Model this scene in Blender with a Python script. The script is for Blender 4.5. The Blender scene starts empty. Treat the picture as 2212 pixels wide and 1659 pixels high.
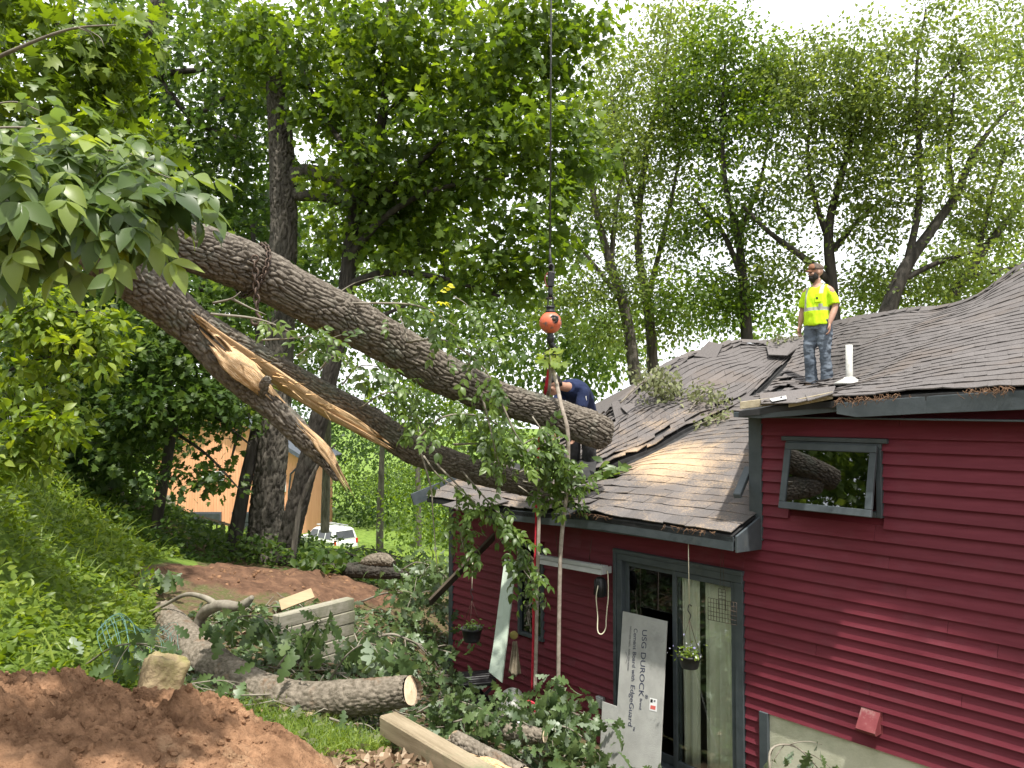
import bpy, math, random
import numpy as np
from mathutils import Vector, Matrix

R = random.Random(11)
rng = np.random.default_rng(11)
SC = bpy.context.scene
COL = SC.collection

# ------------------------------------------------------------------ camera, sky, sun, exposure
CAMZ, F, CU, CV = 3.7, 1663.0, 1106.0, 829.5
PITCH = math.radians(2.0)
cam_d = bpy.data.cameras.new("camera")
cam_d.sensor_fit = 'HORIZONTAL'
cam_d.sensor_width = 36.0
cam_d.lens = 36.0 * F / 2212.0
cam_d.clip_start, cam_d.clip_end = 0.05, 3000
cam = bpy.data.objects.new("camera", cam_d)
cam.location = (0, 0, CAMZ)
cam.rotation_euler = (math.pi / 2 + PITCH, 0, 0)
COL.objects.link(cam)
SC.camera = cam

SUN_DIR = Vector((0.12, -0.36, 1.0)).normalized()      # from the place towards the sun
sun_el = math.asin(SUN_DIR.z)
sun_az = math.atan2(SUN_DIR.x, SUN_DIR.y)
world = bpy.data.worlds.new("World")
SC.world = world
world.use_nodes = True
wn = world.node_tree
wn.nodes.clear()
w_out = wn.nodes.new("ShaderNodeOutputWorld")
w_bg = wn.nodes.new("ShaderNodeBackground")
w_sky = wn.nodes.new("ShaderNodeTexSky")
w_sky.sky_type = 'NISHITA'
w_sky.sun_disc = False
w_sky.sun_elevation = sun_el
w_sky.sun_rotation = sun_az
w_sky.air_density, w_sky.dust_density, w_sky.ozone_density = 1.0, 3.0, 1.0
w_mix = wn.nodes.new("ShaderNodeMix")                    # thin bright cloud over the whole sky
w_mix.data_type = 'RGBA'
w_tc = wn.nodes.new("ShaderNodeTexCoord")
w_no = wn.nodes.new("ShaderNodeTexNoise")
w_no.inputs['Scale'].default_value = 2.2
w_no.inputs['Detail'].default_value = 6
w_ra = wn.nodes.new("ShaderNodeMapRange")
w_ra.inputs['From Min'].default_value = 0.25
w_ra.inputs['From Max'].default_value = 0.6
w_ra.inputs['To Min'].default_value = 0.72
w_ra.inputs['To Max'].default_value = 0.95
wn.links.new(w_tc.outputs['Generated'], w_no.inputs['Vector'])
wn.links.new(w_no.outputs['Fac'], w_ra.inputs['Value'])
wn.links.new(w_ra.outputs['Result'], w_mix.inputs['Factor'])
wn.links.new(w_sky.outputs['Color'], w_mix.inputs['A'])
w_mix.inputs['B'].default_value = (13.5, 13.8, 14.2, 1)
wn.links.new(w_mix.outputs['Result'], w_bg.inputs['Color'])
w_bg.inputs['Strength'].default_value = 0.1
wn.links.new(w_bg.outputs['Background'], w_out.inputs['Surface'])

sun_d = bpy.data.lights.new("sun", 'SUN')
sun_d.energy = 5.0
sun_d.angle = math.radians(1.5)
sun_d.color = (1.0, 0.955, 0.87)
sun = bpy.data.objects.new("sun", sun_d)
sun.rotation_euler = (-SUN_DIR).to_track_quat('-Z', 'Y').to_euler()
sun.location = (0, 0, 30)
COL.objects.link(sun)

SC.view_settings.view_transform = 'Standard'
SC.view_settings.look = 'None'
SC.view_settings.gamma = 1.0
SC.view_settings.use_curve_mapping = False
SC.view_settings.exposure = 0.6
cy = SC.cycles
cy.max_bounces, cy.diffuse_bounces, cy.glossy_bounces = 7, 4, 3
cy.transmission_bounces, cy.transparent_max_bounces = 5, 8
cy.caustics_reflective = cy.caustics_refractive = False
cy.use_denoising = True

# ------------------------------------------------------------------ helpers
CP, SP = math.cos(PITCH), math.sin(PITCH)


def P(u, v, Y):
    """the point at depth Y that the photograph shows at (u, v) of a 2212 x 1659 print"""
    cx, cyy = (u - CU) / F, (CV - v) / F
    dy, dz = CP - cyy * SP, SP + cyy * CP
    k = Y / dy
    return Vector((cx * k, Y, CAMZ + dz * k))


def proj(p):
    x, y, z = p[0], p[1], p[2] - CAMZ
    d = y * CP + z * SP
    h = -y * SP + z * CP
    return CU + F * x / d, CV - F * h / d, d


MW = {}


def reg(o, parent, M):
    COL.objects.link(o)
    if parent is not None:
        o.parent = parent
        o.matrix_parent_inverse = MW[parent.name].inverted()
    o.matrix_basis = M
    MW[o.name] = M.copy()
    return o


def tag(o, label=None, cat=None, group=None, kind=None):
    if label: o['label'] = label
    if cat: o['category'] = cat
    if group: o['group'] = group
    if kind: o['kind'] = kind
    return o


def thing(name, label, cat, loc=(0, 0, 0), group=None, rz=0.0):
    o = bpy.data.objects.new(name, None)
    o.empty_display_size = 0.2
    reg(o, None, Matrix.Translation(Vector(loc)) @ Matrix.Rotation(rz, 4, 'Z'))
    return tag(o, label, cat, group)


def mesh(name, V, Fc, mat, parent=None, smooth=False, M=None, attrs=None):
    """one mesh object; V world (or local with M); Fc an (n,k) array or a list of faces"""
    me = bpy.data.meshes.new(name)
    if isinstance(Fc, np.ndarray):
        V = np.asarray(V, dtype=np.float32)
        n, k = Fc.shape
        me.vertices.add(len(V)); me.vertices.foreach_set('co', V.ravel())
        me.loops.add(n * k); me.loops.foreach_set('vertex_index', Fc.astype(np.int32).ravel())
        me.polygons.add(n)
        me.polygons.foreach_set('loop_start', np.arange(0, n * k, k, dtype=np.int32))
        me.update(calc_edges=True)
    else:
        me.from_pydata([tuple(v) for v in V], [], [tuple(f) for f in Fc])
        me.update()
    if smooth:
        me.polygons.foreach_set('use_smooth', np.ones(len(me.polygons), dtype=bool))
    for k_, a in (attrs or {}).items():
        at = me.attributes.new(k_, 'FLOAT', 'POINT')
        at.data.foreach_set('value', np.asarray(a, dtype=np.float32))
    if mat is not None:
        me.materials.append(mat)
    return reg(bpy.data.objects.new(name, me), parent, M if M is not None else Matrix.Identity(4))


BOXF = [(0, 1, 2, 3), (7, 6, 5, 4), (0, 4, 5, 1), (1, 5, 6, 2), (2, 6, 7, 3), (3, 7, 4, 0)]


def bevel(o, w, seg=1):
    b = o.modifiers.new("bevel", 'BEVEL')
    b.width, b.segments, b.limit_method = w, seg, 'ANGLE'
    return o


def box(name, c, size, mat, parent=None, rot=None, bev=0.0):
    """oriented box: rot = 3x3 Matrix whose columns are the box axes"""
    hx, hy, hz = size[0] / 2, size[1] / 2, size[2] / 2
    V = [(-hx, -hy, -hz), (-hx, hy, -hz), (hx, hy, -hz), (hx, -hy, -hz), (-hx, -hy, hz), (-hx, hy, hz), (hx, hy, hz), (hx, -hy, hz)]
    M = Matrix.Translation(Vector(c)) @ (rot.to_4x4() if rot is not None else Matrix.Identity(4))
    o = mesh(name, V, [tuple(f) for f in BOXF], mat, parent, M=M)
    if bev: bevel(o, bev)
    return o


def axes(x, up=(0, 0, 1)):
    x = Vector(x).normalized()
    z = Vector(up) - x * Vector(up).dot(x)
    if z.length < 1e-5: z = Vector((1, 0, 0))
    z.normalize()
    y = z.cross(x)
    return Matrix((x, y, z)).transposed()


def bar(name, a, b, w, h, mat, parent=None, up=(0, 0, 1), bev=0.0):
    a, b = Vector(a), Vector(b)
    return box(name, (a + b) / 2, ((b - a).length, w, h), mat, parent, axes(b - a, up), bev)


def catmull(pts, n):
    """smooth n samples through control points (array k x d)"""
    p = np.asarray(pts, dtype=float)
    if len(p) < 3:
        t = np.linspace(0, 1, n)[:, None]
        return p[0] * (1 - t) + p[-1] * t
    p = np.vstack([2 * p[0] - p[1], p, 2 * p[-1] - p[-2]])
    s = np.linspace(0, len(p) - 3 - 1e-9, n)
    i = s.astype(int); t = (s - i)[:, None]
    a, b, c, d = p[i], p[i + 1], p[i + 2], p[i + 3]
    return 0.5 * (2 * b + (c - a) * t + (2 * a - 5 * b + 4 * c - d) * t ** 2 + (3 * b - a - 3 * c + d) * t ** 3)


def tube_arrays(pts, rad, sides=8, cap=True, ell=None, ref=None):
    """V, F(list) of a swept tube; rad scalar/array; ell: second radius array"""
    p = np.asarray(pts, dtype=float); n = len(p)
    rad = np.broadcast_to(np.asarray(rad, dtype=float), (n,))
    el = rad if ell is None else np.broadcast_to(np.asarray(ell, dtype=float), (n,))
    t = np.gradient(p, axis=0)
    t /= np.linalg.norm(t, axis=1)[:, None] + 1e-12
    if ref is None:
        r0 = np.array([0., 0., 1.]) if abs(t[0][2]) < 0.8 else np.array([1., 0., 0.])
    else:
        r0 = np.asarray(ref, dtype=float)
    U = np.zeros_like(p); W = np.zeros_like(p)
    u = r0
    for i in range(n):
        if ref is not None: u = np.asarray(ref, dtype=float)
        u = u - t[i] * u.dot(t[i]); u /= np.linalg.norm(u) + 1e-12
        U[i] = u; W[i] = np.cross(t[i], u)
    a = np.linspace(0, 2 * np.pi, sides, endpoint=False)
    V = p[:, None, :] + (np.cos(a)[None, :, None] * U[:, None, :] * rad[:, None, None] + np.sin(a)[None, :, None] * W[:, None, :] * el[:, None, None])
    V = V.reshape(-1, 3)
    i, j = np.meshgrid(np.arange(n - 1), np.arange(sides), indexing='ij')
    j2 = (j + 1) % sides
    Fq = np.stack([i * sides + j, i * sides + j2, (i + 1) * sides + j2, (i + 1) * sides + j], axis=-1).reshape(-1, 4)
    return V, Fq


class Bag:
    """collects quads of many tubes / sheets for one mesh"""
    def __init__(s): s.V, s.F, s.n = [], [], 0
    def add(s, V, Fq):
        V = np.asarray(V, dtype=float); Fq = np.asarray(Fq, dtype=int)
        if Fq.shape[1] == 3: Fq = np.column_stack([Fq, Fq[:, 2]])
        s.V.append(V); s.F.append(Fq + s.n); s.n += len(V)
    def tube(s, pts, rad, sides=6, **k):
        V, Fq = tube_arrays(pts, rad, sides, **k)
        n = len(V)
        V = np.vstack([V, [pts[0]], [pts[-1]]])
        j = np.arange(sides); j2 = (j + 1) % sides
        a = np.column_stack([j2, j, np.full(sides, n), np.full(sides, n)])
        b = np.column_stack([n - sides + j, n - sides + j2, np.full(sides, n + 1), np.full(sides, n + 1)])
        s.add(V, np.vstack([Fq, a, b]))
    def box(s, c, size, rot=None):
        h = np.array(size) / 2
        sg = np.array([(-1, -1, -1), (-1, 1, -1), (1, 1, -1), (1, -1, -1), (-1, -1, 1), (-1, 1, 1), (1, 1, 1), (1, -1, 1)])
        V = sg * h
        if rot is not None: V = V @ np.array(rot).T
        s.add(V + np.array(c), BOXF)
    def bar(s, a, b, w, h, up=(0, 0, 1)):
        a, b = Vector(a), Vector(b)
        s.box((a + b) / 2, ((b - a).length, w, h), axes(b - a, up))
    def obj(s, name, mat, parent=None, smooth=False, M=None):
        V = np.vstack(s.V); Fq = np.vstack(s.F)
        q = Fq[:, 2] != Fq[:, 3]
        if q.all():
            return mesh(name, V, Fq, mat, parent, smooth, M)
        fl = [tuple(f) if ok else tuple(f[:3]) for f, ok in zip(Fq.tolist(), q)]
        return mesh(name, V, fl, mat, parent, smooth, M)


def tube(name, pts, rad, mat, parent=None, sides=8, n=None, smooth=True, **k):
    pts = [tuple(p) for p in pts]
    if n:
        if np.ndim(rad) > 0: rad = catmull(np.asarray(rad, dtype=float)[:, None], n)[:, 0]
        pts = catmull(pts, n)
    b = Bag(); b.tube(np.asarray(pts), rad, sides, **k)
    return b.obj(name, mat, parent, smooth)


def lathe(name, prof, mat, parent=None, loc=(0, 0, 0), sides=20, rot=None, smooth=True):
    """profile [(r, z)] turned about z"""
    p = np.array(prof, dtype=float); n = len(p)
    a = np.linspace(0, 2 * np.pi, sides, endpoint=False)
    V = np.stack([p[:, 0:1] * np.cos(a), p[:, 0:1] * np.sin(a), np.repeat(p[:, 1:2], sides, 1)], axis=-1).reshape(-1, 3)
    i, j = np.meshgrid(np.arange(n - 1), np.arange(sides), indexing='ij'); j2 = (j + 1) % sides
    Fq = np.stack([i * sides + j, i * sides + j2, (i + 1) * sides + j2, (i + 1) * sides + j], -1).reshape(-1, 4)
    M = Matrix.Translation(Vector(loc)) @ (rot.to_4x4() if rot is not None else Matrix.Identity(4))
    return mesh(name, V, Fq, mat, parent, smooth, M)


# value noise (numpy) for shapes
_perm = np.random.default_rng(5).random((64, 64, 64)).astype(np.float64)


def vnoise(p):
    p = np.asarray(p, dtype=float)
    i = np.floor(p).astype(int); f = p - i
    f = f * f * (3 - 2 * f)
    out = 0
    for dx in (0, 1):
        for dy in (0, 1):
            for dz in (0, 1):
                w = (f[..., 0] if dx else 1 - f[..., 0]) * (f[..., 1] if dy else 1 - f[..., 1]) * (f[..., 2] if dz else 1 - f[..., 2])
                out = out + w * _perm[(i[..., 0] + dx) % 64, (i[..., 1] + dy) % 64, (i[..., 2] + dz) % 64]
    return out * 2 - 1


def fbm(p, oct=4, gain=0.5):
    p = np.asarray(p, dtype=float); s = 0; a = 1.0
    for k in range(oct):
        s = s + a * vnoise(p * 2 ** k + k * 17.3); a *= gain
    return s


def voro_edge(a, c, na, nc, seed=0):
    """distance to cell border (F2-F1) in cell units; a along (0..na), c around (0..nc, periodic)"""
    r = np.random.default_rng(seed)
    J = r.random((na + 6, nc, 2))
    ia, ic = np.floor(a).astype(int), np.floor(c).astype(int)
    d1 = np.full(a.shape, 9.0); d2 = np.full(a.shape, 9.0); idv = np.zeros(a.shape)
    for da in (-1, 0, 1, 2):
        for dc in (-1, 0, 1):
            A = np.clip(ia + da, -2, na + 2); Cc = (ic + dc)
            jj = J[A + 2, Cc % nc]
            off = 0.5 * (Cc % 2)
            d = np.hypot((A + jj[..., 0] * 0.8 + 0.1 + off - a), (Cc + jj[..., 1] * 0.7 + 0.15 - c))
            new = d < d1
            d2 = np.where(new, d1, np.minimum(d2, d))
            idv = np.where(new, jj[..., 0] + jj[..., 1] * 0.5, idv)
            d1 = np.where(new, d, d1)
    return d2 - d1, idv


def sstep(a, b, x):
    t = np.clip((x - a) / (b - a), 0, 1)
    return t * t * (3 - 2 * t)


# ------------------------------------------------------------------ materials
def rgb(c): return (c[0], c[1], c[2], 1.0)


def mat(name, c1, c2=None, scale=6.0, rough=0.7, bump=0.0, bscale=80.0, metal=0.0, stretch=(1, 1, 1), detail=6.0, spec=0.3,
        rnd=0.0, c3=None, c3scale=1.5, c3range=(0.55, 0.68), coord='Object', bstretch=None, lo=0.35, hi=0.65, bdist=0.01):
    m = bpy.data.materials.new(name)
    m.use_nodes = True
    nt = m.node_tree; N, L = nt.nodes, nt.links
    b = N['Principled BSDF']
    b.inputs['Roughness'].default_value = rough
    b.inputs['Metallic'].default_value = metal
    b.inputs['Specular IOR Level'].default_value = spec
    b.inputs['Base Color'].default_value = rgb(c1)
    tc = N.new('ShaderNodeTexCoord')
    mp = N.new('ShaderNodeMapping'); mp.inputs['Scale'].default_value = stretch
    L.new(tc.outputs[coord], mp.inputs['Vector'])
    col = None
    if c2 is not None:
        no = N.new('ShaderNodeTexNoise'); no.inputs['Scale'].default_value = scale; no.inputs['Detail'].default_value = detail
        no.inputs['Roughness'].default_value = 0.62
        L.new(mp.outputs['Vector'], no.inputs['Vector'])
        ra = N.new('ShaderNodeValToRGB')
        ra.color_ramp.elements[0].position, ra.color_ramp.elements[1].position = lo, hi
        ra.color_ramp.elements[0].color, ra.color_ramp.elements[1].color = rgb(c1), rgb(c2)
        L.new(no.outputs['Fac'], ra.inputs['Fac'])
        col = ra.outputs['Color']
        if c3 is not None:
            n3 = N.new('ShaderNodeTexNoise'); n3.inputs['Scale'].default_value = c3scale; n3.inputs['Detail'].default_value = 8
            n3.inputs['Roughness'].default_value = 0.7
            L.new(tc.outputs[coord], n3.inputs['Vector'])
            r3 = N.new('ShaderNodeMapRange'); r3.inputs['From Min'].default_value, r3.inputs['From Max'].default_value = c3range
            L.new(n3.outputs['Fac'], r3.inputs['Value'])
            mx = N.new('ShaderNodeMix'); mx.data_type = 'RGBA'
            L.new(r3.outputs['Result'], mx.inputs['Factor']); L.new(col, mx.inputs['A']); mx.inputs['B'].default_value = rgb(c3)
            col = mx.outputs['Result']
        if rnd:
            oi = N.new('ShaderNodeObjectInfo')
            mr = N.new('ShaderNodeMapRange'); mr.inputs['To Min'].default_value = 1 - rnd; mr.inputs['To Max'].default_value = 1 + rnd
            L.new(oi.outputs['Random'], mr.inputs['Value'])
            hs = N.new('ShaderNodeHueSaturation')
            L.new(mr.outputs['Result'], hs.inputs['Value']); L.new(col, hs.inputs['Color'])
            col = hs.outputs['Color']
        L.new(col, b.inputs['Base Color'])
    if bump:
        nb = N.new('ShaderNodeTexNoise'); nb.inputs['Scale'].default_value = bscale; nb.inputs['Detail'].default_value = 8
        nb.inputs['Roughness'].default_value = 0.65
        if bstretch is not None:
            mb = N.new('ShaderNodeMapping'); mb.inputs['Scale'].default_value = bstretch
            L.new(tc.outputs[coord], mb.inputs['Vector']); L.new(mb.outputs['Vector'], nb.inputs['Vector'])
        else:
            L.new(mp.outputs['Vector'], nb.inputs['Vector'])
        bp = N.new('ShaderNodeBump'); bp.inputs['Strength'].default_value = bump; bp.inputs['Distance'].default_value = bdist
        L.new(nb.outputs['Fac'], bp.inputs['Height']); L.new(bp.outputs['Normal'], b.inputs['Normal'])
    return m


def leaf_mat(name, ramp, transl=0.4, rough=0.42, spec=0.35, back=None, tcol=1.0):
    """two-sided leaf: colour by the per-leaf attribute 'var'; light comes through the blade"""
    m = bpy.data.materials.new(name); m.use_nodes = True
    nt = m.node_tree; N, L = nt.nodes, nt.links
    b = N['Principled BSDF']; out = N['Material Output']
    at = N.new('ShaderNodeAttribute'); at.attribute_name = 'var'
    ra = N.new('ShaderNodeValToRGB')
    e = ra.color_ramp.elements
    while len(e) < len(ramp): e.new(0.5)
    for i, (pos, c) in enumerate(ramp):
        e[i].position = pos; e[i].color = rgb(c)
    L.new(at.outputs['Fac'], ra.inputs['Fac'])
    col = ra.outputs['Color']
    if back is not None:                                  # paler underside of the blade
        ge = N.new('ShaderNodeNewGeometry')
        mx = N.new('ShaderNodeMix'); mx.data_type = 'RGBA'
        L.new(ge.outputs['Backfacing'], mx.inputs['Factor']); L.new(col, mx.inputs['A']); mx.inputs['B'].default_value = rgb(back)
        colp = mx.outputs['Result']
    else:
        colp = col
    L.new(colp, b.inputs['Base Color'])
    b.inputs['Roughness'].default_value = rough; b.inputs['Specular IOR Level'].default_value = spec
    tr = N.new('ShaderNodeBsdfTranslucent')
    hs = N.new('ShaderNodeHueSaturation'); hs.inputs['Hue'].default_value = 0.485; hs.inputs['Saturation'].default_value = 1.15
    hs.inputs['Value'].default_value = 1.9 * tcol
    L.new(col, hs.inputs['Color']); L.new(hs.outputs['Color'], tr.inputs['Color'])
    ms = N.new('ShaderNodeMixShader'); ms.inputs['Fac'].default_value = transl
    L.new(b.outputs['BSDF'], ms.inputs[1]); L.new(tr.outputs['BSDF'], ms.inputs[2])
    L.new(ms.outputs['Shader'], out.inputs['Surface'])
    return m


def glass_mat(name, tint=(0.75, 0.8, 0.78), dark=0.55, base=0.07):
    m = bpy.data.materials.new(name); m.use_nodes = True
    nt = m.node_tree; N, L = nt.nodes, nt.links
    out = N['Material Output']; N.remove(N['Principled BSDF'])
    t = N.new('ShaderNodeBsdfTransparent'); t.inputs['Color'].default_value = (tint[0] * dark, tint[1] * dark, tint[2] * dark, 1)
    g = N.new('ShaderNodeBsdfGlossy'); g.inputs['Roughness'].default_value = 0.015
    g.inputs['Color'].default_value = (0.95, 0.97, 1, 1)
    fr = N.new('ShaderNodeLayerWeight'); fr.inputs['Blend'].default_value = 0.5
    pw = N.new('ShaderNodeMath'); pw.operation = 'POWER'; pw.inputs[1].default_value = 3.2
    mr = N.new('ShaderNodeMapRange'); mr.inputs['To Min'].default_value = base; mr.inputs['To Max'].default_value = 1.0
    L.new(fr.outputs['Facing'], pw.inputs[0]); L.new(pw.outputs[0], mr.inputs['Value'])
    ms = N.new('ShaderNodeMixShader')
    L.new(mr.outputs['Result'], ms.inputs['Fac']); L.new(t.outputs['BSDF'], ms.inputs[1]); L.new(g.outputs['BSDF'], ms.inputs[2])
    L.new(ms.outputs['Shader'], out.inputs['Surface'])
    return m


def bark_mat(name, c1, c2, c3, stretch=(1, 1, 0.16), scale=14, bump=1.0):
    return mat(name, c1, c2, scale=scale, rough=0.9, bump=bump, bscale=16, stretch=stretch, spec=0.15, c3=c3, c3scale=2.0, c3range=(0.5, 0.75), bdist=0.05)


MT = {}
MT['bark_hero'] = mat("ash_bark", (0.075, 0.062, 0.05), (0.21, 0.183, 0.152), scale=26, rough=0.92, bump=0.5, bscale=120, spec=0.12,
                      c3=(0.15, 0.165, 0.135), c3scale=2.5, c3range=(0.52, 0.75), bdist=0.006)
MT['bark_tree'] = bark_mat("standing_bark", (0.055, 0.048, 0.04), (0.16, 0.143, 0.12), (0.09, 0.09, 0.07))
MT['bark_dark'] = bark_mat("dark_bark", (0.035, 0.031, 0.027), (0.09, 0.08, 0.068), (0.05, 0.052, 0.042), scale=10)
MT['bark_oak'] = mat("oak_bark", (0.10, 0.085, 0.065), (0.24, 0.205, 0.165), scale=20, rough=0.92, bump=0.7, bscale=50, spec=0.1,
                     c3=(0.17, 0.10, 0.06), c3scale=3, c3range=(0.55, 0.7), bdist=0.012)
MT['twig'] = mat("twig_bark", (0.14, 0.12, 0.095), (0.27, 0.245, 0.20), scale=9, rough=0.85, spec=0.15)
MT['twig_dark'] = mat("dark_twig", (0.035, 0.03, 0.025), (0.075, 0.066, 0.055), scale=9, rough=0.85, spec=0.15)
MT['wood_fresh'] = mat("torn_wood", (0.62, 0.36, 0.16), (0.78, 0.55, 0.31), scale=9, rough=0.7, bump=0.6, bscale=30, spec=0.2,
                       c3=(0.48, 0.24, 0.09), c3scale=3, c3range=(0.52, 0.7), bdist=0.012)
MT['wood_cut'] = mat("cut_wood", (0.72, 0.52, 0.34), (0.82, 0.66, 0.49), scale=12, rough=0.75, bump=0.3, bscale=60, spec=0.2)
# ------------------------------------------------------------------ the lie of the land
_cp = np.array([
    (0, -3, 2.3), (0, 0, 2.1), (-2, 1, 2.2), (2, 1, 1.9), (3, 3, 1.2), (4.2, 3.2, .5), (0, 3, 1.9), (-2, 3, 2.0), (1.5, 3.4, 1.45), (-4, 2, 2.5), (-7, 2, 3.6),
    (-3.3, 5, 1.75), (-2, 4.6, 1.62), (-1.2, 5, 1.36), (-.6, 5.5, 1.22), (0, 5.2, 1.05), (.6, 5, .95), (1, 5.8, .55), (1.8, 5.5, .35),
    (-1.07, 6.2, 1.02), (-.3, 6.0, .85), (-.4, 7.2, .5), (0, 7.8, .32), (.6, 7.6, .2), (1.5, 7.4, .12), (.9, 8.2, .08), (0, 9.3, .05), (-.8, 10.6, .1),
    (2.2, 6.6, .2), (3.5, 5, .3), (5, 3, .5), (3, 10, 0), (5, 8, 0), (2, 13, 0), (6, 14, 0), (10, 8, 0),
    (-1.5, 7, .98), (-2.5, 7.5, 1.05), (-3.5, 8.8, 1.2), (-2.2, 9, .9), (-1.6, 9.5, .55), (-1.3, 10.8, .42), (-.9, 12.5, .4), (-1.6, 8.2, .8),
    (-4, 11, 1.4), (-3.5, 12, 1.2), (-2.5, 12, .95), (-4.8, 15, .8), (-4.2, 14.2, .85), (-6, 13.2, 1.35), (-2, 15, .35),
    (-5.32, 8, 2.75), (-6, 11, 2.05), (-5.3, 11, 1.6), (-4.9, 8.5, 1.7), (-4.3, 6.5, 1.95), (-4.3, 9.5, 1.38), (-3.7, 6.8, 1.45), (-8, 8, 4), (-9, 12, 3.8), (-10, 16, 3), (-12, 5, 5),
    (-8, 20, .3), (-4, 20, -.15), (0, 18, -.3), (4, 20, -.5), (-10, 30, -2.8), (-5, 30, -3.2), (0, 30, -3.2), (-14, 42, -3.5), (-8, 48, -5.1), (5, 45, -5), (15, 30, -2), (22, 50, -5),
    (-25, 40, -2), (-30, 20, 5), (25, 15, 0), (0, 90, -7), (-60, 90, -3), (60, 90, -6), (40, 0, 0), (-40, 0, 8), (0, -30, 4)], dtype=float)


def _phi(r): return np.where(r > 1e-9, r * r * np.log(np.maximum(r, 1e-9)), 0.0)


def _fit():
    n = len(_cp); xy = _cp[:, :2] / 10
    K = _phi(np.linalg.norm(xy[:, None] - xy[None], axis=2)) + np.eye(n) * 1e-3
    Pm = np.column_stack([np.ones(n), xy])
    A = np.block([[K, Pm], [Pm.T, np.zeros((3, 3))]])
    return np.linalg.solve(A, np.concatenate([_cp[:, 2], np.zeros(3)]))


_w = _fit()


def ground_z(x, y):
    x = np.clip(np.asarray(x, dtype=float), -75, 75); y = np.clip(np.asarray(y, dtype=float), -30, 110)
    sh = x.shape; x, y = np.atleast_1d(x).ravel() / 10, np.atleast_1d(y).ravel() / 10
    q = np.column_stack([x, y]); out = np.zeros(len(q))
    for s in range(0, len(q), 20000):
        z = q[s:s + 20000]
        out[s:s + 20000] = _phi(np.linalg.norm(z[:, None] - _cp[None, :, :2] / 10, axis=2)) @ _w[:-3] + _w[-3] + z @ _w[-2:]
    X, Y = x * 10, y * 10
    out += 0.035 * fbm(np.column_stack([X * 1.3, Y * 1.3, X * 0]), 4) * np.clip(1.2 - 0.01 * np.hypot(X, Y), 0.2, 1)
    return out.reshape(sh)


def gz(x, y): return float(ground_z(np.array([x]), np.array([y]))[0])


def on_ground(u, v, lo=2.5, hi=90.0):
    """where the photograph's ray through (u, v) meets the ground"""
    Ys = np.geomspace(lo, hi, 400)
    p0, p1 = P(u, v, 1.0), P(u, v, 2.0)
    d = p1 - p0
    X = p0.x + d.x * (Ys - 1); Z = p0.z + d.z * (Ys - 1)
    g = ground_z(X, Ys)
    i = np.argmax(Z < g) if (Z < g).any() else len(Ys) - 1
    return Vector((X[i], Ys[i], g[i]))


def spread(edge, step, far, n):
    return np.concatenate([edge, edge[-1] + np.cumsum(np.geomspace(step, far, n))])


_xs = np.concatenate([-np.flip(spread(np.arange(0, 8, 0.06), 0.08, 60, 45))[:-1], spread(np.arange(0, 4, 0.06), 0.08, 60, 45)])
_ys = np.concatenate([-np.flip(np.cumsum(np.geomspace(.3, 40, 10))), spread(np.arange(0, 2.6, 0.3), 0.06, 0.06, 1), spread(np.arange(2.7, 15, 0.06), 0.08, 60, 50)])
_ys = np.unique(_ys)
GX, GY = np.meshgrid(_xs, _ys, indexing='ij')
GZ = ground_z(GX, GY)


def in_poly(x, y, poly):
    r = np.zeros(x.shape, bool); n = len(poly)
    for i in range(n):
        x1, y1 = poly[i]; x2, y2 = poly[(i + 1) % n]
        c = ((y1 > y) != (y2 > y)) & (x < (x2 - x1) * (y - y1) / (y2 - y1 + 1e-12) + x1)
        r ^= c
    return r


def soft(mask_fn, x, y, w=0.25):
    """noisy-edged 0..1 mask of a ground zone"""
    n = fbm(np.stack([x * 1.7, y * 1.7, x * 0 + 3], -1), 3) * w
    m = fbm(np.stack([x * 1.7, y * 1.7, x * 0 + 9], -1), 3) * w
    return mask_fn(x + n, y + m).astype(float)


DIRT1 = [(-4.9, 10.6), (-4.6, 12.4), (-4.2, 13.2), (-3.0, 13.2), (-1.9, 12.3), (-2.2, 11.2), (-2.6, 10.8), (-3.6, 10.4)]
DIRT2 = [(-6.5, 2.5), (-5, 5.35), (-3.2, 5.6), (-2.2, 5.3), (-1.6, 4.9), (-1.1, 4.4), (-.9, 2.5)]
BANK = [(-9, 5.2), (-3.6, 5.6), (-2.9, 6.6), (-3.6, 7.6), (-4.2, 9.2), (-5.0, 10.4), (-4.8, 13), (-7, 15), (-12, 15)]
d1 = np.maximum(soft(lambda x, y: in_poly(x, y, DIRT1), GX, GY), soft(lambda x, y: in_poly(x, y, DIRT2), GX, GY))
gr = np.maximum(soft(lambda x, y: in_poly(x, y, BANK), GX, GY), np.maximum((GY > 17).astype(float), soft(lambda x, y: (y > 5.2) & (y < 6.9) & (x > -2.6) & (x < -1.0), GX, GY)))
clod = fbm(np.stack([GX * 5, GY * 5, GX * 0], -1), 4)
GZ = GZ + d1 * (0.05 * clod + 0.025 * np.abs(fbm(np.stack([GX * 14, GY * 14, GX * 0], -1), 3)))
nx, ny = GX.shape
ii, jj = np.meshgrid(np.arange(nx - 1), np.arange(ny - 1), indexing='ij')
GF = np.stack([ii * ny + jj, (ii + 1) * ny + jj, (ii + 1) * ny + jj + 1, ii * ny + jj + 1], -1).reshape(-1, 4)


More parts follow.
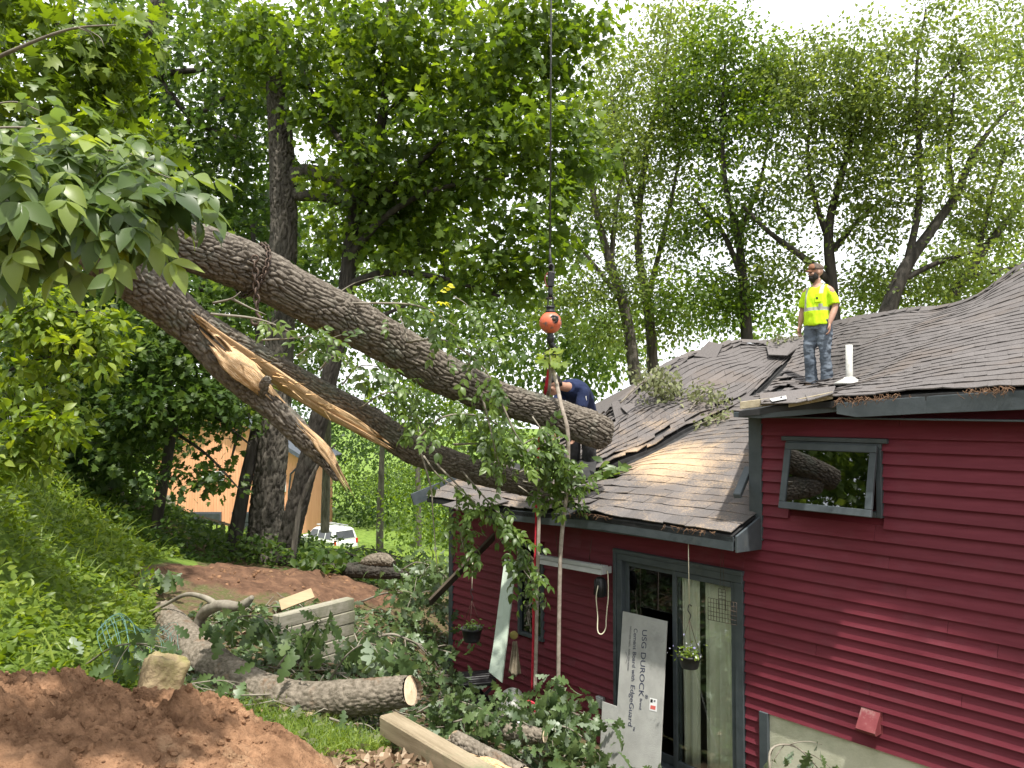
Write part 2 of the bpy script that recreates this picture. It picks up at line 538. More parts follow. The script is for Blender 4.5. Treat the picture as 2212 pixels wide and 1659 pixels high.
def ground_mat():
    m = bpy.data.materials.new("ground"); m.use_nodes = True
    nt = m.node_tree; N, L = nt.nodes, nt.links
    b = N['Principled BSDF']; b.inputs['Roughness'].default_value = 0.95; b.inputs['Specular IOR Level'].default_value = 0.1
    tc = N.new('ShaderNodeTexCoord')

    def noise(sc, det=8, ro=0.65):
        n = N.new('ShaderNodeTexNoise'); n.inputs['Scale'].default_value = sc; n.inputs['Detail'].default_value = det; n.inputs['Roughness'].default_value = ro
        L.new(tc.outputs['Object'], n.inputs['Vector']); return n.outputs['Fac']

    def ramp(f, *cs):
        r = N.new('ShaderNodeValToRGB'); e = r.color_ramp.elements
        while len(e) < len(cs): e.new(0.5)
        for i, (p, c) in enumerate(cs): e[i].position = p; e[i].color = rgb(c)
        L.new(f, r.inputs['Fac']); return r.outputs['Color']

    def mix(f, a, c):
        x = N.new('ShaderNodeMix'); x.data_type = 'RGBA'
        L.new(f, x.inputs['Factor']); L.new(a, x.inputs['A']); L.new(c, x.inputs['B']); return x.outputs['Result']
    litter = ramp(noise(9), (0.3, (0.05, 0.035, 0.022)), (0.48, (0.16, 0.115, 0.07)), (0.58, (0.09, 0.10, 0.035)), (0.72, (0.26, 0.20, 0.135)))
    dirt = ramp(noise(6), (0.28, (0.075, 0.042, 0.028)), (0.5, (0.15, 0.085, 0.055)), (0.72, (0.25, 0.14, 0.085)))
    grass = ramp(noise(3.5), (0.3, (0.06, 0.10, 0.02)), (0.5, (0.13, 0.20, 0.035)), (0.7, (0.20, 0.27, 0.06)))
    ad = N.new('ShaderNodeAttribute'); ad.attribute_name = 'dirt'
    ag = N.new('ShaderNodeAttribute'); ag.attribute_name = 'green'
    c = mix(ag.outputs['Fac'], litter, grass)
    c = mix(ad.outputs['Fac'], c, dirt)
    L.new(c, b.inputs['Base Color'])
    bp = N.new('ShaderNodeBump'); bp.inputs['Strength'].default_value = 0.9; bp.inputs['Distance'].default_value = 0.03
    L.new(noise(45, 10, 0.75), bp.inputs['Height']); L.new(bp.outputs['Normal'], b.inputs['Normal'])
    return m


MT['ground'] = ground_mat()
g_o = mesh("ground", np.stack([GX, GY, GZ], -1).reshape(-1, 3), GF, MT['ground'], None, True, attrs={'dirt': d1.ravel(), 'green': (gr * (1 - d1)).ravel()})
tag(g_o, "sloping yard of leaf litter, red soil and grass around the house", "ground", kind="structure")
MT['dirt'] = mat("red_soil", (0.15, 0.080, 0.045), (0.36, 0.205, 0.118), scale=7, rough=0.95, bump=1.0, bscale=55, spec=0.08, c3=(0.46, 0.30, 0.18), c3scale=1.6, bdist=0.03)


def mound_h(X, Y, foot, height, pw, seed, amp):
    cx, cyy, rx, ry = foot
    A, B = (X - cx) / rx, (Y - cyy) / ry
    w = fbm(np.stack([X * 1.1 + seed, Y * 1.1, X * 0], -1), 3) * 0.28
    r = np.hypot(A, B) + w
    h = np.where(r < 1, height * (1 - np.clip(r, 0, 1) ** 2) ** pw, -(r - 1) * 0.5)
    st = lambda k, o=3: np.abs(fbm(np.stack([X * k, Y * k + seed, X * 0], -1), o))
    rough = amp * fbm(np.stack([X * 4 + seed, Y * 4, X * 0], -1), 5, 0.6) + amp * (.75 * st(9) ** .7 + .55 * st(21) ** .7 + .30 * st(47, 2)) - amp * .7
    return ground_z(X, Y) + h + rough * np.clip(1.15 - r, 0, 1)


def mound(name, label, foot, height, pw=1.0, res=70, seed=0, amp=0.07):
    """heap of loose soil over an elliptic foot (cx, cy, rx, ry)"""
    cx, cyy, rx, ry = foot
    g = np.linspace(-1.25, 1.25, res)
    A, B = np.meshgrid(g, g, indexing='ij')
    X, Y = cx + A * rx, cyy + B * ry
    Z = mound_h(X, Y, foot, height, pw, seed, amp)
    i, j = np.meshgrid(np.arange(res - 1), np.arange(res - 1), indexing='ij')
    Fq = np.stack([i * res + j, (i + 1) * res + j, (i + 1) * res + j + 1, i * res + j + 1], -1).reshape(-1, 4)
    o = mesh(name, np.stack([X, Y, Z], -1).reshape(-1, 3), Fq, MT['dirt'], None, True)
    return tag(o, label, "soil heap")


mound("soil_heap", "wide heap of loose red-brown soil with clods in the bottom left corner", (-2.75, 4.3, 1.9, 1.0), 0.40, 0.8, 380, 3, 0.07)
mound("soil_heap", "small rounded heap of orange soil beside the grass at the bottom edge", (-1.42, 4.72, 0.44, 0.42), 0.27, 0.75, 110, 8, 0.03)

# clods and stones lying in the soil: too many and small to count
_b = Bag()
_g = (1 + 5 ** .5) / 2
_t = np.array([(-1, _g, 0), (1, _g, 0), (-1, -_g, 0), (1, -_g, 0), (0, -1, _g), (0, 1, _g), (0, -1, -_g), (0, 1, -_g), (_g, 0, -1), (_g, 0, 1), (-_g, 0, -1), (-_g, 0, 1)]) / 1.9
_tf = np.array([(0, 11, 5), (0, 5, 1), (0, 1, 7), (0, 7, 10), (0, 10, 11), (1, 5, 9), (5, 11, 4), (11, 10, 2), (10, 7, 6), (7, 1, 8), (3, 9, 4), (3, 4, 2), (3, 2, 6), (3, 6, 8), (3, 8, 9), (4, 9, 5), (2, 4, 11), (6, 2, 10), (8, 6, 7), (9, 8, 1)])
for k in range(4200):
    if k < 3000:
        x, y = R.uniform(-4.6, -1.3), R.uniform(3.5, 5.4)
        r0 = math.hypot((x + 2.75) / 1.9, (y - 4.3) / 1.0)
        if r0 > 1.15: continue
        zz = float(mound_h(np.array([x]), np.array([y]), (-2.75, 4.3, 1.9, 1.0), .40, .8, 3, .07)[0])
    else:
        x, y = R.uniform(-5, -1.4), R.uniform(10.3, 13.2); zz = gz(x, y)
        if not in_poly(np.array([x]), np.array([y]), DIRT1)[0]: continue
    s = 0.006 + 0.030 * R.random() ** 5
    q = Matrix.Rotation(R.uniform(0, 6.28), 3, (R.random() - .5, R.random() - .5, R.random() + .1)) @ Matrix.Diagonal((1, R.uniform(.6, 1), R.uniform(.5, .9)))
    _b.add((_t * np.array([[R.uniform(.8, 1.15)] for _ in range(12)])) @ np.array(q).T * s + np.array((x, y, zz + s * .1)), _tf)
tag(_b.obj("soil_clods", MT['dirt']), "loose crumbs and clods scattered over the red soil", "soil", kind="stuff")
# ------------------------------------------------------------------ the red house
DX, QX = Vector((-0.649, 0.760, 0)), Vector((0.760, 0.649, 0))      # along the wall (away), and inwards from it
WA = Vector((2.152, 7.2, 0))


def W(s, q, z): return WA + DX * s + QX * q + Vector((0, 0, z))


WROT = Matrix((-DX, QX, Vector((0, 0, 1)))).transposed()             # box axes: along (towards us), inwards, up


def on_wall(u, v, q=0.0):
    """(s, z) where the ray through (u, v) meets the plane q in front of/behind the wall"""
    d = P(u, v, 2.0) - P(u, v, 1.0); o = Vector((0, 0, CAMZ))
    n = QX
    t = (n.dot(WA + QX * q) - n.dot(o)) / n.dot(d)
    p = o + d * t
    return (p - WA).dot(DX), p.z


def wbox(name, s0, s1, z0, z1, q0, q1, m, parent, bev=0.004):
    return box(name, W((s0 + s1) / 2, (q0 + q1) / 2, (z0 + z1) / 2), (abs(s1 - s0), abs(q1 - q0), abs(z1 - z0)), m, parent, WROT, bev)


MT['siding'] = mat("maroon_clapboard", (0.122, 0.0150, 0.0270), (0.154, 0.024, 0.038), scale=5, rough=0.62, bump=0.25, bscale=30, spec=0.3, stretch=(0.5, 1, 5), rnd=0.10,
                   c3=(0.145, 0.045, 0.060), c3scale=1.3, c3range=(0.5, 0.8), bstretch=(1.5, 1, 26))
MT['trim'] = mat("slate_trim", (0.050, 0.062, 0.070), (0.072, 0.086, 0.095), scale=7, rough=0.55, bump=0.15, bscale=40, spec=0.35, c3=(0.10, 0.105, 0.10), c3scale=5, c3range=(0.6, 0.8))
MT['stucco'] = mat("cream_stucco", (0.50, 0.50, 0.38), (0.60, 0.59, 0.47), scale=4, rough=0.9, bump=0.5, bscale=70, c3=(0.36, 0.37, 0.26), c3scale=1.6, c3range=(0.5, 0.72))
MT['sheath'] = mat("wall_sheathing", (0.14, 0.016, 0.024), (0.16, 0.02, 0.03), scale=4, rough=0.8)
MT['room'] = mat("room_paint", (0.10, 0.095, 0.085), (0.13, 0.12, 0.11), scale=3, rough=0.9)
MT['raw_wood'] = mat("raw_pine", (0.36, 0.30, 0.20), (0.52, 0.45, 0.32), scale=5, rough=0.8, bump=0.3, bscale=30, stretch=(0.3, 4, 4))
MT['paper'] = mat("black_felt", (0.02, 0.02, 0.021), (0.04, 0.04, 0.041), scale=6, rough=0.9)
MT['glass'] = glass_mat("window_glass", (0.93, 0.96, 0.94), 1.0, 0.10)
MT['glass_dark'] = glass_mat("screened_glass", (0.6, 0.65, 0.62), 0.5, 0.10)
MT['curtain'] = mat("cream_curtain", (0.70, 0.68, 0.54), (0.78, 0.75, 0.62), scale=5, rough=0.95, bump=0.1)
MT['vinyl'] = mat("grey_vinyl", (0.35, 0.36, 0.36), (0.42, 0.43, 0.43), scale=4, rough=0.5)
MT['pvc'] = mat("white_pvc", (0.42, 0.42, 0.40), (0.52, 0.52, 0.49), scale=6, rough=0.5, c3=(0.32, 0.31, 0.28), c3scale=5)


def shingle_mat():
    m = mat("asphalt_shingle", (0.078, 0.071, 0.070), (0.172, 0.157, 0.153), scale=150, rough=0.95, bump=0.5, bscale=300, spec=0.15, rnd=0.12,
            c3=(0.14, 0.115, 0.10), c3scale=1.3, c3range=(0.5, 0.75), bdist=0.004)
    nt = m.node_tree; N, L = nt.nodes, nt.links
    b = N['Principled BSDF']; src = b.inputs['Base Color'].links[0].from_socket
    at = N.new('ShaderNodeAttribute'); at.attribute_name = 'dust'
    tc = N.new('ShaderNodeTexCoord')
    n1 = N.new('ShaderNodeTexNoise'); n1.inputs['Scale'].default_value = 42; n1.inputs['Detail'].default_value = 9; n1.inputs['Roughness'].default_value = 0.85
    L.new(tc.outputs['Object'], n1.inputs['Vector'])
    n2 = N.new('ShaderNodeTexNoise'); n2.inputs['Scale'].default_value = 3.2; n2.inputs['Detail'].default_value = 5
    L.new(tc.outputs['Object'], n2.inputs['Vector'])
    ad = N.new('ShaderNodeMath'); ad.operation = 'MULTIPLY_ADD'; ad.inputs[1].default_value = 0.5
    L.new(n2.outputs['Fac'], ad.inputs[0]); L.new(n1.outputs['Fac'], ad.inputs[2])
    su = N.new('ShaderNodeMath'); su.operation = 'ADD'; L.new(ad.outputs[0], su.inputs[0]); L.new(at.outputs['Fac'], su.inputs[1])
    mr = N.new('ShaderNodeMapRange'); mr.inputs['From Min'].default_value = 1.16; mr.inputs['From Max'].default_value = 1.56
    L.new(su.outputs[0], mr.inputs['Value'])
    mx = N.new('ShaderNodeMix'); mx.data_type = 'RGBA'
    L.new(mr.outputs['Result'], mx.inputs['Factor']); L.new(src, mx.inputs['A']); mx.inputs['B'].default_value = (0.58, 0.41, 0.25, 1)
    L.new(mx.outputs['Result'], b.inputs['Base Color'])
    return m


MT['shingle'] = shingle_mat()
house = thing("red_house", "maroon clapboard house with slate trim and a storm-broken shingle roof", "house", W(-1, 0, 0))

# --- roof surfaces
def lroof(s, q):
    s = np.asarray(s, float); q = np.asarray(q, float)
    z = 2.62 + 0.36 * (q + 0.4) - 0.06 * sstep(1.5, 3.2, s) - 0.36 * np.exp(-((s - 3.3) ** 2 + (q - 1.25) ** 2) / 0.7) - 0.10 * np.exp(-((s - 2.3) ** 2 + (q - 2.0) ** 2) / 0.5)
    z = z + 0.025 * fbm(np.stack([s * 1.2, q * 1.2, s * 0], -1), 3)
    b = np.array(WA)[None] + s.reshape(-1, 1) * np.array(DX) + q.reshape(-1, 1) * np.array(QX)
    b[:, 2] = z.ravel()
    return b


def grid_fn(rows, wob=0.0):
    G = np.array([[tuple(P(*c)) for c in r] for r in rows])            # nr x nc x 3

    def fn(a, b):
        a = np.atleast_1d(a).astype(float); b = np.atleast_1d(b).astype(float)
        nr, nc = G.shape[:2]
        def w(t, n):
            t = np.clip(t, 0, 1) * (n - 1); i = np.minimum(t.astype(int), n - 2); return i, t - i
        ib, fb = w(b, nr); ia, fa = w(a, nc)
        def cr(p0, p1, p2, p3, t):
            t = t[:, None]
            return 0.5 * (2 * p1 + (p2 - p0) * t + (2 * p0 - 5 * p1 + 4 * p2 - p3) * t ** 2 + (3 * p1 - p0 - 3 * p2 + p3) * t ** 3)
        def row(k):
            k = np.clip(k, 0, nr - 1)
            g = lambda j: G[k, np.clip(j, 0, nc - 1)]
            p1, p2 = g(ia), g(ia + 1)
            p0 = np.where((ia > 0)[:, None], g(ia - 1), 2 * p1 - p2); p3 = np.where((ia < nc - 2)[:, None], g(ia + 2), 2 * p2 - p1)
            return cr(p0, p1, p2, p3, fa)
        r1, r2 = row(ib), row(ib + 1)
        r0 = np.where((ib > 0)[:, None], row(ib - 1), 2 * r1 - r2); r3 = np.where((ib < nr - 2)[:, None], row(ib + 2), 2 * r2 - r1)
        o = cr(r0, r1, r2, r3, fb)
        if wob:
            o[:, 2] += wob * fbm(o * 1.6, 3)
        return o
    return fn


UP_ROWS = [
    [(1596, 884, 6.75), (1700, 868, 6.5), (1850, 858, 6.1), (2000, 846, 5.75), (2212, 832, 5.25), (2430, 815, 4.8)],
    [(1655, 842, 9.6), (1770, 828, 10.2), (1868, 806, 8.4), (2000, 775, 7.1), (2212, 735, 6.45), (2440, 700, 5.9)],
    [(1705, 782, 11.3), (1795, 757, 11.3), (1880, 740, 9.8), (2000, 715, 8.6), (2212, 660, 7.45), (2445, 600, 6.8)],
    [(1748, 706, 12.3), (1835, 690, 11.6), (1940, 676, 10.8), (2093, 653, 9.6), (2212, 571, 8.9), (2450, 450, 8.2)]]
GA_ROWS = [
    [(1185, 1068, 9.35), (1262, 1030, 9.6), (1400, 962, 9.9), (1500, 912, 10.3), (1600, 866, 10.65), (1690, 792, 11.9), (1752, 742, 12.6)],
    [(1200, 1005, 10.0), (1285, 960, 10.4), (1390, 895, 10.8), (1482, 842, 11.2), (1580, 800, 11.6), (1675, 765, 12.4), (1750, 737, 12.9)],
    [(1210, 935, 10.7), (1306, 884, 11.2), (1390, 822, 11.7), (1466, 778, 12.1), (1560, 747, 12.5), (1660, 739, 12.9), (1748, 731, 13.2)]]
up_fn, ga_fn = grid_fn(UP_ROWS, 0.02), grid_fn(GA_ROWS, 0.05)


def valley_q(s):
    return np.interp(s, [0, 1.2, 1.7, 1.96, 2.2, 2.33, 2.63, 3.4, 4.8], [5.0, 4.6, 3.9, 3.1, 2.35, 1.55, 0.95, 0.8, 0.75])


def lfn(a, b):                                                          # a: 0 left .. 1 right ; b: 0 eave .. 1
    return lroof(4.62 - np.atleast_1d(a) * 4.77, -0.40 + np.atleast_1d(b) * 5.2)


def dust_of(p):
    u, v, d = proj(p)
    m = math.exp(-(((u - 1450) / 175) ** 2 + ((v - 995) / 70) ** 2) * 0.9) * 0.70
    m2 = math.exp(-(((u - 1560) / 110) ** 2 + ((v - 985) / 75) ** 2)) * 0.5
    m3 = math.exp(-(((u - 1690) / 60) ** 2 + ((v - 760) / 45) ** 2)) * 0.42
    return max(m, m2, m3, 0.40 if v > 880 and u < 1620 else 0.14)


TABS = []


def lay(fn, nrow, tabs, keep=None, lift=0.012, seed=0, damage=None):
    r = random.Random(seed)
    for i in range(nrow):
        b0, b1 = i / nrow, min(1.0, (i + 1.35) / nrow)
        off = (i % 2) * 0.5 + r.uniform(-0.08, 0.08)
        for k in range(-1, tabs + 1):
            a0, a1 = (k + off) / tabs, (k + off + 0.996) / tabs
            a0, a1 = max(0, a0), min(1, a1)
            if a1 - a0 < 0.15 / tabs: continue
            am = (a0 + a1) / 2
            if keep and not keep(am, (b0 + b1) / 2): continue
            dm = damage(am, b0) if damage else 0.0
            if dm and r.random() < dm * 0.25: continue
            q = fn(np.array([a0, a1, a1, a0, am, am]), np.array([b0, b0, b1, b1, b0, b1]))
            n = np.cross(q[1] - q[0], q[3] - q[0]); n /= np.linalg.norm(n) + 1e-9
            if n[2] < 0: n = -n
            l0, l1, l2 = (lift * r.uniform(.7, 1.3) + dm * r.random() ** 2 * 0.07 for _ in range(3))
            dn = (q[0] - q[3]) / (np.linalg.norm(q[0] - q[3]) + 1e-9) * r.uniform(-0.006, 0.012)
            top = [q[0] + n * l0 + dn, q[4] + n * l1 + dn, q[1] + n * l2 + dn, q[2] + n * 0.004, q[5] + n * 0.004, q[3] + n * 0.004]
            bot = [t - n * 0.009 for t in top[:3]] + [t - n * 0.003 for t in top[3:]]
            V = np.array(top + bot)
            Fs = [(0, 1, 4, 5), (1, 2, 3, 4), (6, 11, 10, 7), (7, 10, 9, 8), (0, 6, 7, 1), (1, 7, 8, 2), (2, 8, 9, 3), (3, 9, 10, 4), (4, 10, 11, 5), (5, 11, 6, 0)]
            pr = [proj(t) for t in top]
            us = [p[0] for p in pr]; vs = [p[1] for p in pr]
            w = min(2212, max(us)) - max(0, min(us)); h = max(vs) - min(vs)
            area = max(0, w) * h
            TABS.append((area, V, Fs, [dust_of(p_) for p_ in V]))


def ldamage(a, b):
    p = lfn(a, b)[0]; u, v, d = proj(p)
    return float(np.clip(1 - abs(u - 1200) / 190, 0, 1)) * 0.9 + (0.25 if v < 930 else 0)


def gdamage(a, b):
    return 0.05 + 0.8 * max(0, 1 - a * 2.6) + (0.6 if b > 0.86 else 0) + (0.5 if b < 0.09 else 0)


def udamage(a, b):
    return max(0, 1 - a / 0.42) * (0.75 if b < 0.35 else 0.25) + (0.35 if b > 0.93 else 0.04)


lay(lfn, 32, 19, keep=lambda a, b: (-0.40 + b * 5.2) < float(valley_q(4.62 - a * 4.77)), seed=1, damage=ldamage)
lay(up_fn, 27, 22, keep=lambda a, b: not (a < 0.10 and b < 0.2), seed=2, damage=udamage)
lay(ga_fn, 15, 18, seed=3, damage=gdamage, lift=0.016)
TABS.sort(key=lambda t: -t[0])
# the boarded decks under the shingles
def deck(name, fn, na, nb, parent, keep=None, drop=0.03):
    a, b = np.meshgrid(np.linspace(0, 1, na), np.linspace(0, 1, nb), indexing='ij')
    p = fn(a.ravel(), b.ravel()); p[:, 2] -= drop
    n = na * nb
    V = np.vstack([p, p - np.array([0, 0, 0.05])])
    Fs = []
    for i in range(na - 1):
        for j in range(nb - 1):
            if keep and not keep((i + .5) / (na - 1), (j + .5) / (nb - 1)): continue
            c = [i * nb + j, (i + 1) * nb + j, (i + 1) * nb + j + 1, i * nb + j + 1]
            Fs.append(c); Fs.append([x + n for x in reversed(c)])
            if j == 0: Fs.append([c[0], c[0] + n, c[1] + n, c[1]])
            if i == 0: Fs.append([c[0], c[3], c[3] + n, c[0] + n])
    return mesh(name, V, Fs, MT['paper'], parent)


roof = deck("roof", up_fn, 24, 16, house)
deck("lower_deck", lfn, 30, 24, roof, keep=lambda a, b: (-0.40 + b * 5.2) < float(valley_q(4.62 - a * 4.77)) + .15)
deck("gable_deck", ga_fn, 20, 10, roof)
for area, V, Fs, du in TABS[:300]:
    mesh("shingle", V, Fs, MT['shingle'], roof, attrs={'dust': du})
_V, _F, _D = [], [], []
for area, V, Fs, du in TABS[300:]:
    _F += [tuple(i + len(_V) for i in f) for f in Fs]; _V += [tuple(v) for v in V]; _D += du
tag(mesh("smaller_shingles", _V, _F, MT['shingle'], roof, attrs={'dust': _D}), kind="stuff")

_vp = [Vector(ga_fn(np.array([t]), np.array([0.0]))[0]) for t in np.linspace(0, 1, 14)]
_vv = []
for v_ in _vp: _vv += [v_ + Vector((-.25, .15, -.02)), v_ + Vector((0, 0, -.075)), v_ + Vector((.42, -.22, -.10))]
mesh("valley_felt", _vv, [(i * 3 + j, i * 3 + j + 1, i * 3 + j + 4, i * 3 + j + 3) for i in range(13) for j in range(2)], MT['paper'], roof)
_rp = [Vector(ga_fn(np.array([t]), np.array([1.0]))[0]) for t in np.linspace(0, 1, 14)]
_vv = []
for v_ in _rp: _vv += [v_ + Vector((0, 0, -.03)), v_ + Vector((-1.4, 1.0, -.8))]
mesh("back_slope", _vv, [(i * 2, i * 2 + 1, i * 2 + 3, i * 2 + 2) for i in range(13)], MT['shingle'], roof)
# ridge caps along the two ridges, curled where the roof broke
def caps(fn, n, wid, a0=0.0, a1=1.0, curl=0.0, seed=0):
    r = random.Random(seed)
    for k in range(n):
        ta, tb = a0 + (a1 - a0) * k / n, a0 + (a1 - a0) * (k + 1.25) / n
        tb = min(tb, 1.0)
        p = fn(np.array([ta, tb, ta, tb]), np.array([1, 1, .97, .97]))
        ax = Vector(p[1] - p[0]); f = Vector(p[2] - p[0]); f.normalize()
        up = Vector((0, 0, 1)); bk = (-f) * .8 - up * .3
        ju = [r.uniform(0, curl) for _ in range(4)]
        a, b = Vector(p[0]), Vector(p[1])
        top = [a + f * wid + up * (.01 + ju[0]), a + up * .035, a + bk * wid + up * ju[1], b + f * wid + up * (.02 + ju[2]), b + up * .045, b + bk * wid + up * ju[3]]
        V = top + [t - up * .008 for t in top]
        Fs = [(0, 3, 4, 1), (1, 4, 5, 2), (6, 7, 10, 9), (7, 8, 11, 10), (0, 1, 7, 6), (1, 2, 8, 7), (3, 9, 10, 4), (4, 10, 11, 5), (0, 6, 9, 3), (2, 5, 11, 8)]
        mesh("ridge_cap", V, Fs, MT['shingle'], roof, attrs={'dust': [.1] * 12})


caps(up_fn, 26, .13, 0.0, 1.0, .02, 4)
caps(ga_fn, 16, .16, 0.19, 0.98, .035, 5)
# --- walls
SLAP = 0.104
DS0, DS1, DZ0, DZ1 = 0.0, 1.55, 0.13, 2.17                            # sliding door opening
ws = [on_wall(1702, 955), on_wall(1907, 955), on_wall(1907, 1108), on_wall(1702, 1108)]
US0, US1 = ws[1][0], ws[0][0]
UZ0, UZ1 = (ws[2][1] + ws[3][1]) / 2 , (ws[0][1] + ws[1][1]) / 2
LS0, LS1, LZ0, LZ1 = 2.72, 3.18, 0.95, 2.08                            # small window behind the leaning board
S_END, S_LEFT = -3.4, 4.56
b_ = Bag()
def sheath(s0, s1, z0, z1): b_.box(W((s0 + s1) / 2, 0.055, (z0 + z1) / 2), (abs(s1 - s0), 0.06, z1 - z0), WROT)
for (s0, s1, z0, z1) in [(S_END, US0, .95, 3.62), (US1, -.08, .95, 3.62), (US0, US1, .95, UZ0), (US0, US1, UZ1, 3.62), (-.08, DS0, 0, 2.55), (DS0, DS1, DZ1, 2.55), (DS1, LS0, 0, 2.5),
                         (LS0, LS1, 0, LZ0), (LS0, LS1, LZ1, 2.5), (LS1, S_LEFT, 0, 2.48)]:
    sheath(s0, s1, z0, z1)
wall = b_.obj("wall", MT['sheath'], house)
box("side_wall", W(S_LEFT + .0, 2.5, 1.2), (.08, 4.9, 2.4), MT['sheath'], wall, WROT)
box("side_wall", W(-.10, 2.2, 3.0), (.08, 4.2, 1.15), MT['sheath'], wall, WROT)
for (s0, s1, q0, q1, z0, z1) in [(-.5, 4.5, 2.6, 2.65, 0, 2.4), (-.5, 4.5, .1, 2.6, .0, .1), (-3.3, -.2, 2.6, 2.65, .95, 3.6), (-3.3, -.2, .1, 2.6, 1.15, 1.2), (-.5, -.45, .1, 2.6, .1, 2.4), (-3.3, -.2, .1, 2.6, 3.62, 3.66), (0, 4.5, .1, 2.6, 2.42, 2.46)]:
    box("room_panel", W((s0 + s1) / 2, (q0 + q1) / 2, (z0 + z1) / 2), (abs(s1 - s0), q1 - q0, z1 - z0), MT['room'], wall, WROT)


def clap(s0, s1, z, h=SLAP, tilt=0.0):
    """one clapboard: thick at its lower edge, thin at the top, lower edge proud; local axes along the board"""
    L = abs(s1 - s0); hl = L / 2
    t0, t1, hh = 0.040, 0.004, h + 0.022
    V = [(-hl, 0, 0), (-hl, -t0, 0), (hl, -t0, 0), (hl, 0, 0), (-hl, 0, hh), (-hl, -t1, hh), (hl, -t1, hh), (hl, 0, hh)]
    V = [(x, y + R.uniform(-.0015, .0015), zz + R.uniform(-.002, .002)) for x, y, zz in V]
    M = Matrix.Translation(W((s0 + s1) / 2, 0.022, z)) @ WROT.to_4x4() @ Matrix.Rotation(tilt, 4, 'Y')
    return mesh("clapboard", V, BOXF, MT['siding'], wall, M=M)


z = 0.985
row = 0
while z < 3.6:                                                         # the tall right part
    segs = [(S_END, -.205)] if z > 2.5 else [(S_END, -.005)]
    out = []
    for a, b in segs:
        if UZ0 - .02 < z + SLAP and z < UZ1:
            out += [(a, US0 - .0), (US1 + .0, b)]
        else:
            j = a + (b - a) * R.uniform(.3, .8)
            out += [(a, j - .0012), (j + .0012, b)] if R.random() < .45 else [(a, b)]
    for a, b in out: clap(a, b, z)
    z += SLAP
z = 0.985 - SLAP
while z > 0.02:                                                        # strip between the door and the foundation trim
    clap(-.155, -.005, z); z -= SLAP
z = 0.06
while z < 2.46:                                                        # the lower left part
    if z + SLAP > DZ1:
        clap(-.005 if z < 2.5 else 0, 2.1, z); clap(2.1025, S_LEFT, z)
    elif LZ0 < z + SLAP and z < LZ1:
        clap(DS1 + .05, LS0, z); clap(LS1, S_LEFT, z, tilt=.0)
    else:
        j = R.uniform(2.0, 3.6)
        clap(DS1 + .05, j - .0012, z); clap(j + .0012, S_LEFT, z, tilt=.0)
    z += SLAP
# foundation, trims, fascias
found = wbox("foundation", S_END, -.235, -.3, 1.0, .005, .25, MT['stucco'], house, .006)
wbox("foundation_trim", -.245, -.160, -.2, .99, -.035, .03, MT['trim'], house)
wbox("corner_board", -.205, -.075, 2.52, 3.66, -.022, .05, MT['trim'], house)
wbox("corner_board", S_LEFT - .005, S_LEFT + .085, .1, 2.42, -.02, .06, MT['trim'], house)


def slab(name, pts, thick, m, parent, bev=0.003):
    """a flat polygon with thickness along its normal"""
    pts = [Vector(p) for p in pts]
    n = (pts[1] - pts[0]).cross(pts[2] - pts[0]).normalized() * thick
    k = len(pts)
    V = pts + [p - n for p in pts]
    Fs = [tuple(range(k)), tuple(reversed(range(k, 2 * k)))] + [(i, i + k, (i + 1) % k + k, (i + 1) % k) for i in range(k)]
    o = mesh(name, V, Fs, m, parent)
    if bev: bevel(o, bev)
    return o


def fascia(name, pts, h, th, m, parent):
    """upright board along eave points, each with its own height drop"""
    V = []; n = len(pts)
    for (p, drop) in pts:
        p = Vector(p)
        V += [p, p + QX * th, p + QX * th - Vector((0, 0, drop)), p - Vector((0, 0, drop))]
    Fs = []
    for i in range(n - 1):
        a, b = i * 4, i * 4 + 4
        Fs += [(a, a + 3, b + 3, b), (a, b, b + 1, a + 1), (a + 3, a + 2, b + 2, b + 3), (a + 1, b + 1, b + 2, a + 2)]
    Fs += [(0, 1, 2, 3), (4 * n - 1, 4 * n - 2, 4 * n - 3, 4 * n - 4)]
    return bevel(mesh(name, V, Fs, m, parent), .003)


dn = Vector((0, 0, -.045))
fascia("fascia", [(P(u, v, y) + Vector((0, 0, -.02)), h) for u, v, y, h in [(1806, 866, 6.2, .085), (1850, 862, 6.1, .125), (2000, 850, 5.75, .13), (2212, 836, 5.25, .135), (2430, 819, 4.8, .14)]], .1, .024, MT['trim'], house)
fascia("broken_fascia", [(P(u, v, y), h) for u, v, y, h in [(1584, 890, 6.80, .045), (1640, 889, 6.66, .06), (1720, 880, 6.45, .07), (1812, 869, 6.23, .075)]], .1, .02, MT['trim'], house)
# open rafter end of the torn upper corner
slab("rafter_board", [P(1600, 868, 6.85), P(1700, 855, 6.6), P(1700, 872, 6.6), P(1600, 884, 6.85)], .02, MT['raw_wood'], house)
slab("rafter_board", [P(1705, 866, 6.5), P(1800, 846, 6.25), P(1800, 862, 6.25), P(1705, 880, 6.5)], .02, MT['raw_wood'], house)
slab("soffit", [W(-.08, -.19, 3.655), W(-3.4, -.19, 3.63), W(-3.4, .03, 3.63), W(-.08, .03, 3.655)], .015, MT['trim'], house)
for (pts) in [[(1640, 852, 6.9), (1790, 838, 6.6), (1796, 855, 6.3), (1720, 872, 6.35), (1645, 874, 6.62)], [(1735, 846, 6.7), (1805, 836, 6.7), (1800, 852, 6.15), (1745, 868, 6.25)]]:
    slab("torn_felt", [P(*p) for p in pts], .012, MT['shingle'], house)
slab("metal_flashing", [P(1662, 862, 6.62), P(1698, 855, 6.55), P(1700, 862, 6.46), P(1668, 868, 6.52)], .004, MT['vinyl'], house)
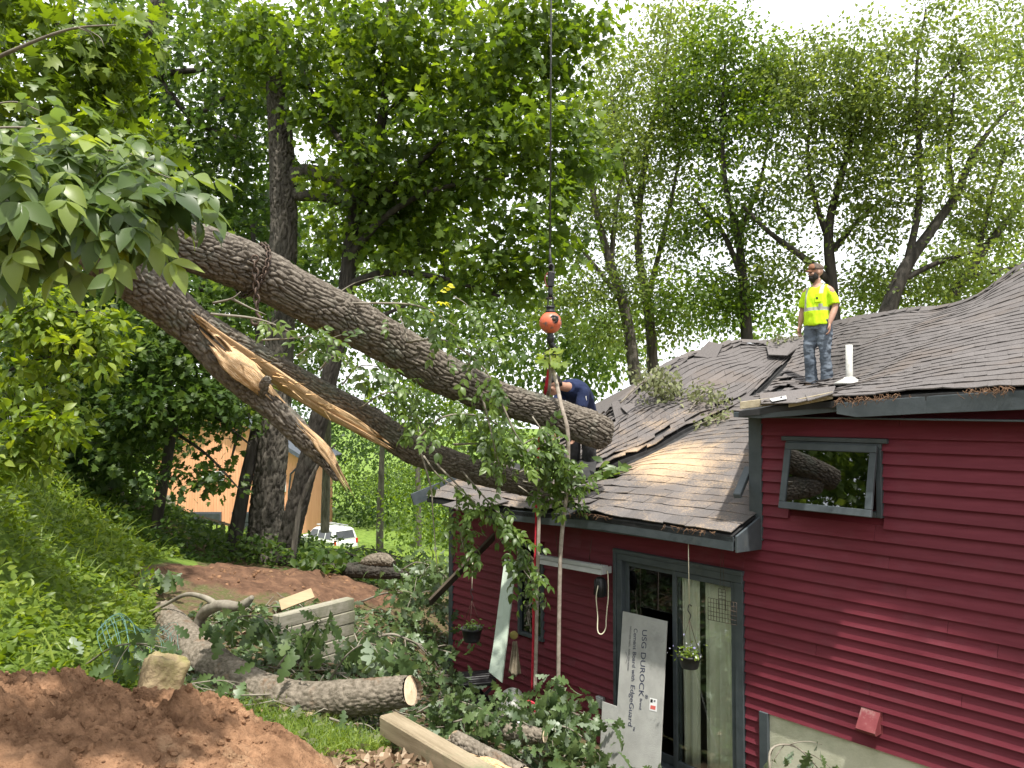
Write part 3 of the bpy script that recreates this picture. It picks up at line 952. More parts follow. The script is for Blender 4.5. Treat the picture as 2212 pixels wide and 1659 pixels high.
# lower eave
lp = [lroof(s, -.40)[0] for s in (-.15, .6, 1.4, 2.2, 3.0, 3.3)]
fascia("fascia", [(Vector(p) + Vector((0, 0, -.035)), .125) for p in lp], .1, .024, MT['trim'], house)
slab("eave_end", [W(-.172, -.40, 2.60), W(-.172, 0.0, 2.745), W(-.172, 0.0, 2.44), W(-.172, -.40, 2.455)], .022, MT['trim'], house)
slab("soffit", [W(-.15, -.38, 2.47), W(3.2, -.38, 2.42), W(3.2, .03, 2.42), W(-.15, .03, 2.47)], .015, MT['trim'], house)
bar("torn_rake_board", W(4.75, -.55, 2.50), W(4.55, .55, 2.86), .03, .16, MT['trim'], house)
slab("torn_felt", [P(955, 1093, 10.0), P(1060, 1064, 9.8), P(1100, 1085, 9.2), P(1010, 1108, 9.3)], .02, MT['shingle'], house)
slab("torn_felt", [P(1320, 872, 11.0), P(1345, 862, 11.1), P(1352, 905, 10.9), P(1330, 915, 10.8)], .02, MT['shingle'], house)
slab("torn_felt", [P(1340, 880, 10.95), P(1368, 868, 11.1), P(1392, 905, 10.8), P(1376, 915, 10.7)], .015, MT['shingle'], house)
slab("torn_felt", [P(1655, 745, 12.6), P(1728, 730, 12.5), P(1738, 742, 12.1), P(1700, 770, 12.0), P(1660, 768, 12.1)], .02, MT['shingle'], house)
slab("torn_felt", [P(1498, 770, 12.0), P(1530, 738, 12.2), P(1560, 745, 12.3), P(1545, 775, 12.0)], .02, MT['shingle'], house)
slab("torn_felt", [P(1245, 1000, 9.7), P(1290, 985, 9.8), P(1285, 1030, 9.5), P(1255, 1040, 9.4)], .02, MT['paper'], house)
slab("hole_lining", [P(1362, 868, 11.35), P(1452, 838, 11.5), P(1440, 880, 11.0), P(1372, 905, 10.9)], .02, MT['raw_wood'], house)

# --- sliding door
door = wbox("sliding_door", DS0, DS1, DZ1 - .07, DZ1 + .0, -.03, .07, MT['trim'], house)
for s0, s1 in [(DS0, DS0 + .085), (DS1 - .07, DS1)]:
    wbox("jamb", s0, s1, DZ0, DZ1 - .072, -.03, .07, MT['trim'], door)
wbox("casing", DS0 - .004, DS1 + .045, DZ1 + .002, DZ1 + .045, -.04, .02, MT['trim'], door)
wbox("casing", DS1 + .002, DS1 + .045, DZ0, DZ1, -.04, .02, MT['trim'], door)
wbox("sill", DS0, DS1, DZ0 - .06, DZ0 - .002, -.06, .1, MT['trim'], door)
mid = .79
for (a, b, q) in [(DS0 + .087, mid + .03, -.012), (mid - .03, DS1 - .072, .03)]:
    for s0, s1, z0, z1 in [(a, a + .05, DZ0, DZ1 - .075), (b - .05, b, DZ0, DZ1 - .075), (a + .052, b - .052, DZ1 - .13, DZ1 - .076), (a + .052, b - .052, DZ0, DZ0 + .09)]:
        wbox("sash_rail", s0, s1, z0, z1, q, q + .035, MT['trim'], door)
    wbox("pane", a + .05, b - .05, DZ0 + .09, DZ1 - .13, q + .014, q + .02, MT['glass'] if q < 0 else MT['glass_dark'], door, 0)
wbox("door_handle", DS1 - .115, DS1 - .09, 1.0, 1.22, -.01, .028, MT['paper'], door)


def curtain(s0, s1, z0, z1, q, amp, nf, seed, name="curtain", parent=None):
    n = 70; r = random.Random(seed)
    ph = r.uniform(0, 6)
    V = []; m = 9
    for i in range(n):
        t = i / (n - 1)
        for j in range(m):
            k = j / (m - 1)
            w = amp * (math.sin(t * nf * 6.28 + ph + .6 * math.sin(t * 9 + k)) + .4 * math.sin(t * nf * 14 + k * 1.3))
            V.append(W(s0 + (s1 - s0) * t, q + w, z0 + (z1 - z0) * k))
    Fs = [(i * m + j, (i + 1) * m + j, (i + 1) * m + j + 1, i * m + j + 1) for i in range(n - 1) for j in range(m - 1)]
    o = mesh(name, V, Fs, MT['curtain'], parent, True)
    so = o.modifiers.new("thickness", 'SOLIDIFY'); so.thickness = .003
    return o


tag(curtain(.10, .50, DZ0 + .02, DZ1 - .15, .10, .022, 3, 1), "cream curtain gathered behind the glass at the slate door frame", "curtain")
tag(curtain(.57, .76, DZ0 + .02, DZ1 - .15, .10, .02, 2, 2), "narrower cream curtain drawn beside the middle door rail", "curtain")

# --- upper awning window, its sash pushed out at the foot
win = wbox("awning_window", US0, US1, UZ1 - .045, UZ1, -.035, .06, MT['trim'], house)
for s0, s1, z0, z1 in [(US0, US0 + .045, UZ0, UZ1 - .047), (US1 - .045, US1, UZ0, UZ1 - .047), (US0 + .047, US1 - .047, UZ0, UZ0 + .045)]:
    wbox("window_frame", s0, s1, z0, z1, -.035, .06, MT['trim'], win)
wbox("window_casing", US0 - .05, US1 + .04, UZ1 + .002, UZ1 + .04, -.045, 0, MT['trim'], win)
wbox("inner_pane", US0 + .05, US1 - .05, UZ0 + .05, UZ1 - .05, .03, .034, MT['glass_dark'], win, 0)
hinge = W((US0 + US1) / 2, -.04, UZ1 - .02)
tilt = Matrix.Rotation(math.radians(-13), 3, 'X')
SR = WROT @ tilt
hw, hh = (US1 - US0) / 2 - .015, (UZ1 - UZ0) - .02
def sashbox(name, x0, x1, z0, z1, y0, y1, m, p):
    c = hinge + SR @ Vector(((x0 + x1) / 2, (y0 + y1) / 2, (z0 + z1) / 2))
    return box(name, c, (abs(x1 - x0), abs(y1 - y0), abs(z1 - z0)), m, p, SR, .004 if m is MT['trim'] else 0)
sash = sashbox("sash", -hw, hw, -.06, 0, -.035, 0, MT['trim'], win)
sashbox("sash_rail", -hw, hw, -hh, -hh + .06, -.035, 0, MT['trim'], win)
sashbox("sash_rail", -hw, -hw + .055, -hh + .061, -.061, -.035, 0, MT['trim'], win)
sashbox("sash_rail", hw - .055, hw, -hh + .061, -.061, -.035, 0, MT['trim'], win)
MT['glass_mir'] = glass_mat("sash_glass", (0.5, 0.56, 0.53), 0.35, 0.2)
sashbox("sash_pane", -hw + .056, hw - .056, -hh + .061, -.061, -.02, -.014, MT['glass_mir'], win)

# --- small window behind the leaning board
w2 = wbox("side_window", LS0, LS1, LZ1 - .04, LZ1, -.03, .05, MT['trim'], house)
for s0, s1, z0, z1 in [(LS0, LS0 + .04, LZ0, LZ1 - .042), (LS1 - .04, LS1, LZ0, LZ1 - .042), (LS0 + .042, LS1 - .042, LZ0, LZ0 + .04)]:
    wbox("window_frame", s0, s1, z0, z1, -.03, .05, MT['trim'], w2)
wbox("pane", LS0 + .042, LS1 - .042, LZ0 + .042, LZ1 - .042, .01, .015, MT['glass_dark'], w2, 0)

# --- vent hood, outlet, vent pipe
MT['hood'] = mat("red_hood", (0.15, 0.028, 0.034), (0.19, 0.045, 0.05), scale=12, rough=0.7, c3=(0.24, 0.15, 0.14), c3scale=6)
s, z = on_wall(1880, 1556, -.03)
def hw_(ds, dq, dz): return W(s + ds, dq, z + dz)
hood = mesh("vent_hood", [hw_(.075, -.005, .085), hw_(-.075, -.005, .085), hw_(-.075, -.12, -.06), hw_(.075, -.12, -.06), hw_(.075, -.005, -.085), hw_(-.075, -.005, -.085), hw_(-.075, -.1, -.085), hw_(.075, -.1, -.085)],
            [(0, 1, 2, 3), (3, 2, 6, 7), (0, 3, 7, 4), (1, 5, 6, 2), (4, 7, 6, 5)], MT['hood'], house)
hood.modifiers.new("thickness", 'SOLIDIFY').thickness = .004
wbox("flange", s - .09, s + .09, z - .1, z + .1, -.012, .0, MT['hood'], hood)
s, z = on_wall(1296, 1517, -.03)
ob = wbox("outlet_box", s - .05, s + .05, z - .06, z + .06, -.05, .0, MT['vinyl'], house)
wbox("outlet_cover", s - .03, s + .03, z - .045, z + .045, -.062, -.051, MT['pvc'], ob)
pb = P(1835, 826, 7.9)
tube("vent_pipe", [pb - Vector((0, 0, .25)), pb, P(1834, 745, 7.9)], .034, MT['pvc'], house, 16)
lathe("pipe_flashing", [(.0, .01), (.15, .0), (.14, .02), (.06, .06), (.05, .075), (.0, .075)], MT['pvc'], house, pb - Vector((0, 0, .02)), 18)
# ------------------------------------------------------------------ leaves
def leaf_tmpl(prof, fold=0.25, droop=0.25):
    """profile [(x, halfwidth)] -> verts (3 columns: left, rib, right) and quads"""
    p = np.array(prof, float); k = len(p)
    x, w = p[:, 0], p[:, 1]
    z = -droop * x * x
    L = np.column_stack([x, w, z + fold * w]); M = np.column_stack([x, 0 * w, z]); Rr = np.column_stack([x, -w, z + fold * w])
    V = np.vstack([L, M, Rr])
    Fs = []
    for i in range(k - 1):
        Fs.append((i, i + k, i + 1 + k, i + 1)); Fs.append((i + k, i + 2 * k, i + 1 + 2 * k, i + 1 + k))
    return V, np.array(Fs)


OVATE = leaf_tmpl([(0, .03), (.25, .26), (.6, .22), (1, .0)])
OVATE_HI = leaf_tmpl([(0, .02), (.12, .15), (.3, .255), (.5, .26), (.72, .18), (.9, .07), (1, .0)], .22, .3)
MAPLE = leaf_tmpl([(0, .1), (.12, .50), (.28, .26), (.5, .56), (.6, .22), (.78, .26), (1, .0)], .12, .2)
MAPLE_HI = leaf_tmpl([(0, .04), (.06, .30), (.16, .50), (.26, .24), (.38, .40), (.56, .60), (.58, .22), (.72, .17), (.80, .28), (.88, .09), (1.02, .0)], .14, .22)
OAK = leaf_tmpl([(0, .02), (.12, .05), (.20, .15), (.27, .16), (.33, .07), (.41, .24), (.50, .26), (.56, .10), (.65, .30), (.75, .28), (.80, .11), (.89, .17), (.97, .11), (1.01, 0)], .22, .42)
BLADE = leaf_tmpl([(0, .035), (.5, .03), (1, .0)], .3, .5)
SIMPLE = leaf_tmpl([(0, .05), (.45, .34), (1, .0)], .2, .2)


def unit(a): return a / (np.linalg.norm(a, axis=-1, keepdims=True) + 1e-9)


def leaf_arrays(tm, pos, axis, nrm, size, var):
    V0, F0 = tm
    x = unit(axis); z = unit(nrm - x * (nrm * x).sum(1, keepdims=True)); y = np.cross(z, x)
    V = pos[:, None] + size[:, None, None] * (V0[None, :, 0:1] * x[:, None] + V0[None, :, 1:2] * y[:, None] + V0[None, :, 2:3] * z[:, None])
    n, k = len(pos), len(V0)
    Fq = (F0[None] + (np.arange(n) * k)[:, None, None]).reshape(-1, 4)
    return V.reshape(-1, 3), Fq, np.repeat(var, k)


class Leaves:
    def __init__(s): s.V, s.F, s.A, s.n = [], [], [], 0
    def add(s, tm, pos, axis, nrm, size, var):
        V, Fq, a = leaf_arrays(tm, np.asarray(pos, float), np.asarray(axis, float), np.asarray(nrm, float), np.broadcast_to(np.asarray(size, float), (len(pos),)), np.asarray(var, float))
        s.V.append(V); s.F.append(Fq + s.n); s.A.append(a); s.n += len(V)
    def obj(s, name, m, parent=None):
        return mesh(name, np.vstack(s.V), np.vstack(s.F), m, parent, False, attrs={'var': np.concatenate(s.A)})


def compound(lv, pos, axis, nrm, size, var, pairs=3, tm=OVATE_HI, leaflet=0.36):
    """pinnate (ash / hickory) leaves: leaflets in pairs along the stalk and one at the tip"""
    pos, x = np.asarray(pos, float), unit(np.asarray(axis, float)); nrm = np.asarray(nrm, float)
    z = unit(nrm - x * (nrm * x).sum(1, keepdims=True)); y = np.cross(z, x)
    n = len(pos); size = np.broadcast_to(np.asarray(size, float), (n,))
    for k in range(pairs):
        t = 0.30 + 0.55 * k / max(1, pairs - 1)
        base = pos + x * (size * t)[:, None] - z * (size * 0.22 * t * t)[:, None]
        for sg in (-1, 1):
            ax = x * 0.62 + y * sg * 0.8 - z * 0.3 + rng.normal(0, .16, (n, 3))
            lv.add(tm, base, ax, z + y * sg * 0.2 + rng.normal(0, .28, (n, 3)), size * leaflet * (0.85 + 0.2 * k / pairs) * rng.uniform(.85, 1.15, n), np.clip(var + rng.normal(0, .06, n), 0, 1))
    base = pos + x * (size * .86)[:, None] - z * (size * .17)[:, None]
    lv.add(tm, base, x - z * .4 + rng.normal(0, .14, (n, 3)), z + rng.normal(0, .2, (n, 3)), size * leaflet * 1.15, np.clip(var + rng.normal(0, .06, n), 0, 1))


MT['lf_ash'] = leaf_mat("ash_leaf", [(0, (0.05, 0.085, 0.022)), (.5, (0.085, 0.14, 0.03)), (1, (0.15, 0.22, 0.045))], 0.42, 0.38, 0.4, back=(0.16, 0.21, 0.12))
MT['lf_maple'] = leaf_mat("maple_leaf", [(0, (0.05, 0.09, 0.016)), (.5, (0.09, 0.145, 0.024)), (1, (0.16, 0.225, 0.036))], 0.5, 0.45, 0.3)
MT['lf_maple_dark'] = leaf_mat("shade_maple_leaf", [(0, (0.036, 0.07, 0.018)), (.5, (0.066, 0.115, 0.026)), (1, (0.12, 0.175, 0.038))], 0.48, 0.45, 0.3)  # darker maple leaf; its tone stands in for shade in the far wood
MT['lf_bright'] = leaf_mat("understory_leaf", [(0, (0.075, 0.12, 0.02)), (.5, (0.135, 0.20, 0.03)), (1, (0.24, 0.30, 0.05))], 0.45, 0.42, 0.35)
MT['lf_oak'] = leaf_mat("oak_leaf", [(0, (0.05, 0.085, 0.032)), (.5, (0.09, 0.14, 0.05)), (1, (0.155, 0.21, 0.08))], 0.28, 0.4, 0.4, back=(0.20, 0.25, 0.17))
MT['lf_far'] = leaf_mat("distant_leaf", [(0, (0.045, 0.08, 0.02)), (.5, (0.085, 0.135, 0.03)), (1, (0.15, 0.205, 0.045))], 0.48, 0.5, 0.25)
MT['lf_locust'] = leaf_mat("locust_leaf", [(0, (0.075, 0.11, 0.027)), (.5, (0.125, 0.175, 0.04)), (1, (0.20, 0.245, 0.062))], 0.48, 0.5, 0.25)
MT['lf_dry'] = leaf_mat("dry_leaf", [(0, (0.10, 0.062, 0.036)), (.5, (0.24, 0.165, 0.105)), (1, (0.42, 0.33, 0.24))], 0.15, 0.7, 0.15)
MT['lf_wilt'] = leaf_mat("wilted_leaf", [(0, (0.11, 0.12, 0.06)), (.5, (0.17, 0.19, 0.09)), (1, (0.26, 0.27, 0.15))], 0.25, 0.6, 0.2)
# ------------------------------------------------------------------ the lifted, forked ash trunk
def trunk_pts(ctrl, n):
    """ctrl (u, v, Y, width on the print) -> smooth points and radii"""
    p = catmull([tuple(P(u, v, y)) for u, v, y, w in ctrl], n)
    r = catmull([[w * y / F / 2] for u, v, y, w in ctrl], n)[:, 0]
    return p, r


def bark_trunk(name, p, r, m, parent, sides=130, depth=0.02, cell=(0.13, 0.045), seed=0, lump=0.04, open_end=False, endcap=True):
    n = len(p)
    seg = np.linalg.norm(np.diff(p, axis=0), axis=1); arc = np.concatenate([[0], np.cumsum(seg)])
    nc = max(7, int(2 * np.pi * r.mean() / cell[1]))
    V, Fq = tube_arrays(p, np.ones(n), sides)
    D = V.reshape(n, sides, 3) - p[:, None]
    th = np.linspace(0, nc, sides, endpoint=False)[None] + np.zeros((n, 1))
    al = (arc / cell[0])[:, None] + np.zeros((1, sides))
    q = D * r[:, None, None] + p[:, None]
    wn1 = fbm(q * 5 + seed, 3); wn2 = fbm(q * 5 + seed + 40, 3)
    e, idv = voro_edge(np.clip(al + wn1 * 0.55, 0, None), (th + wn2 * 0.55) % nc, int(al.max()) + 3, nc, seed)
    h = sstep(0.03, 0.26, e)
    fine = fbm(q * np.array([38, 38, 38]), 3)
    low = fbm(q * 2.2 + seed * 3, 3)
    rad = r[:, None] * (1 + lump * low) + depth * (h - 0.75) + depth * 0.35 * (idv - .7) * h + depth * 0.16 * fine
    V = p[:, None] + D * rad[..., None]
    V = V.reshape(-1, 3)
    if endcap:
        ks = []
        for end, sgn in ((0, -1), (n - 1, 1)):
            t = p[end] - p[end - 1] if end else p[0] - p[1]
            t = t / np.linalg.norm(t)
            base = end * sides
            ring = V[base:base + sides]
            prev = np.arange(base, base + sides)
            for f, o in ((.7, .05), (.35, .075), (.02, .08)):
                c = p[end] + t * o * r[end] * 4 * (0.35 if open_end else 1)
                nr = c + (ring - p[end]) * f + t * (fbm(ring * 9 * f + 3, 2) * .03)[:, None]
                st = len(V); V = np.vstack([V, nr])
                cur = np.arange(st, st + sides)
                a, b = prev, np.roll(prev, -1); c2, d2 = np.roll(cur, -1), cur
                ks.append(np.stack([a, b, c2, d2] if sgn > 0 else [b, a, d2, c2], -1)); prev = cur
        Fq = np.vstack([Fq] + ks)
    return mesh(name, V, Fq, m, parent, True)


def fiber_mat(name, c1, c2, c3):
    m = bpy.data.materials.new(name); m.use_nodes = True
    nt = m.node_tree; N, L = nt.nodes, nt.links; b = N['Principled BSDF']
    b.inputs['Roughness'].default_value = 0.65; b.inputs['Specular IOR Level'].default_value = 0.25
    fa, fc = N.new('ShaderNodeAttribute'), N.new('ShaderNodeAttribute'); fa.attribute_name, fc.attribute_name = 'fa', 'fc'
    cb = N.new('ShaderNodeCombineXYZ'); L.new(fa.outputs['Fac'], cb.inputs[0]); L.new(fc.outputs['Fac'], cb.inputs[1])
    no = N.new('ShaderNodeTexNoise'); no.inputs['Scale'].default_value = 4; no.inputs['Detail'].default_value = 7; L.new(cb.outputs[0], no.inputs['Vector'])
    r = N.new('ShaderNodeValToRGB'); e = r.color_ramp.elements; e.new(.5)
    for i, (p_, c) in enumerate([(.3, c1), (.5, c2), (.7, c3)]): e[i].position = p_; e[i].color = rgb(c)
    L.new(no.outputs['Fac'], r.inputs['Fac']); L.new(r.outputs['Color'], b.inputs['Base Color'])
    bp = N.new('ShaderNodeBump'); bp.inputs['Strength'].default_value = .7; bp.inputs['Distance'].default_value = .015
    L.new(no.outputs['Fac'], bp.inputs['Height']); L.new(bp.outputs['Normal'], b.inputs['Normal'])
    return m


MT['fiber'] = fiber_mat("torn_fibres", (0.42, 0.23, 0.11), (0.64, 0.42, 0.23), (0.78, 0.60, 0.40))


def torn(name, ctrl, parent, flat=0.45, n=90, sides=26, seed=0, facing=None, m=None):
    """long splintered sliver: fibres run along it, both ends feather out"""
    p, r = trunk_pts(ctrl, n)
    if facing is None: facing = (0, -1, 0.2)
    V, Fq = tube_arrays(p, np.ones(n), sides, ref=facing)
    D = V.reshape(n, sides, 3) - p[:, None]
    f = np.array(facing) / np.linalg.norm(facing)
    comp = (D * f).sum(-1, keepdims=True)
    D = D - f * comp * (1 - flat)
    ang = np.linspace(0, 1, sides, endpoint=False)
    G = np.stack([np.broadcast_to(np.cos(ang * 6.283) * 5 + seed, (n, sides)), np.broadcast_to(np.sin(ang * 6.283) * 5, (n, sides)), np.broadcast_to((np.arange(n) / n * 2.2)[:, None], (n, sides))], -1)
    w = 1 + 0.30 * fbm(G, 3) + 0.12 * fbm(G * np.array([3, 3, 1.5]), 2)
    t = np.arange(n) / (n - 1)
    V = p[:, None] + D * (r[:, None] * w)[..., None]
    # feathered ends: every fibre ends at its own length
    dirn = np.gradient(p, axis=0); dirn /= np.linalg.norm(dirn, axis=1)[:, None]
    fl = (fbm(G * np.array([2.2, 2.2, 0]) + 7, 2)) * 0.34
    V += dirn[:, None] * (fl * (sstep(.75, 1, t) + sstep(.25, 0, t))[:, None] * 0.8)[..., None]
    fa = np.broadcast_to((t * 3)[:, None], (n, sides)).ravel(); fc = np.broadcast_to((np.abs(ang - .5) * 30)[None], (n, sides)).ravel()
    return mesh(name, V.reshape(-1, 3), Fq, m or MT['fiber'], parent, True, attrs={'fa': fa, 'fc': fc})


ash = thing("fallen_ash_tree", "huge forked ash trunk with furrowed bark hanging over the yard and roof", "tree trunk", P(300, 560, 5.8))
UPPER = [(150, 455, 5.2, 112), (290, 492, 5.65, 108), (416, 534, 6.1, 102), (545, 583, 6.6, 106), (700, 664, 7.0, 97), (764, 697, 7.2, 96), (860, 752, 7.45, 90), (956, 808, 7.7, 84), (1050, 850, 7.95, 74), (1120, 872, 8.15, 66), (1195, 895, 8.35, 66), (1270, 923, 8.5, 74), (1305, 938, 8.6, 66)]
LOWER = [(200, 520, 5.45, 104), (255, 570, 5.62, 102), (347, 645, 5.95, 94), (416, 702, 6.2, 82), (500, 745, 6.5, 62), (600, 797, 6.9, 52), (694, 848, 7.2, 50), (800, 908, 7.55, 54), (887, 968, 7.85, 60), (980, 1002, 8.15, 54), (1061, 1027, 8.4, 51), (1180, 1057, 8.8, 46)]
p, r = trunk_pts(UPPER, 620)
UPP, UPR = p, r
bark_trunk("upper_stem", p, r, MT['bark_hero'], ash, 190, 0.031, (0.15, 0.034), 1)
p, r = trunk_pts(LOWER, 560)
LOP, LOR = p, r
bark_trunk("lower_stem", p, r, MT['bark_hero'], ash, 130, 0.026, (0.13, 0.03), 2)
LIMB = [(410, 710, 6.15, 58), (480, 784, 6.28, 66), (525, 824, 6.38, 62), (590, 880, 6.48, 54), (655, 945, 6.58, 46), (694, 988, 6.65, 30), (728, 1034, 6.7, 12)]
p, r = trunk_pts(LIMB, 240)
bark_trunk("broken_limb", p, r, MT['bark_hero'], ash, 100, 0.021, (0.12, 0.03), 3)
# torn wood: along the belly of the lower stem, on the limb's shoulder, and at its broken tip
torn("torn_wood", [(436, 697, 6.02, 12), (480, 732, 6.2, 26), (556, 784, 6.5, 34), (625, 832, 6.78, 34), (694, 876, 7.02, 32), (746, 906, 7.2, 34), (790, 933, 7.36, 26), (810, 945, 7.42, 10)], ash, .5, seed=1, facing=(-.25, -1, -.35))
torn("torn_wood", [(470, 748, 6.08, 22), (492, 770, 6.10, 42), (520, 795, 6.16, 46), (548, 820, 6.24, 42), (570, 842, 6.32, 24)], ash, .35, seed=4, facing=(.3, -1, .3))
torn("torn_wood", [(668, 936, 6.46, 12), (690, 958, 6.5, 20), (714, 990, 6.55, 20), (736, 1030, 6.6, 10)], ash, .4, n=50, seed=7, facing=(.3, -1, .3))
torn("torn_wood", [(600, 836, 6.75, 8), (650, 862, 6.88, 16), (720, 902, 7.08, 18), (790, 940, 7.3, 10)], ash, .3, n=60, seed=9, facing=(-.3, -1, -.6))
for k in range(26):                                                   # loose splinters in the tear
    t = R.random()
    a = P(480 + 250 * t + R.uniform(-8, 8), 742 + 150 * t + R.uniform(-10, 16), 6.14 + .95 * t)
    d = Vector((.3 + R.uniform(-.1, .35), R.uniform(-.3, .05), -.22 + R.uniform(-.25, .22))).normalized()
    tube("splinter", [a, a + d * R.uniform(.06, .16)], [.007, .001], MT['wood_fresh'], ash, 4, smooth=False)
p, r = trunk_pts([(566, 858, 6.38, 22), (568, 836, 6.28, 22), (578, 818, 6.22, 16)], 40)   # bark stub at the shoulder
bark_trunk("bark_stub", p, r, MT['bark_hero'], ash, 40, 0.012, (0.06, 0.03), 5)

# knob on the upper stem and chips of pale inner bark near the cut end
tw = Bag(); ash_leaf = Leaves()


def shoot(path, r0, lv, nleaf, size, spread_, tm_pairs=3, start=.25, bag=None, droop=0.0, var=(.5, .22), down=.25):
    """a twig with pinnate leaves; path of (u,v,Y)"""
    pts = catmull([tuple(P(*c)) for c in path], 16)
    if bag is not None: bag.tube(pts, np.linspace(r0, r0 * .3, 16), 6)
    t = start + (1 - start) * rng.random(nleaf)
    i = np.clip((t * 15).astype(int), 0, 14)
    pos = pts[i] + (pts[i + 1] - pts[i]) * (t * 15 - i)[:, None]
    dirn = unit(pts[i + 1] - pts[i])
    ax = dirn * .7 + rng.normal(0, 1, (nleaf, 3)) * np.array([.8, .8, .5]) - np.array([0, 0, down])
    nr = np.array([0, -.25, 1]) + rng.normal(0, .35, (nleaf, 3))
    pos = pos + rng.normal(0, spread_, (nleaf, 3))
    compound(lv, pos, ax, nr, size * rng.uniform(.75, 1.2, nleaf), np.clip(rng.normal(var[0], var[1], nleaf), 0, 1), tm_pairs)


# twigs and leaves still growing on the stems
SH = [([(760, 655, 7.0), (900, 660, 6.9), (985, 705, 6.9)], .012, 14, .22), ([(720, 640, 7.2), (770, 610, 7.3), (830, 595, 7.4)], .007, 6, .2),
      ([(880, 738, 7.1), (960, 735, 7.0), (1040, 790, 6.95), (1075, 850, 7.0)], .014, 22, .24), ([(1010, 790, 7.4), (1050, 740, 7.3), (1090, 760, 7.4)], .009, 18, .22),
      ([(1040, 850, 7.4), (1060, 930, 7.2), (1080, 1010, 7.2)], .01, 18, .23), ([(980, 640, 7.5), (1010, 660, 7.5), (1030, 700, 7.5)], .006, 9, .22),
      ([(900, 950, 7.6), (960, 900, 7.5), (1040, 900, 7.5), (1110, 940, 7.5)], .014, 26, .25), ([(980, 960, 7.7), (1060, 960, 7.5), (1140, 990, 7.5)], .012, 28, .25),
      ([(1050, 1020, 7.9), (1130, 960, 7.8), (1190, 930, 7.8)], .012, 26, .25), ([(1100, 1030, 8.0), (1180, 1000, 7.9), (1240, 1020, 7.9)], .012, 28, .25),
      ([(1130, 1040, 8.2), (1190, 1050, 8.0), (1250, 1040, 8.0)], .01, 22, .24), ([(780, 880, 7.1), (830, 850, 7.0), (890, 850, 7.0)], .01, 15, .24),
      ([(740, 830, 6.9), (780, 790, 6.8), (850, 800, 6.8)], .009, 12, .25), ([(860, 930, 7.3), (890, 900, 7.2), (920, 930, 7.1)], .009, 14, .24),
      ([(640, 770, 6.6), (680, 745, 6.6), (745, 720, 6.6)], .008, 10, .22), ([(555, 735, 6.4), (640, 730, 6.3), (690, 720, 6.3)], .008, 5, .22),
      ([(940, 1000, 7.7), (1000, 1060, 7.6), (1040, 1110, 7.5)], .012, 20, .25), ([(1000, 1020, 7.8), (1060, 1090, 7.6), (1100, 1140, 7.5), (1150, 1250, 7.4)], .012, 26, .24),
      ([(985, 1050, 7.7), (990, 1130, 7.6), (1010, 1220, 7.5)], .009, 22, .23), ([(1120, 1050, 8.3), (1170, 1080, 8.1), (1230, 1080, 8.1)], .009, 16, .23),
      ([(1060, 1080, 7.7), (1110, 1160, 7.5), (1120, 1230, 7.45)], .008, 12, .22), ([(1130, 1230, 7.4), (1160, 1270, 7.35)], .006, 8, .2), ([(1150, 900, 7.9), (1190, 960, 7.8), (1200, 1010, 7.8)], .009, 22, .24)]
for path, r0, nl, sz in SH:
    shoot(path, r0, ash_leaf, int(nl * 1.25), sz * .92, .05, 3, bag=tw)
for c in [[(460, 655, 5.95), (500, 645, 5.9), (520, 630, 5.9)], [(455, 678, 6.0), (560, 690, 6.2), (640, 725, 6.35), (700, 765, 6.5)], [(500, 645, 5.9), (540, 665, 6.0), (575, 680, 6.1)],
          [(915, 985, 7.6), (950, 1030, 7.5), (1010, 1070, 7.5), (1080, 1150, 7.45)], [(900, 950, 7.4), (930, 1050, 7.4), (935, 1110, 7.4), (945, 1240, 7.4)], [(690, 800, 6.9), (720, 770, 6.85), (760, 790, 6.8)],
          [(1040, 850, 7.3), (1065, 950, 7.2), (1070, 990, 7.2)], [(1075, 850, 7.0), (1110, 930, 7.0), (1130, 960, 7.1)], [(880, 738, 7.1), (870, 700, 7.2), (850, 650, 7.3)]]:
    pts = catmull([tuple(P(*q)) for q in c], 14); tw.tube(pts, np.linspace(.011, .003, 14), 6)
shoot([(545, 690, 6.2), (580, 700, 6.2), (600, 690, 6.2)], .005, ash_leaf, 4, .2, .03, bag=tw, var=(.7, .1))
tw.obj("twigs", MT['twig'], ash, True)
ash_leaf.obj("foliage", MT['lf_ash'], ash)
yl = Leaves(); shoot([(925, 665, 7.0), (945, 655, 7.0)], .004, yl, 3, .15, .02, var=(.95, .03)); yl.obj("yellow_leaves", leaf_mat("yellowed_leaf", [(0, (.35, .38, .02)), (1, (.5, .48, .03))], .4), ash)

# ------------------------------------------------------------------ chain and grab hook round the upper stem
MT['iron'] = mat("rusty_iron", (0.045, 0.035, 0.03), (0.11, 0.075, 0.055), scale=30, rough=0.6, metal=0.6, spec=0.4, bump=.3)
MT['steel'] = mat("greased_steel", (0.02, 0.02, 0.021), (0.05, 0.05, 0.052), scale=20, rough=0.45, metal=0.7, spec=0.5, bump=.2)
chain = thing("lifting_chain", "rusty chain wrapped round the upper ash stem with a hook hanging", "chain", P(548, 650, 6.2))


def link(c, ax, side, L, rr, parent):
    ax, side = Vector(ax).normalized(), Vector(side)
    side = (side - ax * side.dot(ax)).normalized()
    pts = []
    for k in range(12):
        a = 2 * math.pi * k / 12
        pts.append(Vector(c) + ax * (math.cos(a) * L * .5) + side * (math.sin(a) * L * .30))
    pts.append(pts[0]); 
    b = Bag(); b.tube(np.array(pts), rr, 6)
    return b.obj("chain_link", MT['iron'], parent, True)


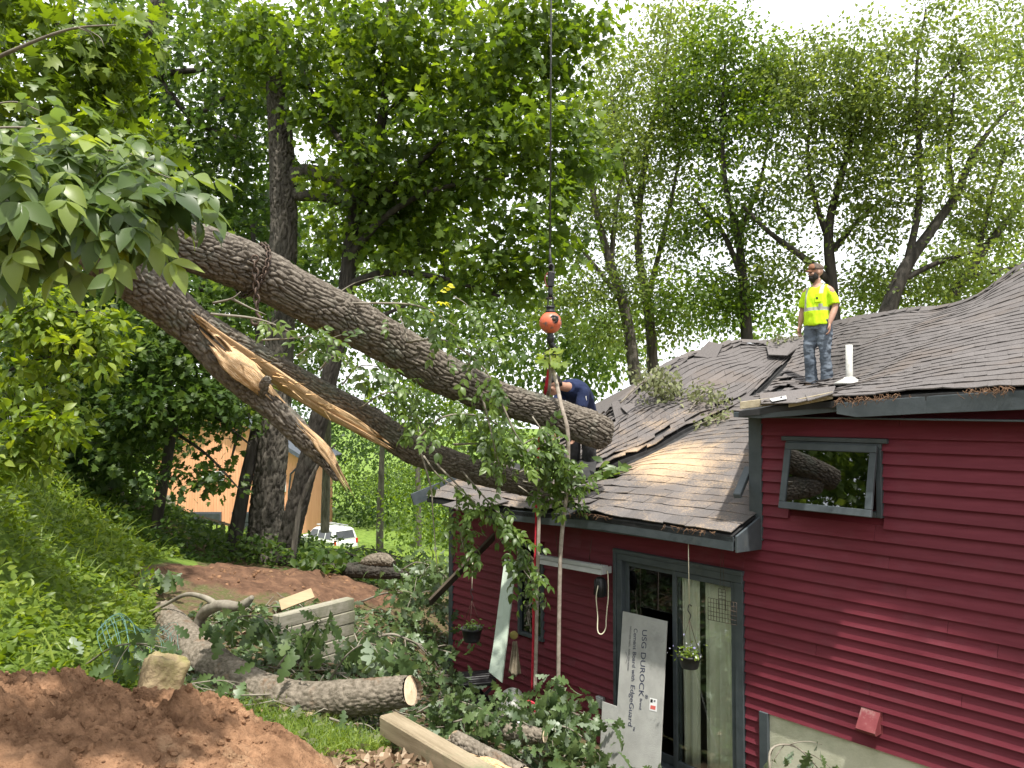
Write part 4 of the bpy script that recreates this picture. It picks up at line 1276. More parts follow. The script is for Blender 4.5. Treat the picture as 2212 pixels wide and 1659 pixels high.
ic = int(np.argmin(np.abs(UPP[:, 0] - P(545, 583, 6.6).x)))
cc, ct, cr = Vector(UPP[ic]), Vector(UPP[ic + 3] - UPP[ic - 3]).normalized(), UPR[ic] + .028
e1 = (Vector((0, 0, 1)) - ct * ct.z).normalized(); e2 = ct.cross(e1)
NL = 40
for k in range(NL):
    a = 2 * math.pi * k / NL
    c = cc + e1 * math.cos(a) * cr + e2 * math.sin(a) * cr
    tg = -e1 * math.sin(a) + e2 * math.cos(a); out = e1 * math.cos(a) + e2 * math.sin(a)
    link(c, tg, ct if k % 2 else out, .075, .0075, chain)
fs = cc + Vector((0, -cr - .01, .05))
top_c = P(552, 575, fs.y - .03)
for k in range(7):
    link(top_c + Vector((.003 * k, -.01, -.055 * k)), (0, 0, 1), (1, 0, 0) if k % 2 else (0, 1, 0), .078, .0085, chain)
hk = top_c + Vector((.02, -.01, -.055 * 7))
tube("grab_hook", [hk + Vector((0, 0, .03)), hk + Vector((0, 0, -.01)), hk + Vector((.03, 0, -.05)), hk + Vector((.015, 0, -.095)), hk + Vector((-.03, 0, -.095)), hk + Vector((-.045, 0, -.06)), hk + Vector((-.03, 0, -.045))], [.012, .014, .014, .016, .014, .01, .006], MT['iron'], chain, 8, n=30)
lathe("chain_ring", [(.02, -.008), (.034, -.008), (.034, .008), (.02, .008), (.02, -.008)], MT['iron'], chain, top_c + Vector((0, -.012, .06)), 16, Matrix.Rotation(math.pi / 2, 3, 'X'))
# ------------------------------------------------------------------ crane line with its overhaul ball
MT['ball'] = mat("worn_orange_paint", (0.50, 0.095, 0.045), (0.62, 0.16, 0.075), scale=7, rough=0.42, spec=0.45, bump=.08, bscale=40, c3=(0.10, 0.09, 0.085), c3scale=5.5, c3range=(0.54, 0.60))
MT['cable'] = mat("wire_rope", (0.05, 0.05, 0.052), (0.13, 0.13, 0.13), scale=60, rough=0.5, metal=.6)
BY = 8.33
bc = P(1189, 697, BY)
br = 24 * BY / F
crane = thing("crane_hook_ball", "worn orange steel overhaul ball with hook hanging on a wire rope", "crane hook", bc)
sp = [(0.0001, -br)] + [(br * math.sin(math.pi * k / 24), -br * math.cos(math.pi * k / 24)) for k in range(1, 24)] + [(0.0001, br)]
lathe("ball", sp, MT['ball'], crane, bc, 40)
pc = P(1196, 692, BY) + Vector((0, -br * .965, 0))
lathe("ball_pin", [(.0, .012), (.018, .012), (.022, .0), (.022, -.03)], MT['iron'], crane, pc, 16, Matrix.Rotation(math.pi / 2, 3, 'X'))
lathe("pin_recess", [(.028, -.004), (.046, -.002), (.048, -.014), (.028, -.014), (.028, -.004)], MT['steel'], crane, pc, 20, Matrix.Rotation(math.pi / 2, 3, 'X'))
lathe("collar", [(.0, 0), (.055, 0), (.055, .02), (.045, .03), (.045, .05), (.05, .055), (.05, .075), (0, .075)], MT['steel'], crane, bc + Vector((0, 0, br - .015)), 18)
t0 = bc + Vector((0, 0, br + .06))
for sx in (-1, 1):
    bar("clevis_cheek", t0 + Vector((sx * .028, 0, 0)), t0 + Vector((sx * .024, 0, .11)), .05, .014, MT['steel'], crane, up=(1, 0, 0), bev=.003)
tube("clevis_pin", [t0 + Vector((-.045, 0, .085)), t0 + Vector((.045, 0, .085))], .014, MT['iron'], crane, 10)
sw = t0 + Vector((0, 0, .10))
tube("swivel", [sw, sw + Vector((0, 0, .03)), sw + Vector((0, 0, .09)), sw + Vector((0, 0, .12))], [.018, .026, .026, .016], MT['steel'], crane, 12)
wd = sw + Vector((.005, 0, .20))
bevel(mesh("wedge_socket", [wd + Vector(v) for v in [(-.035, -.03, -.09), (.03, -.03, -.09), (.045, -.03, .07), (-.03, -.03, .08), (-.035, .03, -.09), (.03, .03, -.09), (.045, .03, .07), (-.03, .03, .08)]],
           [(0, 1, 2, 3), (7, 6, 5, 4), (0, 4, 5, 1), (1, 5, 6, 2), (2, 6, 7, 3), (3, 7, 4, 0)], MT['steel'], crane), .008, 2)
tube("rope_tail", [wd + Vector((.02, 0, .06)), wd + Vector((.03, 0, .13)), wd + Vector((.0, -.01, .16)), wd + Vector((-.035, 0, .12))], .011, MT['cable'], crane, 8, n=18)
tube("latch_handle", [wd + Vector((-.035, -.02, .06)), wd + Vector((-.065, -.03, .0)), wd + Vector((-.05, -.03, -.08)), wd + Vector((-.03, -.02, -.09))], .006, MT['hood'], crane, 6, n=14)
tube("rope_end_fitting", [wd + Vector((0, 0, .09)), wd + Vector((-.006, 0, .2)), wd + Vector((-.008, 0, .33))], [.02, .016, .011], MT['steel'], crane, 10)
tube("wire_rope", [wd + Vector((-.008, 0, .3)), P(1191, -60, BY + .05), P(1191, -600, BY + .1)], .0095, MT['cable'], crane, 8)
h0 = bc + Vector((0, 0, -br))
tube("hook_shank", [h0 + Vector((0, 0, .03)), h0 + Vector((0, 0, -.03)), h0 + Vector((0, 0, -.05)), h0 + Vector((0, 0, -.11))], [.03, .034, .045, .028], MT['steel'], crane, 14, n=16)
tube("hook", [h0 + Vector((0, 0, -.10)), h0 + Vector((.045, 0, -.16)), h0 + Vector((.05, 0, -.24)), h0 + Vector((0, 0, -.295)), h0 + Vector((-.06, 0, -.26)), h0 + Vector((-.07, 0, -.2))], [.03, .03, .032, .032, .022, .01], MT['steel'], crane, 12, n=34)
tube("hook_latch", [h0 + Vector((.02, 0, -.13)), h0 + Vector((-.06, 0, -.20))], [.008, .008], MT['iron'], crane, 6)

# slings hanging from the hook to the ground on either side of the stem
MT['sling_red'] = mat("red_webbing", (0.40, 0.012, 0.03), (0.50, 0.03, 0.05), scale=20, rough=0.8, bump=.2, bscale=200)
MT['sling_tan'] = mat("dirty_webbing", (0.22, 0.185, 0.15), (0.36, 0.31, 0.26), scale=14, rough=0.9, bump=.3, bscale=160, c3=(0.14, 0.11, 0.09), c3scale=6)


def strap(name, path, w, th, m, parent, n=60, twist=0.0):
    pts = catmull([tuple(P(*c)) for c in path], n)
    pts = pts + 0.012 * np.column_stack([vnoise(pts * 1.7), vnoise(pts * 1.7 + 9), vnoise(pts * 0 )])
    b = Bag(); b.tube(pts, th, 8, ell=w, ref=(math.sin(twist), -math.cos(twist), 0))
    return b.obj(name, m, parent, True)


hb = (1189, 786, 8.33)
s1 = thing("red_sling", "red and tan lifting strap hanging behind the cut stem, down past the eave", "sling", on_ground(1150, 1490))
strap("red_strap", [hb, (1180, 840, 8.4), (1172, 875, 8.68), (1166, 960, 8.70), (1161, 1040, 8.66), (1158, 1140, 8.6), (1154, 1260, 8.58), (1151, 1400, 8.55), (1150, 1490, 8.5)], .018, .004, MT['sling_red'], s1)
strap("tan_strap", [hb, (1187, 840, 8.4), (1180, 875, 8.66), (1172, 960, 8.68), (1166, 1040, 8.63), (1163, 1140, 8.57), (1160, 1260, 8.55), (1157, 1400, 8.5), (1156, 1492, 8.45)], .020, .006, MT['sling_tan'], s1)
s2 = thing("tan_sling", "dirty tan lifting strap hanging in front of the cut stem to the ground", "sling", on_ground(1206, 1500))
strap("strap", [hb, (1200, 815, 8.25), (1214, 880, 8.05), (1226, 930, 7.98), (1227, 990, 8.0), (1222, 1080, 8.0), (1213, 1160, 8.0), (1208, 1260, 8.0), (1206, 1400, 8.0), (1206, 1500, 8.0)], .021, .011, MT['sling_tan'], s2)
# a leafy sprig caught in the hook
sg = thing("maple_sprig", "fresh maple sprig caught between the hook and the straps", "sprig", P(1190, 790, 8.2))
lv = Leaves()
n = 16
pos = np.array([tuple(P(1190 + R.uniform(-26, 26), 772 + R.uniform(-14, 16), 8.2 + R.uniform(-.1, .1))) for _ in range(n)])
lv.add(MAPLE_HI, pos, np.column_stack([rng.normal(.2, .7, n), rng.normal(-.3, .5, n), rng.normal(-.1, .4, n)]), np.array([0, -.6, .8]) + rng.normal(0, .35, (n, 3)), rng.uniform(.08, .14, n), rng.uniform(.4, 1, n))
lv.obj("leaves", MT['lf_bright'], sg)
tube("stem", [P(1187, 760, 8.2), P(1190, 785, 8.2), P(1196, 800, 8.2)], .004, MT['twig'], sg, 5, n=6)
# ------------------------------------------------------------------ people
MT['skin'] = mat("skin", (0.36, 0.20, 0.14), (0.42, 0.245, 0.18), scale=14, rough=0.55, spec=0.3)
MT['skin_dark'] = mat("tanned_skin", (0.30, 0.165, 0.11), (0.36, 0.20, 0.14), scale=14, rough=0.55, spec=0.3)
MT['hair'] = mat("dark_hair", (0.012, 0.010, 0.009), (0.03, 0.024, 0.02), scale=40, rough=0.7, bump=.6, bscale=160)
MT['denim'] = mat("blue_denim", (0.085, 0.105, 0.135), (0.135, 0.16, 0.195), scale=3.5, rough=0.9, bump=.3, bscale=70, c3=(0.17, 0.195, 0.22), c3scale=2.2, c3range=(.5, .8))
MT['black_denim'] = mat("charcoal_trousers", (0.018, 0.018, 0.02), (0.045, 0.045, 0.05), scale=8, rough=0.9, bump=.3, bscale=60)
MT['navy'] = mat("navy_cotton", (0.008, 0.014, 0.045), (0.016, 0.026, 0.075), scale=6, rough=0.9, bump=.3, bscale=30)
MT['boot'] = mat("boot_leather", (0.05, 0.035, 0.025), (0.10, 0.07, 0.045), scale=12, rough=0.6)
MT['cap'] = mat("brown_cap", (0.17, 0.075, 0.04), (0.25, 0.12, 0.07), scale=14, rough=0.85, bump=.2)
MT['cap_dark'] = mat("camouflage_mesh", (0.05, 0.04, 0.035), (0.15, 0.115, 0.09), scale=24, rough=0.9)
MT['black'] = mat("black_plastic", (0.012, 0.012, 0.013), (0.024, 0.024, 0.026), scale=10, rough=0.4, spec=.4)


def hivis_mat():
    """lime cotton with grey reflective tape: belt, braces over the shoulders and down the chest"""
    m = mat("hivis_cotton", (0.52, 0.80, 0.012), (0.60, 0.88, 0.02), scale=5, rough=0.85, bump=.25, bscale=22)
    nt = m.node_tree; N, L = nt.nodes, nt.links
    b = N['Principled BSDF']; src = b.inputs['Base Color'].links[0].from_socket
    tc = N.new('ShaderNodeTexCoord'); sx = N.new('ShaderNodeSeparateXYZ'); L.new(tc.outputs['Object'], sx.inputs[0])

    def band(sock, c, w):
        a = N.new('ShaderNodeMath'); a.operation = 'COMPARE'; L.new(sock, a.inputs[0]); a.inputs[1].default_value = c; a.inputs[2].default_value = w
        return a.outputs[0]

    def mul(a, c):
        x = N.new('ShaderNodeMath'); x.operation = 'MULTIPLY'; L.new(a, x.inputs[0]); L.new(c, x.inputs[1]); return x.outputs[0]

    def mx(a, c):
        x = N.new('ShaderNodeMath'); x.operation = 'MAXIMUM'; L.new(a, x.inputs[0]); L.new(c, x.inputs[1]); return x.outputs[0]
    ab = N.new('ShaderNodeMath'); ab.operation = 'ABSOLUTE'; L.new(sx.outputs['X'], ab.inputs[0])
    belt = band(sx.outputs['Z'], 1.125, .024)
    brace = mul(band(ab.outputs[0], .115, .024), band(sx.outputs['Z'], 1.30, .17))
    pocket = mul(band(sx.outputs['X'], .10, .055), band(sx.outputs['Z'], 1.265, .075))
    inv = N.new('ShaderNodeMath'); inv.operation = 'SUBTRACT'; inv.inputs[0].default_value = 1; L.new(pocket, inv.inputs[1])
    fac = mx(belt, mul(brace, inv.outputs[0]))
    mix_ = N.new('ShaderNodeMix'); mix_.data_type = 'RGBA'
    L.new(fac, mix_.inputs['Factor']); L.new(src, mix_.inputs['A']); mix_.inputs['B'].default_value = (.42, .42, .36, 1)
    L.new(mix_.outputs['Result'], b.inputs['Base Color'])
    return m


MT['hivis'] = hivis_mat()


def solid(name, bag, voxel, m, parent, M, smooth_it=4, disp=0.0, dscale=9.0, stretch=(1, 1, 1), cut=None):
    """fuse the overlapping pieces of a bag into one skin"""
    V = np.vstack(bag.V); Fq = np.vstack(bag.F)
    fl = [tuple(f) if f[2] != f[3] else tuple(f[:3]) for f in Fq.tolist()]
    me = bpy.data.meshes.new("tmp"); me.from_pydata([tuple(v) for v in V], [], fl); me.update()
    o = bpy.data.objects.new("tmp", me); COL.objects.link(o)
    r = o.modifiers.new("r", 'REMESH'); r.mode = 'VOXEL'; r.voxel_size = voxel; r.adaptivity = 0
    s = o.modifiers.new("s", 'SMOOTH'); s.iterations = smooth_it; s.factor = .5
    bpy.context.view_layer.update()
    ev = o.evaluated_get(bpy.context.evaluated_depsgraph_get())
    nm = bpy.data.meshes.new_from_object(ev)
    bpy.data.objects.remove(o); bpy.data.meshes.remove(me)
    nv = len(nm.vertices); co = np.empty(nv * 3, np.float32); nm.vertices.foreach_get('co', co); co = co.reshape(-1, 3).astype(float)
    if disp:
        no = np.empty(nv * 3, np.float32); nm.vertices.foreach_get('normal', no); no = no.reshape(-1, 3)
        co = co + no * (disp * fbm(co * dscale * np.array(stretch), 3))[:, None]
    nm.vertices.foreach_set('co', co.astype(np.float32).ravel())
    nm.polygons.foreach_set('use_smooth', np.ones(len(nm.polygons), bool))
    nm.name = name; nm.materials.clear(); nm.materials.append(m)
    return reg(bpy.data.objects.new(name, nm), parent, M)


def limb(bag, pts, ra, rb=None, sides=14, n=18, ref=None):
    p = catmull(pts, n); r = catmull([[x] for x in ra], n)[:, 0]
    e = catmull([[x] for x in (rb or ra)], n)[:, 0]
    bag.tube(p, r, sides, ell=e, ref=ref)


def ball_(bag, c, r, sides=14):
    t = np.linspace(-1, 1, 12); r = np.array(r if np.ndim(r) else (r, r, r))
    a = np.linspace(0, 2 * np.pi, sides, endpoint=False)
    zc = np.sin(t * np.pi / 2); rc = np.cos(t * np.pi / 2) + 1e-4
    V = np.stack([rc[:, None] * np.cos(a), rc[:, None] * np.sin(a), np.repeat(zc[:, None], sides, 1)], -1).reshape(-1, 3) * r + np.array(c)
    i, j = np.meshgrid(np.arange(11), np.arange(sides), indexing='ij'); j2 = (j + 1) % sides
    bag.add(V, np.stack([i * sides + j, i * sides + j2, (i + 1) * sides + j2, (i + 1) * sides + j], -1).reshape(-1, 4))


def hand(bag, wrist, down, fwd, side, s=1.0, curl=.5):
    """palm and five unequal bent fingers; down = along the hand, fwd = palm-normal side the fingers curl to, side = thumb side"""
    w, d, f, t = (np.array(x, float) for x in (wrist, down, fwd, side))
    d /= np.linalg.norm(d); f -= d * f.dot(d); f /= np.linalg.norm(f); t = t - d * t.dot(d) - f * t.dot(f); t /= np.linalg.norm(t)
    limb(bag, [w, w + d * .05 * s, w + d * .095 * s], [.028 * s, .04 * s, .042 * s], [.02 * s, .018 * s, .016 * s], ref=t)
    for k, (off, L) in enumerate([(.032, .072), (.011, .08), (-.011, .075), (-.031, .058)]):
        b = w + d * .09 * s + t * off * s
        limb(bag, [b, b + d * L * .45 * s + f * .006 * s, b + d * L * .8 * s + f * L * curl * .45 * s, b + d * L * .9 * s + f * L * curl * .95 * s], [.0105 * s, .0105 * s, .0095 * s, .008 * s], sides=8, n=9)
    b = w + d * .03 * s + t * .03 * s
    limb(bag, [b, b + d * .035 * s + t * .022 * s + f * .01 * s, b + d * .07 * s + t * .022 * s + f * .026 * s], [.014 * s, .0125 * s, .010 * s], sides=8, n=9)


def head(bag, c, fw, up, s=1.0):
    """skull, jaw, nose, brows, ears"""
    c, fw, up = np.array(c, float), np.array(fw, float), np.array(up, float)
    up /= np.linalg.norm(up); fw -= up * fw.dot(up); fw /= np.linalg.norm(fw); rt = np.cross(fw, up)
    Mx = np.column_stack([rt, fw, up])
    def el(o, r):
        b = Bag(); ball_(b, (0, 0, 0), np.array(r) * s); bag.add(b.V[0] @ Mx.T + c + Mx @ (np.array(o) * s), b.F[0])
    el((0, -.008, .03), (.076, .095, .088)); el((0, .022, -.045), (.058, .07, .072)); el((0, .055, -.085), (.034, .034, .028))
    el((0, .088, .045), (.05, .016, .014)); el((0, .10, -.012), (.014, .026, .022)); el((0, .092, .014), (.009, .016, .03))
    el((0, .082, -.055), (.026, .016, .007)); el((0, .080, -.068), (.022, .016, .008))
    for sg in (-1, 1):
        el((sg * .078, -.012, -.005), (.01, .018, .032)); el((sg * .044, .066, -.018), (.022, .022, .022))
    return Mx


def eyes(c, Mx, parent, M, s=1.0):
    for sg in (-1, 1):
        b = Bag(); ball_(b, np.array(c) + Mx @ (np.array((sg * .032, .080, .018)) * s), .0125 * s, 10)
        o = b.obj("eye", MT['eye'], parent, True); o.matrix_basis = M


MT['eye'] = mat("eye", (0.25, 0.22, 0.20), (0.05, 0.04, 0.03), scale=40, rough=0.2)

# --- the man in the lime shirt on the roof
foot = P(1768, 838, 10.25)
MH = Matrix.Translation(foot) @ Matrix.Rotation(math.radians(-52), 4, 'Z') @ Matrix.Scale(0.93, 4)
man = thing("person", "person in lime safety shirt, jeans and brown cap standing on the roof", "person", foot)
B = Bag()
HIPZ = .93
def legs(bag, inf=0.0):
    limb(bag, [(-.085, 0, .98), (-.095, -.01, .74), (-.10, -.05, .52), (-.10, -.02, .28), (-.10, .0, .10)], [.10 + inf, .092 + inf, .068 + inf, .06 + inf, .05 + inf])
    limb(bag, [(.085, 0, .98), (.10, .01, .74), (.105, -.005, .52), (.108, .03, .28), (.11, .05, .10)], [.10 + inf, .092 + inf, .068 + inf, .06 + inf, .05 + inf])
legs(B, -.012)
limb(B, [(0, 0, .88), (0, 0, .98), (0, -.005, 1.10), (0, -.005, 1.25), (0, 0, 1.38), (0, .01, 1.46), (0, .01, 1.50)], [.155, .165, .15, .165, .165, .11, .06], [.11, .115, .105, .115, .10, .075, .055], ref=(1, 0, 0))
limb(B, [(0, .01, 1.42), (0, .0, 1.50), (0, -.01, 1.57)], [.062, .056, .055])
for sg, el_, wr in ((-1, (-.26, .05, 1.16), (-.265, -.02, .91)), (1, (.255, .03, 1.15), (.24, -.10, .90))):
    limb(B, [(sg * .13, .01, 1.42), (sg * .19, .01, 1.375), (sg * .23, .025, 1.27), el_, tuple((np.array(el_) * .45 + np.array(wr) * .55)), wr], [.055, .058, .05, .042, .044, .028])
    hand(B, wr, (sg * .05, -.12, -1), (-sg * .6, -.1, 0) if sg < 0 else (-.6, -.3, 0), (0, -1, 0), 1.0, .7)
HC = (0.0, -.02, 1.655)
HF = (-.62, -.78, -.10)
Mx = head(B, HC, HF, (-.03, -.05, 1))
solid("body", B, .009, MT['skin'], man, MH, 3)
eyes(HC, Mx, man, MH)
S = Bag()                                                             # shirt
limb(S, [(0, 0, .90), (0, -.005, 1.0), (0, -.01, 1.10), (0, -.01, 1.25), (0, 0, 1.38), (0, .01, 1.45), (0, .01, 1.475)], [.19, .186, .178, .185, .182, .13, .078], [.145, .142, .138, .137, .12, .09, .072], ref=(1, 0, 0))
for sg, el_ in ((-1, (-.25, .04, 1.19)), (1, (.248, .026, 1.18))):
    limb(S, [(sg * .10, .01, 1.425), (sg * .185, .01, 1.375), (sg * .228, .022, 1.28), el_], [.058, .066, .066, .07])
solid("shirt", S, .011, MT['hivis'], man, MH, 3, .015, 8, (1, 1, .6))
J = Bag()
limb(J, [(-.085, .0, .97), (-.095, -.01, .74), (-.10, -.05, .52), (-.10, -.02, .28), (-.10, .0, .07)], [.115, .105, .085, .082, .086])
limb(J, [(.085, .0, .97), (.10, .01, .74), (.105, -.005, .52), (.108, .03, .28), (.11, .05, .07)], [.115, .105, .085, .082, .086])
limb(J, [(0, 0, .84), (0, 0, .93), (0, 0, 1.01)], [.15, .172, .168], [.115, .125, .122], ref=(1, 0, 0))
solid("jeans", J, .010, MT['denim'], man, MH, 2, .016, 9, (1, 1, 1.6))
for sx, sy in ((-.10, .0), (.11, .05)):
    b = Bag(); limb(b, [(sx, sy + .07, .05), (sx, sy, .06), (sx - .01, sy - .1, .045), (sx - .015, sy - .19, .035)], [.045, .052, .048, .038], [.045, .055, .042, .03], ref=(1, 0, 0))
    solid("boot", b, .012, MT['boot'], man, MH, 2)
def hp(o): return np.array(HC) + Mx @ np.array(o)
b = Bag()
for o, r_ in [((0, .07, -.075), (.05, .045, .042)), ((0, .05, -.10), (.045, .045, .045)), ((-.05, .03, -.05), (.022, .045, .055)), ((.05, .03, -.05), (.022, .045, .055)), ((0, .105, -.042), (.034, .014, .010))]:
    q = Bag(); ball_(q, (0, 0, 0), r_); b.add(q.V[0] @ Mx.T + hp(o), q.F[0])
solid("beard", b, .008, MT['hair'], man, MH, 2, .004, 40)
b = Bag(); q = Bag(); ball_(q, (0, 0, 0), (.088, .108, .085)); v = q.V[0].copy(); v[:, 2] = np.maximum(v[:, 2], -.012); b.add(v @ Mx.T + hp((0, -.008, .055)), q.F[0])
cap = solid("cap", b, .009, MT['cap_dark'], man, MH, 2)
b = Bag(); q = Bag(); ball_(q, (0, 0, 0), (.078, .055, .075)); v = q.V[0].copy(); v[:, 2] = np.maximum(v[:, 2], -.01); b.add(v @ Mx.T + hp((0, .052, .06)), q.F[0])
solid("cap_front", b, .009, MT['cap'], cap, MH, 2)
V = []
for sgn in (0, 1):
    for i in range(9):
        a = (i / 8 - .5) * 2
        for j in range(4):
            t = j / 3
            V.append(hp((a * (.078 - .012 * t), .075 * (1 - abs(a) ** 2.2 * .75) + t * .085 * (1 - a * a * .75), .052 - .020 * t - .018 * a * a - sgn * .006)))
Fs = [(s * 36 + i * 4 + j, s * 36 + (i + 1) * 4 + j, s * 36 + (i + 1) * 4 + j + 1, s * 36 + i * 4 + j + 1) for s in (0, 1) for i in range(8) for j in range(3)]
o = mesh("cap_visor", V, Fs, MT['cap'], cap, True); o.matrix_basis = MH
MT['tape'] = mat("grey_tape", (.42, .42, .36), (.5, .5, .44), scale=10, rough=.4)
bx = box("shirt_pocket", (0, 0, 0), (.10, .006, .12), MT['hivis'], man, bev=.002)
bx.matrix_basis = MH @ Matrix.Translation((.10, -.138, 1.275)) @ Matrix.Rotation(math.radians(-4), 4, 'X') @ Matrix.Rotation(math.radians(12), 4, 'Z') @ Matrix.Translation((0, 0, 0))
MT['hivis_plain'] = mat("hivis_pocket", (0.52, 0.80, 0.012), (0.60, 0.88, 0.02), scale=5, rough=0.85)
bx.data.materials[0] = MT['hivis_plain']
bx2 = box("pocket_patch", (0, 0, 0), (.03, .005, .028), MT['black'], man); bx2.matrix_basis = bx.matrix_basis @ Matrix.Translation((-.02, -.004, -.005))

# --- the man in navy bent over behind the stem
foot2 = P(1272, 1046, 9.75)
MN = Matrix.Translation(foot2)
man2 = thing("person", "person in navy T-shirt and sunglasses bending behind the cut stem", "person", foot2)
B = Bag()
hip = (-.06, .05, .90)
limb(B, [(-.02, .02, .94), (.0, -.02, .70), (.0, -.05, .5), (.0, .0, .28), (.0, .02, .08)], [.10, .09, .07, .06, .045])
limb(B, [(-.16, .12, .94), (-.2, .06, .70), (-.2, .02, .5), (-.18, .1, .28), (-.17, .14, .08)], [.10, .09, .07, .06, .045])
limb(B, [(-.05, .09, .86), (-.08, .03, .98), (-.14, -.10, 1.12), (-.22, -.24, 1.20), (-.28, -.33, 1.22)], [.15, .155, .165, .165, .09], [.115, .11, .115, .11, .06], ref=(.75, -.6, 0))
limb(B, [(-.27, -.31, 1.21), (-.34, -.37, 1.22), (-.41, -.42, 1.235)], [.062, .056, .055])
HC2 = (-.47, -.46, 1.235)
Mx2 = head(B, HC2, (-.75, -.45, -.45), (-.42, -.2, .88))
for sh, el_, wr in (((-.10, -.30, 1.14), (-.13, -.36, .88), (-.20, -.42, .66)), ((-.36, -.16, 1.12), (-.44, -.30, .90), (-.42, -.40, .70))):
    limb(B, [tuple(np.array(sh) * .7 + np.array((-.24, -.25, 1.14)) * .3), sh, el_, tuple((np.array(el_) + np.array(wr)) / 2), wr], [.06, .058, .046, .044, .03])
    hand(B, wr, (-.3, -.15, -1), (-.8, -.3, 0), (0, -1, .1), 1.0, .8)
solid("body", B, .009, MT['skin_dark'], man2, MN, 3)
S = Bag()
limb(S, [(-.045, .10, .85), (-.075, .03, .98), (-.14, -.10, 1.12), (-.22, -.24, 1.20), (-.285, -.34, 1.22)], [.178, .182, .192, .192, .11], [.14, .135, .138, .13, .072], ref=(.75, -.6, 0))
for sh, el_ in (((-.10, -.31, 1.15), (-.128, -.355, .96)), ((-.36, -.16, 1.13), (-.42, -.27, .98))):
    limb(S, [tuple(np.array(sh) * .6 + np.array((-.24, -.25, 1.14)) * .4), sh, el_], [.082, .082, .076])
solid("t_shirt", S, .011, MT['navy'], man2, MN, 3, .010, 8)
J = Bag()
limb(J, [(-.02, .02, .93), (.0, -.02, .70), (.0, -.05, .5), (.0, .0, .28), (.0, .02, .06)], [.115, .105, .088, .084, .08])
limb(J, [(-.16, .12, .93), (-.2, .06, .70), (-.2, .02, .5), (-.18, .1, .28), (-.17, .14, .06)], [.115, .105, .088, .084, .08])
limb(J, [(-.05, .12, .82), (-.06, .08, .90), (-.07, .05, .96)], [.17, .175, .17], [.14, .14, .135], ref=(.75, -.6, 0))
solid("trousers", J, .010, MT['black_denim'], man2, MN, 2, .015, 9)
for sx, sy in ((0, .0), (-.17, .12)):
    b = Bag(); limb(b, [(sx + .05, sy + .05, .05), (sx, sy, .055), (sx - .08, sy - .06, .045), (sx - .15, sy - .11, .035)], [.045, .052, .046, .036])
    solid("boot", b, .012, MT['black'], man2, MN, 2)
b = Bag()
for o, r_ in [((0, -.02, .055), (.084, .098, .075)), ((0, .055, .10), (.06, .05, .035)), ((0, -.075, .0), (.072, .045, .08))]:
    q = Bag(); ball_(q, (0, 0, 0), r_); b.add(q.V[0] @ Mx2.T + np.array(HC2) + Mx2 @ np.array(o), q.F[0])
solid("hair", b, .008, MT['hair'], man2, MN, 2, .006, 45)
sg_ = Bag()
for sg in (-1, 1):
    q = Bag(); ball_(q, (0, 0, 0), (.03, .012, .024)); sg_.add(q.V[0] @ Mx2.T + np.array(HC2) + Mx2 @ np.array((sg * .035, .098, .018)), q.F[0])
    sg_.tube(np.array([np.array(HC2) + Mx2 @ np.array(c) for c in [(sg * .06, .092, .02), (sg * .082, .03, .02), (sg * .084, -.02, .01)]]), .004, 6)
solid("sunglasses", sg_, .005, MT['black'], man2, MN, 1)
MT['flag_red'] = mat("flag_red", (.5, .10, .09), (.55, .12, .1), scale=5); MT['flag_white'] = mat("flag_white", (.7, .68, .64), (.75, .73, .7), scale=5); MT['flag_blue'] = mat("flag_blue", (.06, .08, .25), (.07, .09, .28), scale=5)
fr = axes((-.25, -.1, -.12), (.25, -.85, .1))
fc = Vector((-.105, -.385, 1.075))
fr = Matrix((Vector((-.75, .35, -.35)).normalized(), Vector((-.25, -.05, 1)).normalized(), Vector((.1, -1, .1)).normalized())).transposed()
flag = box("flag_patch", (0, 0, 0), (.085, .055, .004), MT['flag_white'], man2); flag.matrix_basis = MN @ Matrix.Translation(fc) @ fr.to_4x4()
for k in range(4):
    o = box("flag_stripe", (0, 0, 0), (.085, .0065, .002), MT['flag_red'], flag); o.matrix_basis = MN @ Matrix.Translation(fc) @ fr.to_4x4() @ Matrix.Translation((0, .0235 - k * .0155, .0032))
o = box("flag_canton", (0, 0, 0), (.036, .028, .002), MT['flag_blue'], flag); o.matrix_basis = MN @ Matrix.Translation(fc) @ fr.to_4x4() @ Matrix.Translation((-.022, .0135, .0052))
# ------------------------------------------------------------------ things round the house
MT['cement'] = mat("cement_board", (0.30, 0.30, 0.285), (0.37, 0.37, 0.35), scale=5, rough=0.9, bump=.4, bscale=90, c3=(0.25, 0.25, 0.24), c3scale=2)
MT['print'] = mat("navy_print", (0.035, 0.04, 0.07), (0.045, 0.05, 0.085), scale=20, rough=.8)
MT['print_grey'] = mat("grey_print", (0.13, 0.13, 0.14), (0.15, 0.15, 0.16), scale=20, rough=.8)
MT['sticker'] = mat("white_sticker", (0.66, 0.66, 0.66), (0.7, 0.7, 0.7), scale=10, rough=.5)
MT['sage'] = mat("sage_paint", (0.36, 0.43, 0.36), (0.43, 0.50, 0.42), scale=4, rough=.6, c3=(.27, .31, .25), c3scale=3, c3range=(.58, .8), bump=.15, bscale=30)
MT['old_wood'] = mat("weathered_timber", (0.21, 0.165, 0.105), (0.38, 0.31, 0.215), scale=4, rough=.9, bump=.7, bscale=14, stretch=(.25, 3, 3), c3=(.17, .18, .10), c3scale=2.6, c3range=(.54, .72), bstretch=(1.2, 16, 16), bdist=.012)
MT['grey_wood'] = mat("grey_timber", (0.21, 0.195, 0.15), (0.37, 0.345, 0.28), scale=4, rough=.9, bump=.6, bscale=14, stretch=(.25, 3, 3), c3=(.15, .155, .09), c3scale=3, c3range=(.5, .7), bstretch=(1.2, 16, 16), bdist=.01)
